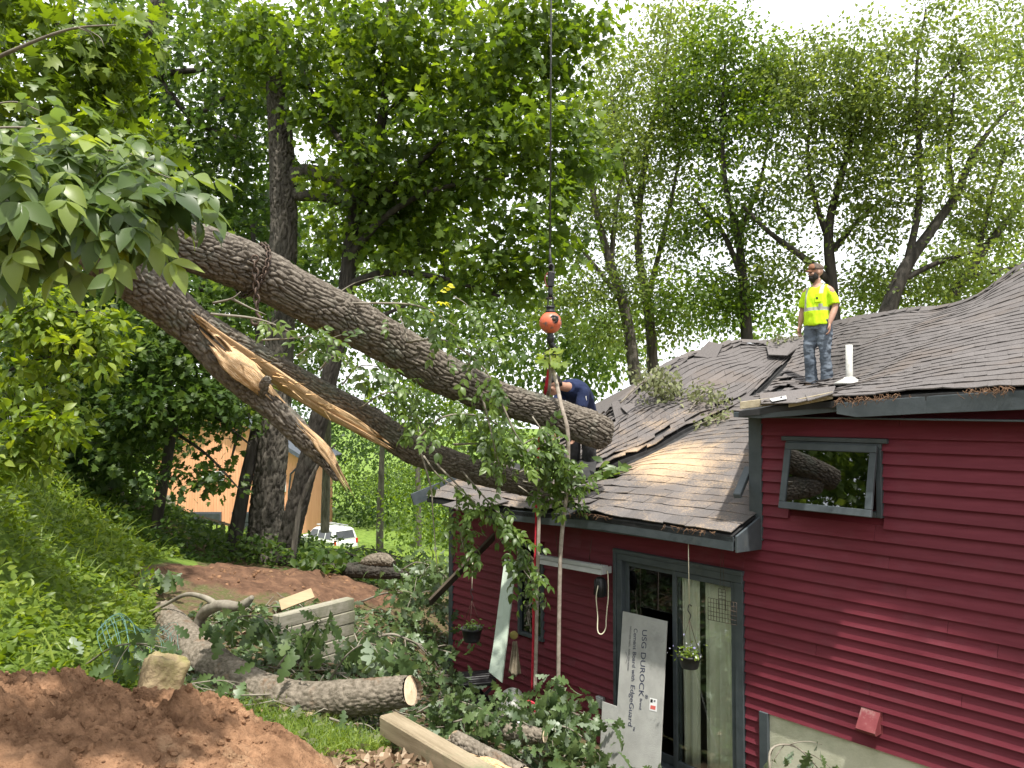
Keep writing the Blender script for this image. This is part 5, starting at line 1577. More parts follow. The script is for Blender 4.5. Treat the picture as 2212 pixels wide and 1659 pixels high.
MT['dark_plank'] = mat("stained_plank", (0.03, 0.024, 0.018), (0.075, 0.058, 0.04), scale=5, rough=.9, bump=.5, bscale=20)
MT['white_pl'] = mat("dirty_white_plastic", (0.50, 0.49, 0.44), (0.62, 0.61, 0.56), scale=6, rough=.45, c3=(.32, .30, .24), c3scale=4)
MT['jug'] = mat("clear_jug_plastic", (0.55, 0.58, 0.60), (0.66, 0.68, 0.70), scale=6, rough=.3)
MT['blue_lbl'] = mat("blue_label", (0.02, 0.07, 0.25), (0.03, 0.09, 0.3), scale=8, rough=.5)
MT['cord'] = mat("cream_cord", (0.62, 0.57, 0.42), (0.7, 0.65, 0.5), scale=8, rough=.5)
MT['pot'] = mat("black_pot", (0.022, 0.022, 0.024), (0.04, 0.04, 0.043), scale=8, rough=.5)
MT['rag'] = mat("tan_rag", (0.30, 0.25, 0.18), (0.40, 0.34, 0.25), scale=8, rough=.95)
MT['redhose'] = mat("red_hose", (0.45, 0.03, 0.05), (0.55, 0.05, 0.07), scale=8, rough=.4)
MT['stone'] = mat("mossy_stone", (0.20, 0.15, 0.085), (0.36, 0.28, 0.17), scale=6, rough=.95, bump=1, bscale=18, c3=(.17, .16, .055), c3scale=3, c3range=(.5, .66), bdist=.02)
MT['rock'] = mat("soil_stained_rock", (0.22, 0.13, 0.09), (0.34, 0.22, 0.16), scale=6, rough=.95, bump=.7, bscale=30)

# cement board with its print, leaning on the door
ca, cb = on_wall(1345, 1320, -.16), on_wall(1441, 1343, -.16)
base_q = -.42
def cbp(u, v, q0=-.16, ztop=None):
    """point of the leaning board's plane seen at (u, v)"""
    n = CB_N; d = P(u, v, 2) - P(u, v, 1); o = Vector((0, 0, CAMZ))
    t = (n.dot(CB_O) - n.dot(o)) / n.dot(d)
    return o + d * t
tl, tr = W(ca[0], -.10, ca[1]), W(cb[0], -.10, cb[1])
CB_O = tl
lean = (QX * .26 + Vector((0, 0, 1))).normalized()
CB_N = (tr - tl).normalized().cross(lean).normalized()
if CB_N.y > 0: CB_N = -CB_N
outl = [(1345, 1320), (1441, 1342), (1424, 1690), (1294, 1650), (1301, 1515), (1333, 1526)]
cpts = [cbp(u, v) for u, v in outl]
board = thing("cement_board", "notched grey cement backer board with print leaning against the sliding door", "board", cpts[3])
slab("panel", cpts if (cpts[1] - cpts[0]).cross(cpts[2] - cpts[0]).dot(CB_N) > 0 else list(reversed(cpts)), .013, MT['cement'], board, .002)
ctr = (cpts[1] + cpts[2]) / 2
ey = (cpts[0] - cpts[1]).normalized()                                 # across, towards the left edge of the board
ex = (cpts[2] - cpts[1]).normalized()


def text(name, s, u0, v0, u1, v1, m, parent, height=None):
    """lettering that runs from (u0,v0) to (u1,v1) on the board; its own outline gives the letters"""
    a, b = cbp(u0, v0) + CB_N * .002, cbp(u1, v1) + CB_N * .002
    cu = bpy.data.curves.new(name, 'FONT'); cu.body = s; cu.extrude = .0006; cu.size = 1.0
    tmp = bpy.data.objects.new("tmp", cu); COL.objects.link(tmp); bpy.context.view_layer.update()
    w = tmp.dimensions.x
    me = bpy.data.meshes.new_from_object(tmp.evaluated_get(bpy.context.evaluated_depsgraph_get()))
    bpy.data.objects.remove(tmp)
    me.name = name; me.materials.clear(); me.materials.append(m)
    X = (b - a); sc = X.length / w; X.normalize()
    Z = CB_N; Y = Z.cross(X).normalized()
    Mt = Matrix((X, Y, Z)).transposed().to_4x4()
    sy = sc if height is None else height
    return reg(bpy.data.objects.new(name, me), parent, Matrix.Translation(a) @ Mt @ Matrix.Diagonal((sc, sy, 1, 1)))


text("lettering", "USG DUROCK", 1388, 1359, 1380, 1503, MT['print'], board, .088)
text("lettering", "\u00ae", 1394, 1500, 1393, 1508, MT['print'], board, .05)
text("lettering", "Brand", 1383, 1508, 1381, 1531, MT['print'], board, .04)
text("lettering", "Cement Board with", 1370, 1357, 1364, 1470, MT['print'], board, .065)
text("lettering", "EdgeGuard", 1363, 1478, 1357, 1566, MT['print'], board, .08)
text("lettering", "\u2122", 1366, 1567, 1365, 1576, MT['print'], board, .05)
text("lettering", "SMOOTH SIDE: MASTIC   ROUGH SIDE: MORTAR", 1361, 1352, 1355, 1448, MT['print_grey'], board, .03)
mk = Bag(); mk.bar(cbp(1352, 1408) + CB_N * .002, cbp(1356, 1420) + CB_N * .002, .004, .001, CB_N); mk.bar(cbp(1356, 1420) + CB_N * .002, cbp(1352, 1433) + CB_N * .002, .004, .001, CB_N)
mk.obj("tick_mark", MT['print_grey'], board)
def patch(name, u0, v0, u1, v1, m, off):
    pts = [cbp(u0, v0), cbp(u1, v0 + (u1 - u0) * .23), cbp(u1 - 1, v1 + (u1 - u0) * .23), cbp(u0 - 1, v1)]
    return slab(name, [p + CB_N * off for p in pts], .0006, m, board, 0)
patch("sticker", 1404, 1507, 1420, 1534, MT['sticker'], .0022)
patch("sticker_print", 1406, 1523, 1417, 1531, MT['flag_red'], .0036); patch("sticker_print", 1406, 1510, 1411, 1517, MT['black'], .0036); patch("sticker_print", 1413, 1512, 1417, 1516, MT['print_grey'], .0036)

# pale sage board leaning over the small window
a0 = [P(1092, 1208, 9.35), P(1117, 1212, 9.25), P(1086, 1475, 8.75), P(1058, 1452, 8.85), P(1067, 1400, 8.95)]
o = slab("sage_board", a0, .025, MT['sage'], None, .003); tag(o, "long pale sage painted board leaning on the red wall above the small black table", "board")
# torn dark fascia plank sticking out from the broken eave
o = bar("fascia_plank", P(1068, 1158, 9.7), P(928, 1302, 9.2), .03, .17, MT['dark_plank'], None, up=(.3, -.5, .8), bev=.004); tag(o, "dark broken fascia plank slanting down from the torn eave", "plank")
# loose grey downpipe end beside the corner board
o = bar("downspout_piece", P(1617, 1012, 7.3), P(1592, 1072, 6.95), .07, .05, MT['trim'], None, bev=.006); tag(o, "short loose slate downspout piece resting on the lower roof by the corner", "downspout")

# fluorescent shop light under the eave
la, lb = P(1166, 1207, 9.0), P(1310, 1232, 8.25)
light = thing("shop_light", "long white shop light fixture hanging under the lower eave", "light fixture", la)
dr = (lb - la).normalized(); sd = Vector((-dr.y, dr.x, 0))
for k, (off, w_, tz) in enumerate([(-.05, .07, -.5), (.05, .07, .5)]):
    slab("reflector", [la + sd * (off - w_ * .5) + Vector((0, 0, -.035 if k == 0 else .0)), lb + sd * (off - w_ * .5) + Vector((0, 0, -.035 if k == 0 else .0)), lb + sd * (off + w_ * .5) + Vector((0, 0, 0 if k == 0 else -.035)), la + sd * (off + w_ * .5) + Vector((0, 0, 0 if k == 0 else -.035))], .004, MT['pvc'], light, 0)
bar("housing", la + Vector((0, 0, .025)), lb + Vector((0, 0, .025)), .06, .045, MT['vinyl'], light, bev=.004)
for s_ in (-.035, .035):
    tube("lamp_tube", [la + sd * s_ + dr * .04 + Vector((0, 0, -.025)), lb + sd * s_ - dr * .04 + Vector((0, 0, -.025))], .013, MT['white_pl'], light, 8)
for e in (la, lb): bar("end_cap", e - dr * .006, e + dr * .006, .15, .07, MT['vinyl'], light)
tube("hanger", [lb - dr * .25 + Vector((0, 0, .05)), P(1278, 1165, 8.4)], .003, MT['iron'], light, 5)
tube("hanger", [la + dr * .3 + Vector((0, 0, .05)), P(1200, 1150, 8.75)], .003, MT['iron'], light, 5)
tube("power_cord", [lb + Vector((0, 0, .0)), P(1313, 1240, 8.2), P(1314, 1285, 8.2), P(1310, 1330, 8.2), P(1308, 1358, 8.2), P(1299, 1370, 8.2), P(1291, 1362, 8.22), P(1291, 1330, 8.25), P(1288, 1290, 8.25), P(1292, 1265, 8.25)], .006, MT['cord'], light, 6, n=60)
# black insect lamp on the wall
kz = P(1297, 1268, 8.3)
zap = thing("insect_lamp", "small black caged insect lamp hanging under the shop light", "lamp", kz)
tube("case", [kz + Vector((0, 0, -.10)), kz + Vector((0, 0, -.085)), kz + Vector((0, 0, .0)), kz + Vector((0, 0, .09)), kz + Vector((0, 0, .105))], [.05, .058, .062, .05, .03], MT['black'], zap, 14)
for k in range(10):
    a = k / 10 * 6.283
    tube("cage_bar", [kz + Vector((.07 * math.cos(a), .07 * math.sin(a), -.09)), kz + Vector((.062 * math.cos(a), .062 * math.sin(a), .08))], .004, MT['black'], zap, 5)
tube("hanger", [kz + Vector((0, 0, .1)), P(1297, 1215, 8.3)], .002, MT['iron'], zap, 4)


def hanging_pot(c, r, h, label, chain_top, wires=3, flowers=True, seed=1):
    t = thing("hanging_basket", label, "hanging basket", c)
    lathe("pot", [(.0, 0), (r * .72, 0), (r * .78, .02), (r * .98, h - .02), (r * 1.05, h - .02), (r * 1.05, h), (r * .95, h), (r * .9, h - .03), (0, h - .03)], MT['pot'], t, c, 22)
    hook = c + Vector((0, 0, h + .32))
    for k in range(wires):
        a = 6.283 * k / wires + .4
        tube("wire", [c + Vector((r * math.cos(a), r * math.sin(a), h)), hook], .0022, MT['iron'], t, 4)
    tube("s_hook", [hook, hook + Vector((.012, 0, .04)), hook + Vector((-.012, 0, .09)), hook + Vector((0, 0, .14)), hook + Vector((.022, 0, .125))], .005, MT['black'], t, 6, n=16)
    tube("cord", [hook + Vector((0, 0, .13)), chain_top], .004, MT['cord'], t, 5)
    lv = Leaves(); n = 120; r_ = np.random.default_rng(seed)
    pos = np.column_stack([r_.normal(0, r * .6, n), r_.normal(0, r * .6, n), h - .02 + np.abs(r_.normal(0, .04, n))]) + np.array(c)
    lv.add(OVATE, pos, np.column_stack([r_.normal(0, 1, (n, 2)), r_.uniform(-.4, 1, n)]), r_.normal(0, .6, (n, 3)) + np.array([0, 0, 1]), r_.uniform(.025, .05, n), r_.uniform(.1, .8, n))
    lv.obj("foliage", MT['lf_bright' if flowers else 'lf_maple_dark'], t)
    if flowers:
        fl = Leaves(); m = 30
        pos = np.column_stack([r_.normal(0, r * .7, m), r_.normal(0, r * .7, m), h + np.abs(r_.normal(.02, .06, m))]) + np.array(c)
        fl.add(SIMPLE, pos, r_.normal(0, 1, (m, 3)), r_.normal(0, 1, (m, 3)), r_.uniform(.018, .03, m), r_.uniform(0, 1, m))
        fl.obj("flowers", leaf_mat("pale_petal", [(0, (.25, .22, .5)), (.35, (.6, .62, .75)), (1, (.75, .76, .75))], .3), t)
    return t


hanging_pot(P(1490, 1442, 7.25), .105, .12, "black hanging basket with small pale flowers before the door glass", P(1487, 1172, 7.25))
hanging_pot(P(1019, 1385, 9.3), .125, .16, "black hanging pot with sparse green plant at the wall's far corner", P(1021, 1215, 9.4), flowers=False, seed=3)
# wire suet feeder
fb = thing("wire_feeder", "rusty wire grid feeder hanging before the door glass", "bird feeder", P(1560, 1345, 7.1))
f0 = P(1560, 1318, 7.1)
for k in range(11):
    x = -.105 + .021 * k
    dz = .0
    tube("wire", [f0 + Vector((x, x * -.9, -.11)), f0 + Vector((x, x * -.9, .09))], .0022, MT['iron'], fb, 4)
for k in range(6):
    z_ = -.11 + .04 * k
    tube("wire", [f0 + Vector((-.105, .095, z_)), f0 + Vector((.105, -.095, z_))], .0022, MT['iron'], fb, 4)
for x in (-.025, 0, .025): tube("wire", [f0 + Vector((x, -x, .0)), f0 + Vector((x, -x, .19))], .0025, MT['iron'], fb, 4)
for z_ in (.1, .13, .16, .19): tube("wire", [f0 + Vector((-.025, .025, z_)), f0 + Vector((.025, -.025, z_))], .0025, MT['iron'], fb, 4)
for x in (-.015, .015): tube("hanger_wire", [f0 + Vector((x, -x, .19)), P(1560, 1178, 7.1) + Vector((x * .4, 0, 0))], .002, MT['iron'], fb, 4)

# small black folding table
tb = P(1034, 1462, 9.0)
gzt = gz(tb.x, tb.y)
table = thing("folding_table", "small black folding table at the foot of the sage board", "table", (tb.x, tb.y, gzt))
for k in range(6): box("slat", (tb.x - .02, tb.y - .21 + .075 * k, tb.z + .0), (.44, .062, .018), MT['black'], table, Matrix.Rotation(.25, 3, 'Z'), .003)
bar("apron", Vector((tb.x - .24, tb.y - .22, tb.z - .03)), Vector((tb.x + .2, tb.y - .12, tb.z - .03)), .02, .045, MT['black'], table)
for sy in (-.17, .17):
    for sx in (-1, 1): bar("leg", Vector((tb.x - sx * .2, tb.y + sy, tb.z - .02)), Vector((tb.x + sx * .2, tb.y + sy + .03, gzt)), .02, .035, MT['black'], table)

# white tub and water jug
tub0 = P(1103, 1520, 8.75)
g0 = gz(tub0.x, tub0.y)
tubt = thing("plastic_tub", "off-white ribbed plastic tub standing on its side by the red wall", "tub", (tub0.x, tub0.y, g0))
prof = [(.0, -.12), (.13, -.12), (.15, -.10), (.165, .10), (.185, .11), (.185, .125), (.17, .125), (.155, .11), (.13, -.09), (0, -.09)]
lathe("shell", prof, MT['white_pl'], tubt, (tub0.x, tub0.y, g0 + .19), 24, Matrix.Rotation(math.radians(-75), 3, 'X') @ Matrix.Rotation(.3, 3, 'Z') @ Matrix.Diagonal((.8, 1.05, 1)))
for k in range(5):
    a = 3.6 + k * .3
    bar("rib", Vector((tub0.x + .13 * math.cos(a), tub0.y - .10, g0 + .19 + .15 * math.sin(a))), Vector((tub0.x + .145 * math.cos(a), tub0.y + .08, g0 + .19 + .17 * math.sin(a))), .012, .012, MT['white_pl'], tubt)
jg = P(1108, 1530, 8.3)
jz = gz(jg.x, jg.y) + .09
jug = thing("water_jug", "clear plastic jug with blue label lying by the wall", "jug", (jg.x, jg.y, jz - .09))
JM = Matrix.Rotation(math.radians(70), 3, 'Y') @ Matrix.Rotation(.4, 3, 'X')
lathe("bottle", [(.0, -.13), (.075, -.13), (.085, -.115), (.085, .03), (.07, .08), (.03, .115), (.024, .125), (.024, .15), (0, .15)], MT['jug'], jug, (jg.x, jg.y, jz), 20, JM)
lathe("cap", [(0, .17), (.026, .17), (.026, .148), (0, .148)], MT['sticker'], jug, (jg.x, jg.y, jz), 14, JM)
tube("handle", [Vector((jg.x, jg.y, jz)) + JM @ Vector(c) for c in [(-.07, -.02, .085), (-.1, -.03, .06), (-.1, -.03, -.02), (-.08, -.02, -.05)]], .012, MT['jug'], jug, 8, n=14)
bar("label", Vector((jg.x + .02, jg.y - .085, jz - .02)), Vector((jg.x + .09, jg.y - .083, jz - .035)), .09, .004, MT['blue_lbl'], jug, up=(0, -1, 0))
# hanging rag, bucket rim, red hose
rg = thing("work_rag", "tan rag hanging on the wall beside the sage board", "rag", P(1112, 1440, 9.2))
V = []
for i in range(9):
    for j in range(12):
        t, k = i / 8 - .5, j / 11
        V.append(P(1112, 1385, 9.2) + Vector((t * (.05 + .10 * k), .03 * math.sin(t * 18 + k * 3), -.42 * k * (1 - .25 * abs(t)))))
o = mesh("cloth", V, [(i * 12 + j, (i + 1) * 12 + j, (i + 1) * 12 + j + 1, i * 12 + j + 1) for i in range(8) for j in range(11)], MT['rag'], rg, True); o.modifiers.new("t", 'SOLIDIFY').thickness = .004
q = Bag(); ball_(q, P(1110, 1372, 9.2), (.05, .035, .05)); q.obj("cap_cloth", mat("yellow_cloth", (.32, .27, .08), (.4, .34, .12), scale=8, rough=.9), rg, True)
h0 = on_ground(1130, 1560); h0.z += .03
tag(tube("red_hose", [h0 + Vector((.15 * math.cos(t) * (1 + .1 * math.sin(3 * t)), .1 * math.sin(t), .05 + .09 * math.sin(t * .9 + 1) + .004 * t)) for t in np.linspace(0, 8.5, 16)], .013, MT['redhose'], None, 8, n=70), "loop of red hose among the fallen leaves by the jug", "hose")

# ------------------------------------------------------------------ timbers, logs, stones in the yard
A_, B_ = P(838, 1562, 6.05), P(1070, 1700, 4.85)
beam = bar("landscape_timber", A_, B_, .15, .15, MT['old_wood'], None, bev=.012)
tag(beam, "weathered square landscape timber running down to the bottom edge", "timber")


def yard_log(name, label, ctrl, m, cell, seed, cut=True, sides=90, n=260, depth=.014, cutm=None, lump=.06):
    p, r = trunk_pts(ctrl, n)
    t = thing(name, label, "log", (p[0][0], p[0][1], p[0][2] - r[0]))
    bark_trunk("bark", p, r, m, t, sides, depth, cell, seed, lump=lump, endcap=False)
    for e, s in ((n - 1, 1), (0, -1)):
        d = p[e] - p[e - s * 2]; d /= np.linalg.norm(d)
        a = np.linspace(0, 6.283, 40, endpoint=False)
        rt = np.cross(d, [0, 0, 1]); rt /= np.linalg.norm(rt); up = np.cross(rt, d)
        rings = []
        for f in (1.0, .8, .6, .4, .2):
            wob = 1 + .05 * vnoise(np.column_stack([np.cos(a) * 2 + seed, np.sin(a) * 2, a * 0]))
            rings.append(p[e] + d * (.012 + .006 * (1 - f)) + (np.cos(a)[:, None] * rt + np.sin(a)[:, None] * up) * (r[e] * .97 * f * wob)[:, None])
        V = np.vstack(rings + [[p[e] + d * .02]])
        Fs = [(k * 40 + i, k * 40 + (i + 1) % 40, (k + 1) * 40 + (i + 1) % 40, (k + 1) * 40 + i) for k in range(4) for i in range(40)] + [(160 + i, 160 + (i + 1) % 40, 200) for i in range(40)]
        mesh("cut_end", V, Fs, cutm or MT['wood_cut'], t)
    return t


yard_log("fallen_log", "long curved bark-covered log lying in the grass, its pale cut end facing the house",
         [(350, 1322, 9.3, 48), (385, 1368, 8.7, 70), (430, 1420, 8.1, 86), (490, 1460, 7.6, 84), (560, 1495, 7.2, 78), (650, 1512, 6.95, 74), (760, 1508, 6.8, 72), (868, 1494, 6.7, 64), (884, 1492, 6.68, 62)], MT['bark_oak'], (.10, .04), 11)
sn = thing("snag_branch", "crooked dark branch stub arching over the far end of the curved log", "branch", P(430, 1330, 8.9))
bag = Bag()
pts, rr = trunk_pts([(428, 1352, 8.8, 22), (440, 1325, 8.75, 26), (470, 1308, 8.6, 24), (510, 1310, 8.5, 20), (530, 1304, 8.45, 18), (545, 1290, 8.4, 10)], 40); bag.tube(pts, rr * (1 + .1 * vnoise(pts * 14)), 9)
pts, rr = trunk_pts([(470, 1308, 8.6, 16), (440, 1290, 8.7, 12), (400, 1285, 8.8, 9), (350, 1310, 9, 7), (300, 1330, 9.1, 5), (230, 1350, 9.2, 3)], 40); bag.tube(pts, rr, 7)
bag.obj("wood", MT['twig'], sn, True)
yard_log("cut_log", "short split log with torn orange wood beside the landscape timber at the bottom edge", [(985, 1598, 5.55, 36), (1030, 1625, 5.35, 40), (1080, 1650, 5.15, 40), (1130, 1675, 5.0, 38)], MT['bark_oak'], (.07, .035), 21, n=120, sides=60)
torn("torn_face", [(1020, 1636, 5.2, 10), (1060, 1655, 5.05, 26), (1120, 1685, 4.9, 26)], bpy.data.objects["cut_log"], .4, n=50, seed=12, facing=(-.2, -1, .4))
yard_log("short_log", "short rough log half buried in oak leaves below the red wall", [(1040, 1560, 7.3, 24), (1080, 1575, 7.1, 34), (1130, 1585, 6.95, 36), (1175, 1590, 6.85, 26)], MT['bark_oak'], (.07, .035), 22, n=100, sides=50)
yard_log("dark_log", "old dark log with peeled end lying behind the retaining timbers by the lawn", [(690, 1228, 13.6, 22), (740, 1232, 13.4, 30), (800, 1232, 13.2, 34), (850, 1238, 13, 26), (880, 1242, 12.9, 14)], MT['bark_dark'], (.14, .06), 23, n=140, sides=60, cutm=MT['dark_plank'])
yard_log("mossy_log", "crumbling mossy stump piece lying on top of the old dark log", [(775, 1222, 13.3, 12), (800, 1212, 13.2, 26), (830, 1210, 13.1, 28), (850, 1218, 13.0, 14)], MT['bark_oak'], (.12, .05), 24, n=90, sides=50, cutm=MT['dark_plank'])

# stepped retaining wall of stacked timbers
rw = thing("retaining_wall", "grey weathered retaining wall of stacked timbers beyond the curved log", "retaining wall", on_ground(700, 1400))
ra, rb = P(622, 1420, 9.0), P(752, 1400, 9.6)
for k in range(-1, 5):
    zt = .14 * k
    a = P(612, 1340, 8.3); b = P(758, 1290, 9.1)
    base = b.z - .12 - .56 - .07
    bar("timber", Vector((a.x - .02 * k, a.y, base + .12 + zt)), Vector((b.x + .01 * (k % 2), b.y, base + .12 + zt)), .13, .136, MT['grey_wood'], rw, bev=.008)
    c = Vector((b.x - .35, b.y + 1.0, 0))
pl = slab("plywood_panel", [P(602, 1298, 9.7), P(672, 1272, 9.9), P(680, 1292, 9.8), P(608, 1320, 9.6)], .02, mat("plywood", (.34, .25, .15), (.43, .32, .20), scale=5, rough=.8, stretch=(.3, 3, 3)), None, .003)
tag(pl, "tan plywood offcut lying on top of the retaining wall", "board")


def boulder(name, label, c, size, seed, m, rot=0, sharp=.5, res=26):
    t = np.linspace(-1, 1, res); a = np.linspace(0, 2 * np.pi, res * 2, endpoint=False)
    z = np.sin(t * np.pi / 2); rr = np.cos(t * np.pi / 2)
    D = np.stack([rr[:, None] * np.cos(a), rr[:, None] * np.sin(a), np.repeat(z[:, None], res * 2, 1)], -1)
    e = 2 / (1 - sharp + 1e-3) if sharp < 1 else 20
    k = (np.abs(D) ** 9).sum(-1) ** (-1 / 9) * sharp + (1 - sharp)
    q = D * k[..., None]
    q = q * (1 + .10 * fbm(q * 2 + seed, 4) + .03 * fbm(q * 9 + seed, 3))[..., None]
    q = q * np.array(size) / 2
    Rz = np.array(Matrix.Rotation(rot, 3, 'Z') @ Matrix.Rotation(.25, 3, 'Y'))
    V = q.reshape(-1, 3) @ Rz.T + np.array(c)
    s = res * 2
    i, j = np.meshgrid(np.arange(res - 1), np.arange(s), indexing='ij'); j2 = (j + 1) % s
    o = mesh(name, V, np.stack([i * s + j, i * s + j2, (i + 1) * s + j2, (i + 1) * s + j], -1).reshape(-1, 4), m, None, True)
    return tag(o, label, "stone")


boulder("stone_block", "large squarish yellow-brown mossy stone block set in the soil heap", P(348, 1478, 5.0), (.25, .20, .36), 3, MT['stone'], .5, .9, 44)
boulder("stone_block", "purplish weathered stone half buried under the mossy block", P(372, 1545, 4.95), (.2, .2, .2), 9, MT['rock'], .9, .5)
boulder("stone_block", "smooth rounded red-brown rock in the middle of the soil heap", P(250, 1570, 4.55), (.2, .16, .12), 5, MT['rock'], .2, .3)
boulder("stone_block", "flat pale stone at the left end of the soil heap", P(80, 1550, 4.5), (.3, .2, .14), 6, MT['rock'], 1.2, .5)
# crumpled green wire fencing
wf = thing("wire_fencing", "crumpled green welded wire fencing beside the mossy stone", "fencing", on_ground(280, 1400))
MT['green_wire'] = mat("green_coated_wire", (.08, .17, .15), (.13, .25, .22), scale=8, rough=.5)
def wire_at(a, b):
    c = [on_ground(*q) for q in WC]
    p = (c[0] * (1 - a) + c[1] * a) * (1 - b) + (c[3] * (1 - a) + c[2] * a) * b
    z_ = gz(p.x, p.y)
    return Vector((p.x + .03 * math.sin(b * 9 + a * 4), p.y, max(z_ + .03, p.z) + .38 * math.sin(math.pi * b) * (.6 + .4 * math.sin(a * 6)) + .02 * math.sin(a * 23) * b))


WC = [(205, 1372), (362, 1358), (385, 1470), (225, 1498)]
for k in range(20): tube("wire", [wire_at(k / 19 + .03 * math.sin(k * 3.1) * j, j / 5) for j in range(6)], .0026, MT['green_wire'], wf, 4, n=13)
for k in range(10): tube("wire", [wire_at(j / 6, k / 9) for j in range(7)], .0026, MT['green_wire'], wf, 4, n=15)
# ------------------------------------------------------------------ the neighbour's orange house, rail fence and car
def groove_mat():
    m = mat("orange_siding", (0.64, 0.30, 0.17), (0.72, 0.36, 0.215), scale=2, rough=.8, stretch=(1, 1, .3))
    nt = m.node_tree; N, L = nt.nodes, nt.links; b = N['Principled BSDF']
    tc = N.new('ShaderNodeTexCoord'); wv = N.new('ShaderNodeTexWave'); wv.wave_type = 'BANDS'; wv.bands_direction = 'X'; wv.wave_profile = 'SAW'; wv.inputs['Scale'].default_value = 1.6
    L.new(tc.outputs['Object'], wv.inputs['Vector'])
    r = N.new('ShaderNodeMapRange'); r.inputs['From Min'].default_value = .0; r.inputs['From Max'].default_value = .08; L.new(wv.outputs['Fac'], r.inputs['Value'])
    bp = N.new('ShaderNodeBump'); bp.inputs['Strength'].default_value = 1; bp.inputs['Distance'].default_value = .03; L.new(r.outputs['Result'], bp.inputs['Height']); L.new(bp.outputs['Normal'], b.inputs['Normal'])
    return m


MT['orange'] = groove_mat()
OY = 56.0
ol, orr = P(332, 1180, OY), P(655, 1190, OY)
oh = thing("orange_house", "orange vertical-board house with dark garage doors behind the trees", "house", ol)
top = P(470, 880, OY).z; ev_l, ev_r = P(332, 975, OY).z, P(655, 992, OY).z
zb = ol.z - 1.5
px = P(480, 900, OY).x
V = [(ol.x, OY, zb), (orr.x, OY, zb), (orr.x, OY, ev_r), (px, OY, top), (ol.x, OY, ev_l)]
V2 = [(x, y + 9, z) for x, y, z in V]
mesh("wall", V + V2, [(0, 1, 2, 3, 4), (9, 8, 7, 6, 5), (0, 5, 6, 1), (1, 6, 7, 2), (4, 3, 8, 9), (0, 4, 9, 5), (2, 7, 8, 3)], MT['orange'], oh)
MT['slate_roof'] = mat("grey_roofing", (.05, .06, .075), (.08, .09, .105), scale=4, rough=.8)
rf = bar("roof", Vector((px, OY + 4.2, top + .12)), Vector((orr.x + .7, OY + 4.2, ev_r - .18)), 10, .16, MT['slate_roof'], oh)
bar("rake_trim", Vector((px, OY - .8, top + .05)), Vector((orr.x + .7, OY - .8, ev_r - .25)), .06, .26, MT['slate_roof'], rf)
bar("roof_slope", Vector((px, OY + 4.2, top + .12)), Vector((ol.x - .7, OY + 4.2, ev_l - .18)), 10, .16, MT['slate_roof'], oh)
def opane(name, u0, v0, u1, v1, m, parent, y=OY - .06, d=.08):
    a, b = P(u0, v1, y), P(u1, v0, y)
    return box(name, (a + b) / 2, (b.x - a.x, d, b.z - a.z), m, parent)
MT['white_trim'] = mat("white_trim", (.6, .6, .58), (.68, .68, .66), scale=4, rough=.6)
MT['far_glass'] = mat("far_window", (.18, .21, .23), (.30, .34, .36), scale=1.5, rough=.15, spec=.6)
w_ = opane("window", 436, 1018, 484, 1042, MT['white_trim'], oh); opane("pane", 440, 1020, 481, 1039, MT['far_glass'], w_, OY - .13)
w_ = opane("window", 600, 1040, 618, 1062, MT['white_trim'], oh); opane("pane", 602, 1042, 616, 1060, MT['far_glass'], w_, OY - .13)
MT['garage'] = mat("dark_garage_door", (.025, .03, .035), (.045, .05, .056), scale=3, rough=.5)
for u0, u1 in ((410, 478), (500, 580)):
    g_ = opane("garage_door", u0, 1106, u1, 1190, MT['slate_roof'], oh)
    for k in range(4): opane("door_panel", u0 + 4, 1110 + k * 20, u1 - 4, 1127 + k * 20, MT['garage'], g_, OY - .12)
tube("downspout", [P(642, 1010, OY - .15), P(628, 1024, OY - .15), P(624, 1060, OY - .15), P(622, 1110, OY - .15)], .07, MT['garage'], oh, 8)
# sloping black rail fence
rail = thing("rail_fence", "black wooden rail fence sloping down before the orange house", "fence", P(370, 1150, 24))
ra, rb = P(372, 1100, 24), P(720, 1195, 29)
for k, dz in enumerate((0, -.75)): bar("rail", ra + Vector((0, 0, dz)), rb + Vector((0, 0, dz)), .14, .07, MT['dark_plank'], rail)
for k in range(30):
    p_ = ra.lerp(rb, k / 29)
    bar("baluster" if k % 8 else "post", p_ + Vector((0, 0, .04 if k % 8 == 0 else -.02)), p_ + Vector((0, 0, -1.0)), .04 if k % 8 else .11, .04 if k % 8 else .11, MT['dark_plank'], rail, up=(0, 1, 0))
pn = opane("fence_panel", 352, 1070, 378, 1130, MT['grey_wood'], None, 23.5, .06); pn.name = "fence_panel"; tag(pn, "grey weathered fence panel beside the thin leaning tree", "fence panel")

# white SUV parked on the lawn, seen from its rear left corner
SY = 51.0
sc_ = P(704, 1190, SY); sg0 = gz(sc_.x, sc_.y)
suv = thing("parked_suv", "white SUV with roof rack parked on the lawn beyond the fallen branches", "car", (sc_.x, sc_.y, P(704, 1194, SY).z))
MT['car_white'] = mat("white_car_paint", (.72, .72, .72), (.76, .76, .76), scale=2, rough=.25, spec=.5)
MT['car_glass'] = mat("car_glass", (.015, .017, .018), (.03, .033, .034), scale=2, rough=.08, spec=.8)
MT['tyre'] = mat("tyre_rubber", (.018, .018, .018), (.03, .03, .03), scale=20, rough=.9)
MT['taillight'] = mat("red_lens", (.5, .01, .012), (.6, .02, .02), scale=8, rough=.2)
MS = Matrix.Translation(Vector((sc_.x, sc_.y, P(704, 1194, SY).z))) @ Matrix.Rotation(math.radians(137), 4, 'Z')   # +x = forward of the car, away to the left


def car_part(name, V, Fs, m, parent, bev=0.0):
    o = mesh(name, V, Fs, m, parent); o.matrix_basis = MS
    if bev: bevel(o, bev, 2)
    return o


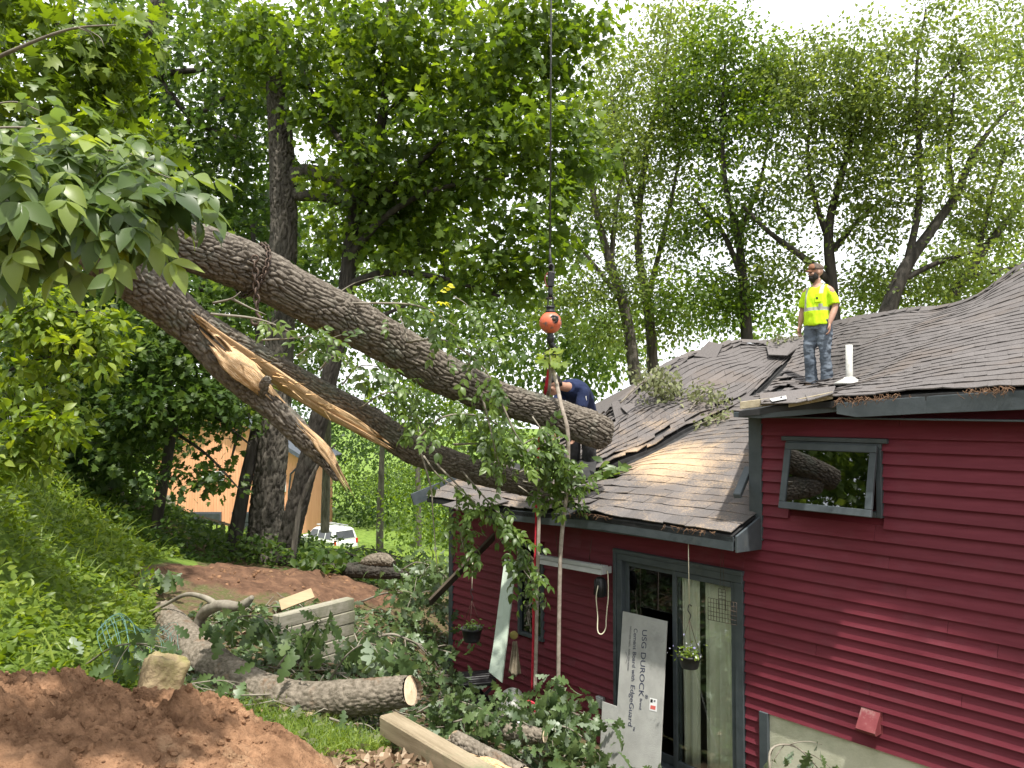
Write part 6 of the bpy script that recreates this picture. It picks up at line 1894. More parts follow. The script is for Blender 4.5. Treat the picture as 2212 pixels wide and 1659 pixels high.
def extr(prof, half0, half1=None):
    half1 = half0 if half1 is None else half1
    n = len(prof); V = []
    for sgn in (-1, 1):
        for x, z in prof:
            w = half0 if z < 1.1 else half0 + (half1 - half0) * min(1, (z - 1.1) / .75)
            V.append((x, sgn * w, z))
    Fs = [tuple(range(n)), tuple(reversed(range(n, 2 * n)))] + [(i, i + n, (i + 1) % n + n, (i + 1) % n) for i in range(n)]
    return V, Fs


low = [(2.25, .45), (2.3, .75), (2.2, 1.0), (.95, 1.12), (-2.15, 1.12), (-2.28, .95), (-2.3, .5), (-2.1, .38), (2.0, .38)]
cabin = [(.95, 1.10), (.35, 1.66), (.1, 1.76), (-1.75, 1.80), (-2.05, 1.72), (-2.2, 1.10)]
body = car_part("body", *extr(low, .92), MT['car_white'], suv, .08)
car_part("cabin", *extr(cabin, .90, .70), MT['car_white'], suv, .05)
for sgn in (-1, 1):
    for x0, x1, x2, x3 in ((.78, .32, -.28, -.28), (-.38, -.38, -1.12, -1.12), (-1.22, -1.22, -1.85, -1.78)):
        pts = [(x0, 1.15), (x1, 1.62), (x3, 1.66), (x2, 1.15)]
        V = []
        for off in (.012, -.02):
            for x, z in pts: V.append((x, sgn * (.90 + (.70 - .90) * (z - 1.1) / .75 + off), z))
        car_part("side_window", V, [(0, 1, 2, 3), (7, 6, 5, 4), (0, 4, 5, 1), (1, 5, 6, 2), (2, 6, 7, 3), (3, 7, 4, 0)], MT['car_glass'], suv)
V = []
for off in (.015, -.03):
    for y, z in ((-.72, 1.18), (-.62, 1.66), (.62, 1.66), (.72, 1.18)): V.append((-2.2 + (z - 1.1) * .24 - off, y, z))
car_part("rear_window", V, [(0, 1, 2, 3), (7, 6, 5, 4), (0, 4, 5, 1), (1, 5, 6, 2), (2, 6, 7, 3), (3, 7, 4, 0)], MT['car_glass'], suv)
def carbox(name, c, s, m, parent=suv):
    o = box(name, (0, 0, 0), s, m, parent, bev=.01); o.matrix_basis = MS @ Matrix.Translation(c); return o
for sgn in (-1, 1):
    carbox("tail_light", (-2.26, sgn * .82, .98), (.08, .14, .3), MT['taillight'])
    carbox("roof_rail", (-.7, sgn * .55, 1.90), (1.9, .05, .05), MT['vinyl'])
    carbox("mirror", (.62, sgn * 1.0, 1.2), (.12, .2, .16), MT['car_white'])
    for x in (1.45, -1.4):
        w = lathe("wheel", [(.0, -.1), (.22, -.1), (.36, -.1), (.38, -.06), (.38, .06), (.36, .1), (0, .1)], MT['tyre'], suv, (0, 0, 0), 20); w.matrix_basis = MS @ Matrix.Translation((x, sgn * .86, .38)) @ Matrix.Rotation(math.pi / 2, 4, 'X')
        q_ = lathe("rim", [(.0, -.105 * sgn), (.2, -.11 * sgn), (.22, -.09 * sgn)], MT['vinyl'], w, (0, 0, 0), 16); q_.matrix_basis = w.matrix_basis.copy()
for x in (-1.5, -.9, -.3, .2): carbox("rack_bar", (x, 0, 1.92), (.05, 1.1, .03), MT['vinyl'])
carbox("rear_bumper", (-2.33, 0, .55), (.14, 1.7, .2), MT['vinyl']); carbox("number_plate", (-2.31, .0, .88), (.02, .32, .16), MT['sticker'])
# ------------------------------------------------------------------ standing trees
def blob_points(blobs, n, shell=2.2):
    """random points through the crown's ellipsoids (u, v, Y, half-width, half-height on the print, half-depth in m)"""
    vol = np.array([b[3] * b[4] * (b[2] ** 2) * b[5] * (b[6] if len(b) > 6 else 1.0) for b in blobs]); vol = vol ** 0.75
    k = rng.choice(len(blobs), n, p=vol / vol.sum())
    d = unit(rng.normal(0, 1, (n, 3))) * (rng.random(n) ** (1 / shell))[:, None]
    out = np.zeros((n, 3))
    for i, b in enumerate(blobs):
        m = k == i
        c = np.array(P(b[0], b[1], b[2])); s = np.array([b[3] * b[2] / F, b[5], b[4] * b[2] / F])
        out[m] = c + d[m] * s
    return out


def clump_leaves(lv, cen, nleaf, crad, lsize, tm, flat=0.35, down=0.3, tone=(0.45, 0.2)):
    n = len(cen); N_ = n * nleaf
    up = unit(np.array([0, 0, 1.0]) + rng.normal(0, .38, (n, 3)))
    a = unit(np.cross(up, rng.normal(0, 1, (n, 3)))); b = np.cross(up, a)
    th = rng.random((n, nleaf)) * 6.283; rr = np.sqrt(rng.random((n, nleaf))) * crad * rng.uniform(.6, 1.3, (n, 1))
    hh = rng.normal(0, crad * flat, (n, nleaf))
    off = a[:, None] * (np.cos(th) * rr)[..., None] + b[:, None] * (np.sin(th) * rr)[..., None] + up[:, None] * hh[..., None]
    pos = (cen[:, None] + off).reshape(-1, 3)
    ax = unit(off.reshape(-1, 3)) + rng.normal(0, .5, (N_, 3)) - np.array([0, 0, down])
    nr = np.repeat(up, nleaf, 0) + rng.normal(0, .5, (N_, 3))
    var = np.clip(np.repeat(rng.normal(tone[0], tone[1], n), nleaf) + rng.normal(0, .16, N_), 0, 1)
    lv.add(tm, pos, ax, nr, lsize * rng.uniform(.65, 1.25, N_), var)


def tree(name, label, trunk, limbs, blobs, nclump, nleaf, crad, lsize, tm, lmat, bark, group=None, flat=.35, tone=(.45, .2), twig=1.0, sides=14, flare=0.0, rough=.06, cat="tree", hero=0.0):
    p, r = trunk_pts(trunk, 90)
    if flare: r = r * (1 + flare * np.exp(-np.arange(90) / 5.0))
    t = thing(name, label, cat, (p[0][0], p[0][1], p[0][2]), group)
    tb = Bag()
    if hero:
        p2, r2 = trunk_pts(trunk, 330)
        if flare: r2 = r2 * (1 + flare * np.exp(-np.arange(330) / 18.0))
        bark_trunk("trunk", p2, r2, bark, t, 84, hero, (.26, .06), 31, lump=.05)
    V, Fq = tube_arrays(p, np.ones(90), sides)
    D = V.reshape(90, sides, 3) - p[:, None]
    q = D * r[:, None, None] * 2 + p[:, None]
    w = 1 + rough * fbm(q * np.array([3, 3, 1]), 3) + rough * .6 * fbm(q * np.array([11, 11, 2.5]), 2)
    V = (p[:, None] + D * (r[:, None] * w)[..., None]).reshape(-1, 3)
    if not hero: tb.add(V, Fq)
    # close the broken or hidden top
    if not hero: tb.tube(np.array([p[-1], p[-1] + (p[-1] - p[-2]) * .5]), [r[-1] * .9, r[-1] * .3], sides)
    nodes = [p[::3]]; nrad = [r[::3]]
    for L_ in limbs:
        lp, lr = trunk_pts(L_, 24)
        if hero: tube("limb", lp, lr * (1 + .12 * vnoise(lp * 3)), bark, t, 10)
        else: tb.tube(lp, lr * (1 + .12 * vnoise(lp * 3)), 9)
        nodes.append(lp[4::2]); nrad.append(lr[4::2])
    if not hero: tb.obj("trunk", bark, t, True)
    if not blobs: return t
    cen = blob_points(blobs, nclump)
    nodes = np.vstack(nodes); nrad = np.concatenate(nrad)
    d0 = np.min(np.linalg.norm(cen[:, None] - nodes[None], axis=2), axis=1)
    bb = Bag()
    for i in np.argsort(d0):
        c = cen[i]
        dv = c - nodes; dist = np.linalg.norm(dv, axis=1)
        cost = dist * (1 + .9 * np.clip(-dv[:, 2] / (dist + 1e-6), 0, 1)) + np.where(nrad < .006 * twig, .4, 0)
        k = int(np.argmin(cost)); a = nodes[k]; L = dist[k]
        if L < .05: continue
        r0 = min(nrad[k] * .7, (.004 + .0075 * L) * twig); r1 = max(.0025 * twig, r0 * .4)
        mid = (a + c) / 2 + np.array([rng.normal(0, .08), rng.normal(0, .08), .10 + rng.normal(0, .06)]) * L
        pts = catmull([a, mid, c], 6)
        bb.tube(pts, np.linspace(r0, r1, 6), 5 if r0 > .012 else 4)
        nodes = np.vstack([nodes, pts[2:]]); nrad = np.concatenate([nrad, np.linspace(r0, r1, 6)[2:]])
    tag(bb.obj("branches", bark, t, True), kind="stuff")
    lv = Leaves(); clump_leaves(lv, cen, nleaf, crad, lsize, tm, flat, tone=tone)
    lv.obj("crown", lmat, t)
    return t


BT, BD = MT['bark_tree'], MT['bark_dark']
# --- the middle of the picture
tree("oak_tree", "tall thick grey trunk with a snapped top and one heavy side limb",
     [(573, 1225, 15, 84), (576, 1120, 15, 68), (590, 950, 15, 63), (605, 720, 15, 58), (612, 520, 15, 56), (612, 400, 15, 56), (607, 300, 15, 50), (598, 210, 15, 40), (592, 172, 15, 34)],
     [[(620, 395, 15, 44), (660, 372, 14.9, 36), (720, 385, 14.8, 30), (790, 425, 14.6, 24), (900, 408, 14.3, 14), (1000, 388, 14.1, 8)], [(625, 420, 15, 30), (690, 425, 14.9, 22), (760, 440, 14.8, 16), (880, 440, 14.6, 9)], [(610, 210, 15, 12), (600, 110, 14.8, 9), (540, 20, 14.5, 6)]],
     [(900, 440, 14.4, 190, 60, 1.2), (780, 500, 14.6, 120, 70, 1.2), (560, 90, 14.8, 130, 110, 1.6)], 120, 34, .38, .13, MAPLE, MT['lf_maple'], BT, sides=40, flare=.35, rough=.05, hero=.04)
tree("tulip_tree", "leaning slender trunk with a wide spreading crown above the crane ball",
     [(612, 1215, 14.4, 50), (660, 1020, 14.2, 42), (715, 800, 14, 36), (745, 640, 14, 34), (768, 450, 14, 29), (800, 360, 14, 24), (830, 230, 14, 18), (838, 80, 14, 13), (842, -80, 14, 9)],
     [[(744, 620, 14, 22), (830, 590, 13.8, 16), (950, 600, 13.6, 12), (1080, 640, 13.3, 6)], [(768, 450, 14, 18), (850, 400, 13.8, 14), (930, 330, 13.6, 10), (1010, 250, 13.4, 6)], [(750, 560, 14, 20), (830, 470, 13.7, 16), (940, 410, 13.4, 10), (1100, 380, 13.2, 5)],
      [(820, 260, 14, 12), (900, 180, 13.8, 9), (1000, 80, 13.5, 6)], [(730, 700, 14, 16), (800, 690, 13.9, 11), (900, 650, 13.8, 6)], [(790, 380, 14, 14), (700, 250, 14.3, 10), (640, 120, 14.5, 6)]],
     [(800, 100, 14, 230, 140, 1.8), (1020, 110, 13.5, 230, 150, 1.8), (1130, 300, 13.2, 170, 150, 1.5), (960, 330, 13.8, 230, 140, 1.7), (780, 300, 14.5, 150, 170, 1.6), (1180, 480, 13, 110, 130, 1.1), (980, 560, 13.6, 190, 80, 1.2), (1240, 330, 12.8, 90, 80, 1.0), (1120, 620, 13.4, 110, 60, .8), (680, 130, 14.5, 120, 150, 1.5), (1130, 120, 13.6, 170, 120, 1.6), (1230, 60, 13.4, 110, 80, 1.2), (880, 480, 14.2, 150, 80, 1.3)],
     540, 28, .34, .145, MAPLE, MT['lf_maple'], BD, sides=22, tone=(.5, .22), hero=.018)
tree("maple_tree", "thin dark trunk leaning just left of the thick snapped trunk",
     [(503, 1190, 14.7, 32), (528, 1050, 14.8, 27), (552, 935, 14.95, 23), (563, 850, 15.2, 19), (556, 640, 15.6, 14), (545, 480, 15.8, 9)], [[(556, 900, 15, 7), (540, 888, 14.9, 7), (522, 905, 14.8, 7), (512, 945, 14.7, 6), (500, 990, 14.6, 4)]],
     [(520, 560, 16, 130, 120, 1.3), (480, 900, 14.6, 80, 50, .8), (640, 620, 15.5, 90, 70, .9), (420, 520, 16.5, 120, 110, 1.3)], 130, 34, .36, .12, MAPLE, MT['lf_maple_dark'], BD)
tree("sapling_tree", "slim sapling leaning before the orange house with drooping sprays",
     [(336, 1140, 13, 24), (362, 990, 13, 21), (382, 880, 13, 18), (408, 740, 13, 14), (440, 600, 13, 9)], [[(380, 890, 13, 9), (460, 900, 12.8, 6), (540, 960, 12.6, 4)], [(372, 930, 13, 8), (450, 985, 12.6, 6), (520, 1060, 12.4, 3)]],
     [(400, 740, 12.6, 130, 90, 1.0), (450, 860, 12.4, 130, 60, .9), (300, 830, 12.6, 110, 120, 1.0), (480, 620, 13, 110, 90, 1.0), (430, 1030, 12.3, 90, 30, .6), (250, 930, 12.6, 90, 80, .9)], 200, 32, .34, .115, MAPLE, MT['lf_maple_dark'], BD, tone=(.45, .2))
tree("sugar_maple_tree", "dark straight trunk half hidden by leaves at the upper left",
     [(240, 1100, 17, 60), (255, 700, 17, 52), (275, 400, 17, 49), (295, 200, 17, 47), (325, 90, 17, 45), (362, -60, 17, 38)], [[(300, 190, 17, 22), (360, 160, 16.8, 16), (440, 150, 16.5, 9)], [(310, 130, 17, 20), (420, 260, 16.8, 12), (520, 300, 16.5, 6)], [(280, 330, 17, 20), (380, 280, 16.7, 14), (500, 200, 16.4, 7)]],
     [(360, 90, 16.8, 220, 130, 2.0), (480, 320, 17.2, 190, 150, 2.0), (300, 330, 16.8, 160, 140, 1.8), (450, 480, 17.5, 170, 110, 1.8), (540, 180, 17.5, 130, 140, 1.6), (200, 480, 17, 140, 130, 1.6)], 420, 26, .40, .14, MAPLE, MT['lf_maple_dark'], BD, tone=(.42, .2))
tree("striped_maple_tree", "bright big-leaved maple branches filling the top left corner",
     [(-150, 1000, 9, 34), (-130, 600, 9, 28), (-90, 250, 9, 20), (-20, 60, 9, 12)], [[(-100, 300, 9, 14), (60, 200, 8.7, 9), (220, 180, 8.4, 5)], [(-60, 150, 9, 12), (100, 60, 8.6, 8), (250, 40, 8.4, 4)], [(-110, 450, 9, 12), (30, 380, 8.6, 8), (200, 330, 8.4, 5)]],
     [(90, 60, 8.5, 190, 100, .9), (230, 130, 8.4, 110, 110, .8), (90, 220, 8.4, 170, 90, .8), (260, 300, 8.3, 90, 90, .7), (60, 360, 8.6, 150, 90, .8), (180, 450, 8.8, 140, 90, .8)], 150, 24, .32, .15, MAPLE_HI, MT['lf_bright'], BD, tone=(.35, .2))
tree("dogwood_shrub", "bright broad-leaved shrub sprays at the left edge above the bank",
     [(-140, 1160, 7.6, 22), (-110, 950, 7.6, 16), (-60, 780, 7.5, 10)], [[(-110, 900, 7.5, 9), (20, 800, 7.4, 6), (150, 760, 7.2, 3)], [(-120, 980, 7.5, 9), (0, 920, 7.3, 6), (130, 930, 7.0, 3)], [(-90, 800, 7.5, 8), (60, 690, 7.4, 5), (200, 670, 7.2, 3)]],
     [(80, 690, 7.3, 130, 60, .5), (150, 760, 7.2, 110, 60, .5), (60, 830, 7.3, 120, 70, .5), (110, 930, 7.0, 110, 70, .45), (10, 980, 7.0, 90, 80, .45), (200, 700, 7.4, 70, 50, .4)], 120, 24, .20, .105, OVATE_HI, MT['lf_bright'], MT['twig_dark'], cat="shrub", tone=(.6, .22), flat=.25)

# --- the trees behind the roof
G_ = "trees beyond the broken roof"
SM = SIMPLE
tree("hickory_tree", "slender double-curved trunk rising just right of the crane rope", [(1374, 830, 19, 28), (1352, 680, 19, 24), (1318, 570, 19, 19), (1285, 440, 19, 14), (1270, 320, 19, 9)], [[(1350, 660, 19, 12), (1290, 580, 18.8, 9), (1240, 520, 18.6, 5)], [(1320, 570, 19, 12), (1330, 460, 19, 9), (1350, 350, 19, 5)]],
     [(1270, 460, 19, 80, 120, 1.6), (1330, 620, 19, 90, 70, 1.4), (1230, 640, 18.8, 100, 60, 1.3), (1330, 370, 19, 90, 120, 1.6), (1300, 250, 19.5, 90, 110, 1.6), (1290, 720, 19, 100, 50, 1.2)], 330, 30, .40, .10, SM, MT['lf_locust'], BT, G_)
tree("hickory_tree", "tall straight pair-stemmed tree with a pale feathery crown", [(1412, 830, 20, 26), (1402, 680, 20, 22), (1378, 520, 20, 17), (1395, 340, 20, 13), (1435, 150, 20, 8), (1450, 20, 20, 5)], [[(1400, 640, 20, 14), (1440, 480, 20, 10), (1470, 330, 20, 6)], [(1385, 480, 20, 12), (1340, 330, 20, 8), (1320, 200, 20, 5)]],
     [(1420, 190, 20, 110, 170, 2.2), (1380, 330, 20, 100, 120, 2.0), (1480, 300, 20, 70, 130, 1.8), (1330, 170, 20.5, 90, 90, 1.8), (1420, 520, 20, 110, 120, 1.8), (1470, 90, 20, 90, 90, 1.8), (1440, 680, 20, 110, 60, 1.4)], 600, 30, .42, .105, SM, MT['lf_locust'], BT, G_, tone=(.6, .2))
tree("basswood_tree", "leafy tree with a dark trunk standing behind the roof dip", [(1614, 740, 18, 26), (1606, 610, 18, 20), (1592, 500, 18, 16), (1566, 390, 18, 12), (1560, 240, 18, 8), (1570, 90, 18, 5)], [[(1604, 600, 18, 14), (1560, 500, 18, 10), (1500, 430, 18, 6)], [(1595, 510, 18, 11), (1640, 400, 18, 8), (1660, 300, 18, 5)]],
     [(1570, 130, 18, 95, 120, 1.6), (1590, 300, 18, 100, 120, 1.7), (1530, 470, 18, 100, 90, 1.6), (1620, 480, 18, 80, 80, 1.4), (1500, 640, 18, 120, 70, 1.5), (1590, 620, 18.5, 100, 90, 1.4), (1640, 200, 18.5, 80, 120, 1.5), (1500, 220, 18.5, 80, 120, 1.5)], 560, 32, .40, .11, SM, MT['lf_maple'], BD, G_, tone=(.4, .2))
tree("cherry_tree", "wide forked tree directly behind the person on the roof", [(1806, 740, 17, 28), (1796, 600, 17, 24), (1790, 500, 17, 20), (1806, 420, 17, 16), (1840, 300, 17, 11), (1868, 180, 17, 7)], [[(1795, 610, 17, 20), (1740, 560, 17, 16), (1660, 500, 17, 11), (1600, 440, 17, 6)], [(1792, 520, 17, 15), (1760, 430, 17, 11), (1745, 320, 17, 7), (1770, 200, 17, 4)], [(1800, 540, 17, 14), (1860, 470, 17, 9), (1920, 420, 17, 5)]],
     [(1790, 140, 17, 130, 90, 1.6), (1740, 270, 17, 110, 100, 1.6), (1850, 270, 17, 90, 110, 1.5), (1790, 390, 17, 130, 60, 1.4), (1690, 420, 17, 90, 70, 1.3), (1700, 600, 17.5, 90, 60, 1.2), (1860, 470, 17, 110, 90, 1.4), (1690, 180, 17.5, 90, 110, 1.4), (1880, 620, 17.5, 110, 60, 1.2)], 640, 28, .38, .10, SM, MT['lf_locust'], BD, G_, tone=(.45, .2))
tree("locust_tree", "leaning tree with a broad open crown right of the standing person", [(1895, 760, 16, 40), (1915, 680, 16, 34), (1955, 580, 16, 28), (2010, 500, 16, 22), (2065, 420, 16, 17), (2110, 320, 16, 12), (2190, 220, 16, 7)], [[(1960, 570, 16, 18), (1985, 440, 16, 14), (1985, 300, 16, 10), (1980, 150, 16, 7), (2000, 20, 16, 4)], [(2060, 430, 16, 12), (2050, 320, 16, 8), (2060, 200, 16, 5)], [(1940, 610, 16, 15), (2020, 570, 15.8, 11), (2110, 540, 15.6, 7)], [(1985, 260, 16, 9), (2040, 170, 16, 6), (2090, 120, 16, 4)]],
     [(1950, 400, 16, 110, 80, 1.4), (2050, 260, 16, 110, 120, 1.5), (1990, 80, 16, 110, 80, 1.4), (2110, 130, 16, 90, 80, 1.2), (2140, 420, 16, 90, 70, 1.2), (2080, 560, 15.8, 110, 55, 1.1), (1900, 180, 16, 100, 120, 1.4), (1930, 300, 16.5, 110, 110, 1.4), (2000, 640, 16.5, 120, 50, 1.2)], 640, 26, .36, .095, SM, MT['lf_locust'], BD, G_, tone=(.5, .2), flat=.3)
tree("ash_tree", "slanting tree at the right edge above the high ridge", [(2010, 770, 17, 30), (2050, 650, 17, 24), (2110, 560, 17, 19), (2180, 470, 17, 14), (2270, 350, 17, 9)], [[(2110, 560, 17, 14), (2140, 430, 17, 10), (2180, 300, 17, 6)], [(2080, 600, 17, 13), (2180, 580, 16.8, 9), (2280, 540, 16.6, 5)]],
     [(2180, 290, 17, 80, 130, 1.4), (2190, 480, 17, 80, 80, 1.2), (2230, 130, 17, 60, 90, 1.1), (2120, 620, 17.5, 100, 60, 1.2), (2180, 60, 17.5, 80, 80, 1.2), (2100, 480, 17.5, 90, 80, 1.2)], 340, 28, .36, .095, SM, MT['lf_locust'], BD, G_)

# --- loose masses of leaves: the wood behind, and the thicket under the trees
def mass(name, label, blobs, nclump, nleaf, crad, lsize, lm, tone=(.45, .22), tm=SIMPLE):
    lv = Leaves(); clump_leaves(lv, blob_points(blobs, nclump, 3.0), nleaf, crad, lsize, tm, .5, tone=tone)
    return tag(lv.obj(name, lm), label, "wood", kind="stuff")


mass("distant_wood", "far wood of mixed green trees closing the view behind the yard",
     [(100, 640, 26, 300, 170, 3.5), (480, 690, 34, 300, 150, 4), (850, 700, 34, 280, 150, 4), (1100, 740, 34, 240, 140, 4), (150, 900, 22, 180, 160, 3), (1250, 750, 30, 160, 90, 3), (300, 480, 32, 300, 130, 4), (760, 520, 34, 260, 120, 4)], 820, 36, 1.15, .27, MT['lf_far'], (.42, .24))
mass("shade_tinted_wood", "wood with shade painted into its dark leaves beyond the lawn, car and orange house", [(880, 980, 66, 260, 160, 5), (1040, 1020, 56, 160, 140, 5), (640, 900, 70, 280, 130, 5), (740, 1060, 72, 200, 110, 5), (880, 1090, 66, 140, 90, 5), (1000, 1100, 54, 110, 100, 4), (420, 900, 70, 200, 120, 5)], 520, 36, 1.5, .36, MT['lf_maple_dark'], (.08, .12))  # shade of the far wood put into the colour by the darkest leaf tones
mass("high_canopy", "sunlit crowns of farther trees with sky between the leaves", [(150, 150, 25, 260, 200, 3), (420, 170, 25, 260, 220, 3), (700, 200, 26, 260, 230, 3), (980, 230, 26, 260, 230, 3), (1180, 380, 26, 180, 200, 3), (600, 430, 26, 300, 150, 3), (1000, 560, 27, 260, 130, 3)], 560, 24, .75, .21, MT['lf_far'], (.6, .24))
mass("far_treeline", "pale far trees showing over the house roofs", [(1500, 690, 30, 220, 70, 3), (1750, 690, 30, 200, 70, 3), (2000, 640, 30, 220, 80, 3), (2200, 560, 30, 150, 80, 3), (1330, 760, 28, 140, 90, 3)], 200, 30, .8, .20, MT['lf_far'], (.6, .2))
mass("understory_thicket", "dark leafy thicket under the trees left of the orange house",
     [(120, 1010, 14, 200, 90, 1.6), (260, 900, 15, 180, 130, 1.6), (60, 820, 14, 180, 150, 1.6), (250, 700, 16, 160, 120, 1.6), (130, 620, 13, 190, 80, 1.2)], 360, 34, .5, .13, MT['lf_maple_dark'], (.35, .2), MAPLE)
mass("forest_edge_bushes", "green bushes and low branches beyond the lawn and car", [(890, 1120, 24, 80, 55, 1.5), (970, 1100, 20, 90, 80, 1.5), (840, 1050, 50, 140, 60, 2), (1040, 960, 18, 120, 70, 1.5), (930, 900, 20, 120, 80, 1.5)], 190, 34, .5, .13, MT['lf_maple'], (.45, .2))
for nm, lab, tr in [("beech_tree", "far pale grey trunk standing behind the parked car", [(702, 1150, 36, 20), (704, 1050, 36, 18), (708, 900, 36, 15), (712, 700, 36, 10)]), ("beech_tree", "far thin trunk between the car and the torn eave", [(820, 1190, 30, 16), (822, 1080, 30, 14), (826, 950, 30, 11)]),
                    ("beech_tree", "far dark trunk near the torn eave corner", [(905, 1180, 26, 14), (903, 1050, 26, 12), (900, 900, 26, 9)]), ("beech_tree", "thin dark sapling stem beside the leaning slender trunk", [(632, 1205, 14, 14), (650, 1090, 14, 11), (690, 1000, 13.9, 7), (725, 960, 13.8, 4)]),
                    ("beech_tree", "thick far trunk hidden in the thicket at the left", [(215, 1120, 18, 30), (225, 900, 18, 26), (235, 700, 18, 22)])]:
    tree(nm, lab, tr, [], [], 0, 0, 0, 0, None, None, BT, "far bare stems", sides=12)

# --- leafy branch close to the camera at the left
near = thing("hickory_branch", "large drooping hickory leaves close by at the left edge before the trunks", "branch", P(-60, 420, 3.3))
nb_, nl_ = Bag(), Leaves()
for path, r0, nlv, sz in [([(-120, 355, 3.4), (60, 355, 3.3), (220, 325, 3.25), (330, 345, 3.2)], .008, 40, .30), ([(-120, 285, 3.5), (40, 275, 3.4), (160, 295, 3.35), (260, 325, 3.3)], .007, 28, .27), ([(-100, 355, 3.2), (40, 375, 3.1), (150, 415, 3.05), (220, 455, 3.0)], .007, 36, .30),
                          ([(200, 335, 3.3), (310, 365, 3.2), (370, 385, 3.15)], .006, 16, .25), ([(-100, 425, 3.1), (0, 435, 3.0), (90, 465, 2.95)], .006, 30, .29), ([(150, 325, 3.3), (240, 375, 3.2), (300, 415, 3.1)], .006, 18, .27), ([(-90, 250, 3.6), (20, 220, 3.5), (90, 240, 3.45)], .006, 12, .25), ([(-110, 335, 3.0), (-10, 345, 2.9), (60, 345, 2.85)], .006, 24, .28),
                          ([(-120, 325, 3.7), (40, 355, 3.6), (160, 335, 3.6), (230, 355, 3.6)], .006, 36, .30), ([(-100, 385, 3.5), (60, 395, 3.5), (180, 405, 3.5)], .006, 30, .30), ([(-110, 305, 3.8), (30, 315, 3.8), (130, 345, 3.7)], .006, 26, .28)]:
    shoot(path, r0, nl_, nlv, sz, .05, 2 if sz < .28 else 3, start=.3, bag=nb_, var=(.5, .26), down=.6)
pts = catmull([tuple(P(*c)) for c in [(-60, 150, 3.6), (30, 108, 3.5), (120, 72, 3.45), (180, 58, 3.4), (250, 54, 3.35)]], 18); nb_.tube(pts, np.linspace(.011, .003, 18), 6)
for c in [[(170, 60, 3.4), (195, 72, 3.4), (208, 95, 3.4)], [(180, 60, 3.4), (215, 80, 3.4), (225, 102, 3.4)]]: nb_.tube(catmull([tuple(P(*q)) for q in c], 8), np.linspace(.0035, .0012, 8), 5)
nb_.obj("twigs", MT['twig'], near, True)
MT['lf_hick'] = leaf_mat("hickory_leaf", [(0, (0.05, 0.085, 0.03)), (.5, (0.10, 0.155, 0.04)), (1, (0.22, 0.28, 0.05))], 0.40, 0.38, 0.4, back=(0.17, 0.22, 0.14))
nl_.obj("foliage", MT['lf_hick'], near)

# --- the wood at the photographer's back (it shows in the panes and shades the wall)
lv = Leaves()
cen = np.column_stack([rng.uniform(-32, 16, 420), rng.uniform(-20, -11, 420), rng.uniform(1, 20, 420)])
cen2 = np.column_stack([rng.uniform(-26, -15, 1100), rng.uniform(-8, 5, 1100), rng.uniform(4, 19, 1100)])
clump_leaves(lv, np.vstack([cen, cen2]), 30, 1.1, .36, SIMPLE, .6)
tag(lv.obj("wood_behind", MT['lf_far']), "wood on the slope behind the photographer mirrored in the window panes", "wood", kind="stuff")
# ------------------------------------------------------------------ ground cover, fallen branches, litter
def scatter_poly(poly, n, seed=0):
    r = np.random.default_rng(seed); a = np.array(poly); lo, hi = a.min(0), a.max(0); out = []
    while sum(len(o) for o in out) < n:
        q = r.uniform(lo, hi, (n, 2)); out.append(q[in_poly(q[:, 0], q[:, 1], poly)])
    return np.vstack(out)[:n]


def cover(name, label, poly, n, h, size, tm, lm, tone, seed, upright=.5, patchy=0.0, cat="plants", hpow=1.0):
    xy = scatter_poly(poly, n, seed); r = np.random.default_rng(seed + 1)
    k = fbm(np.column_stack([xy * 1.1, np.zeros(n) + seed]), 3)
    if patchy: xy, k = xy[k > patchy - .6], k[k > patchy - .6]
    m = len(xy); hh = h * r.random(m) ** hpow * np.clip(.75 + .8 * k, .15, 1.8)
    pos = np.column_stack([xy, ground_z(xy[:, 0], xy[:, 1]) + hh])
    ax = np.column_stack([r.normal(0, 1, (m, 2)), r.normal(.1, .5, m) + upright]); nr = r.normal(0, .55, (m, 3)) + np.array([0, -.2, 1.0])
    lv = Leaves(); lv.add(tm, pos, ax, nr, size * r.uniform(.6, 1.3, m), np.clip(r.normal(tone[0], tone[1], m) + .15 * k, 0, 1))
    return tag(lv.obj(name, lm), label, cat, kind="stuff")


BANK_NEAR = [(-9, 5.3), (-3.7, 5.7), (-3.1, 6.6), (-3.7, 7.6), (-4.2, 9.2), (-5.0, 10.3), (-5.2, 12.2), (-7, 13), (-11, 13)]
cover("bank_undergrowth", "bright green weeds and creepers covering the bank at the left", BANK_NEAR, 21000, .34, .085, OVATE, MT['lf_bright'], (.5, .24), 21, .1, 0.0, hpow=1.2)
cover("bank_grass", "long grass blades between the weeds on the bank", BANK_NEAR, 1800, .12, .26, BLADE, MT['lf_bright'], (.7, .2), 23, 1.6)
cover("tree_foot_plants", "low dark plants round the feet of the standing trees", [(-8, 12.6), (-5.4, 11.8), (-4.6, 13.4), (-3.2, 13.6), (-1.8, 13.2), (-1.2, 14.5), (-2, 17), (-8, 18)], 9000, .45, .12, OVATE, MT['lf_maple_dark'], (.4, .22), 25, .2)
cover("yard_grass", "short grass and clover in front of the curved log", [(-2.7, 5.3), (-1.5, 5.1), (-.9, 5.9), (-1.0, 6.6), (-2.5, 7.1), (-3.2, 6.4)], 5200, .05, .10, BLADE, MT['lf_bright'], (.45, .25), 27, 1.5)
cover("yard_clover", "small clover leaves in front of the curved log", [(-2.7, 5.3), (-1.5, 5.1), (-.9, 5.9), (-1.0, 6.6), (-2.5, 7.1), (-3.2, 6.4)], 4500, .05, .035, SIMPLE, MT['lf_bright'], (.4, .22), 29, .0)
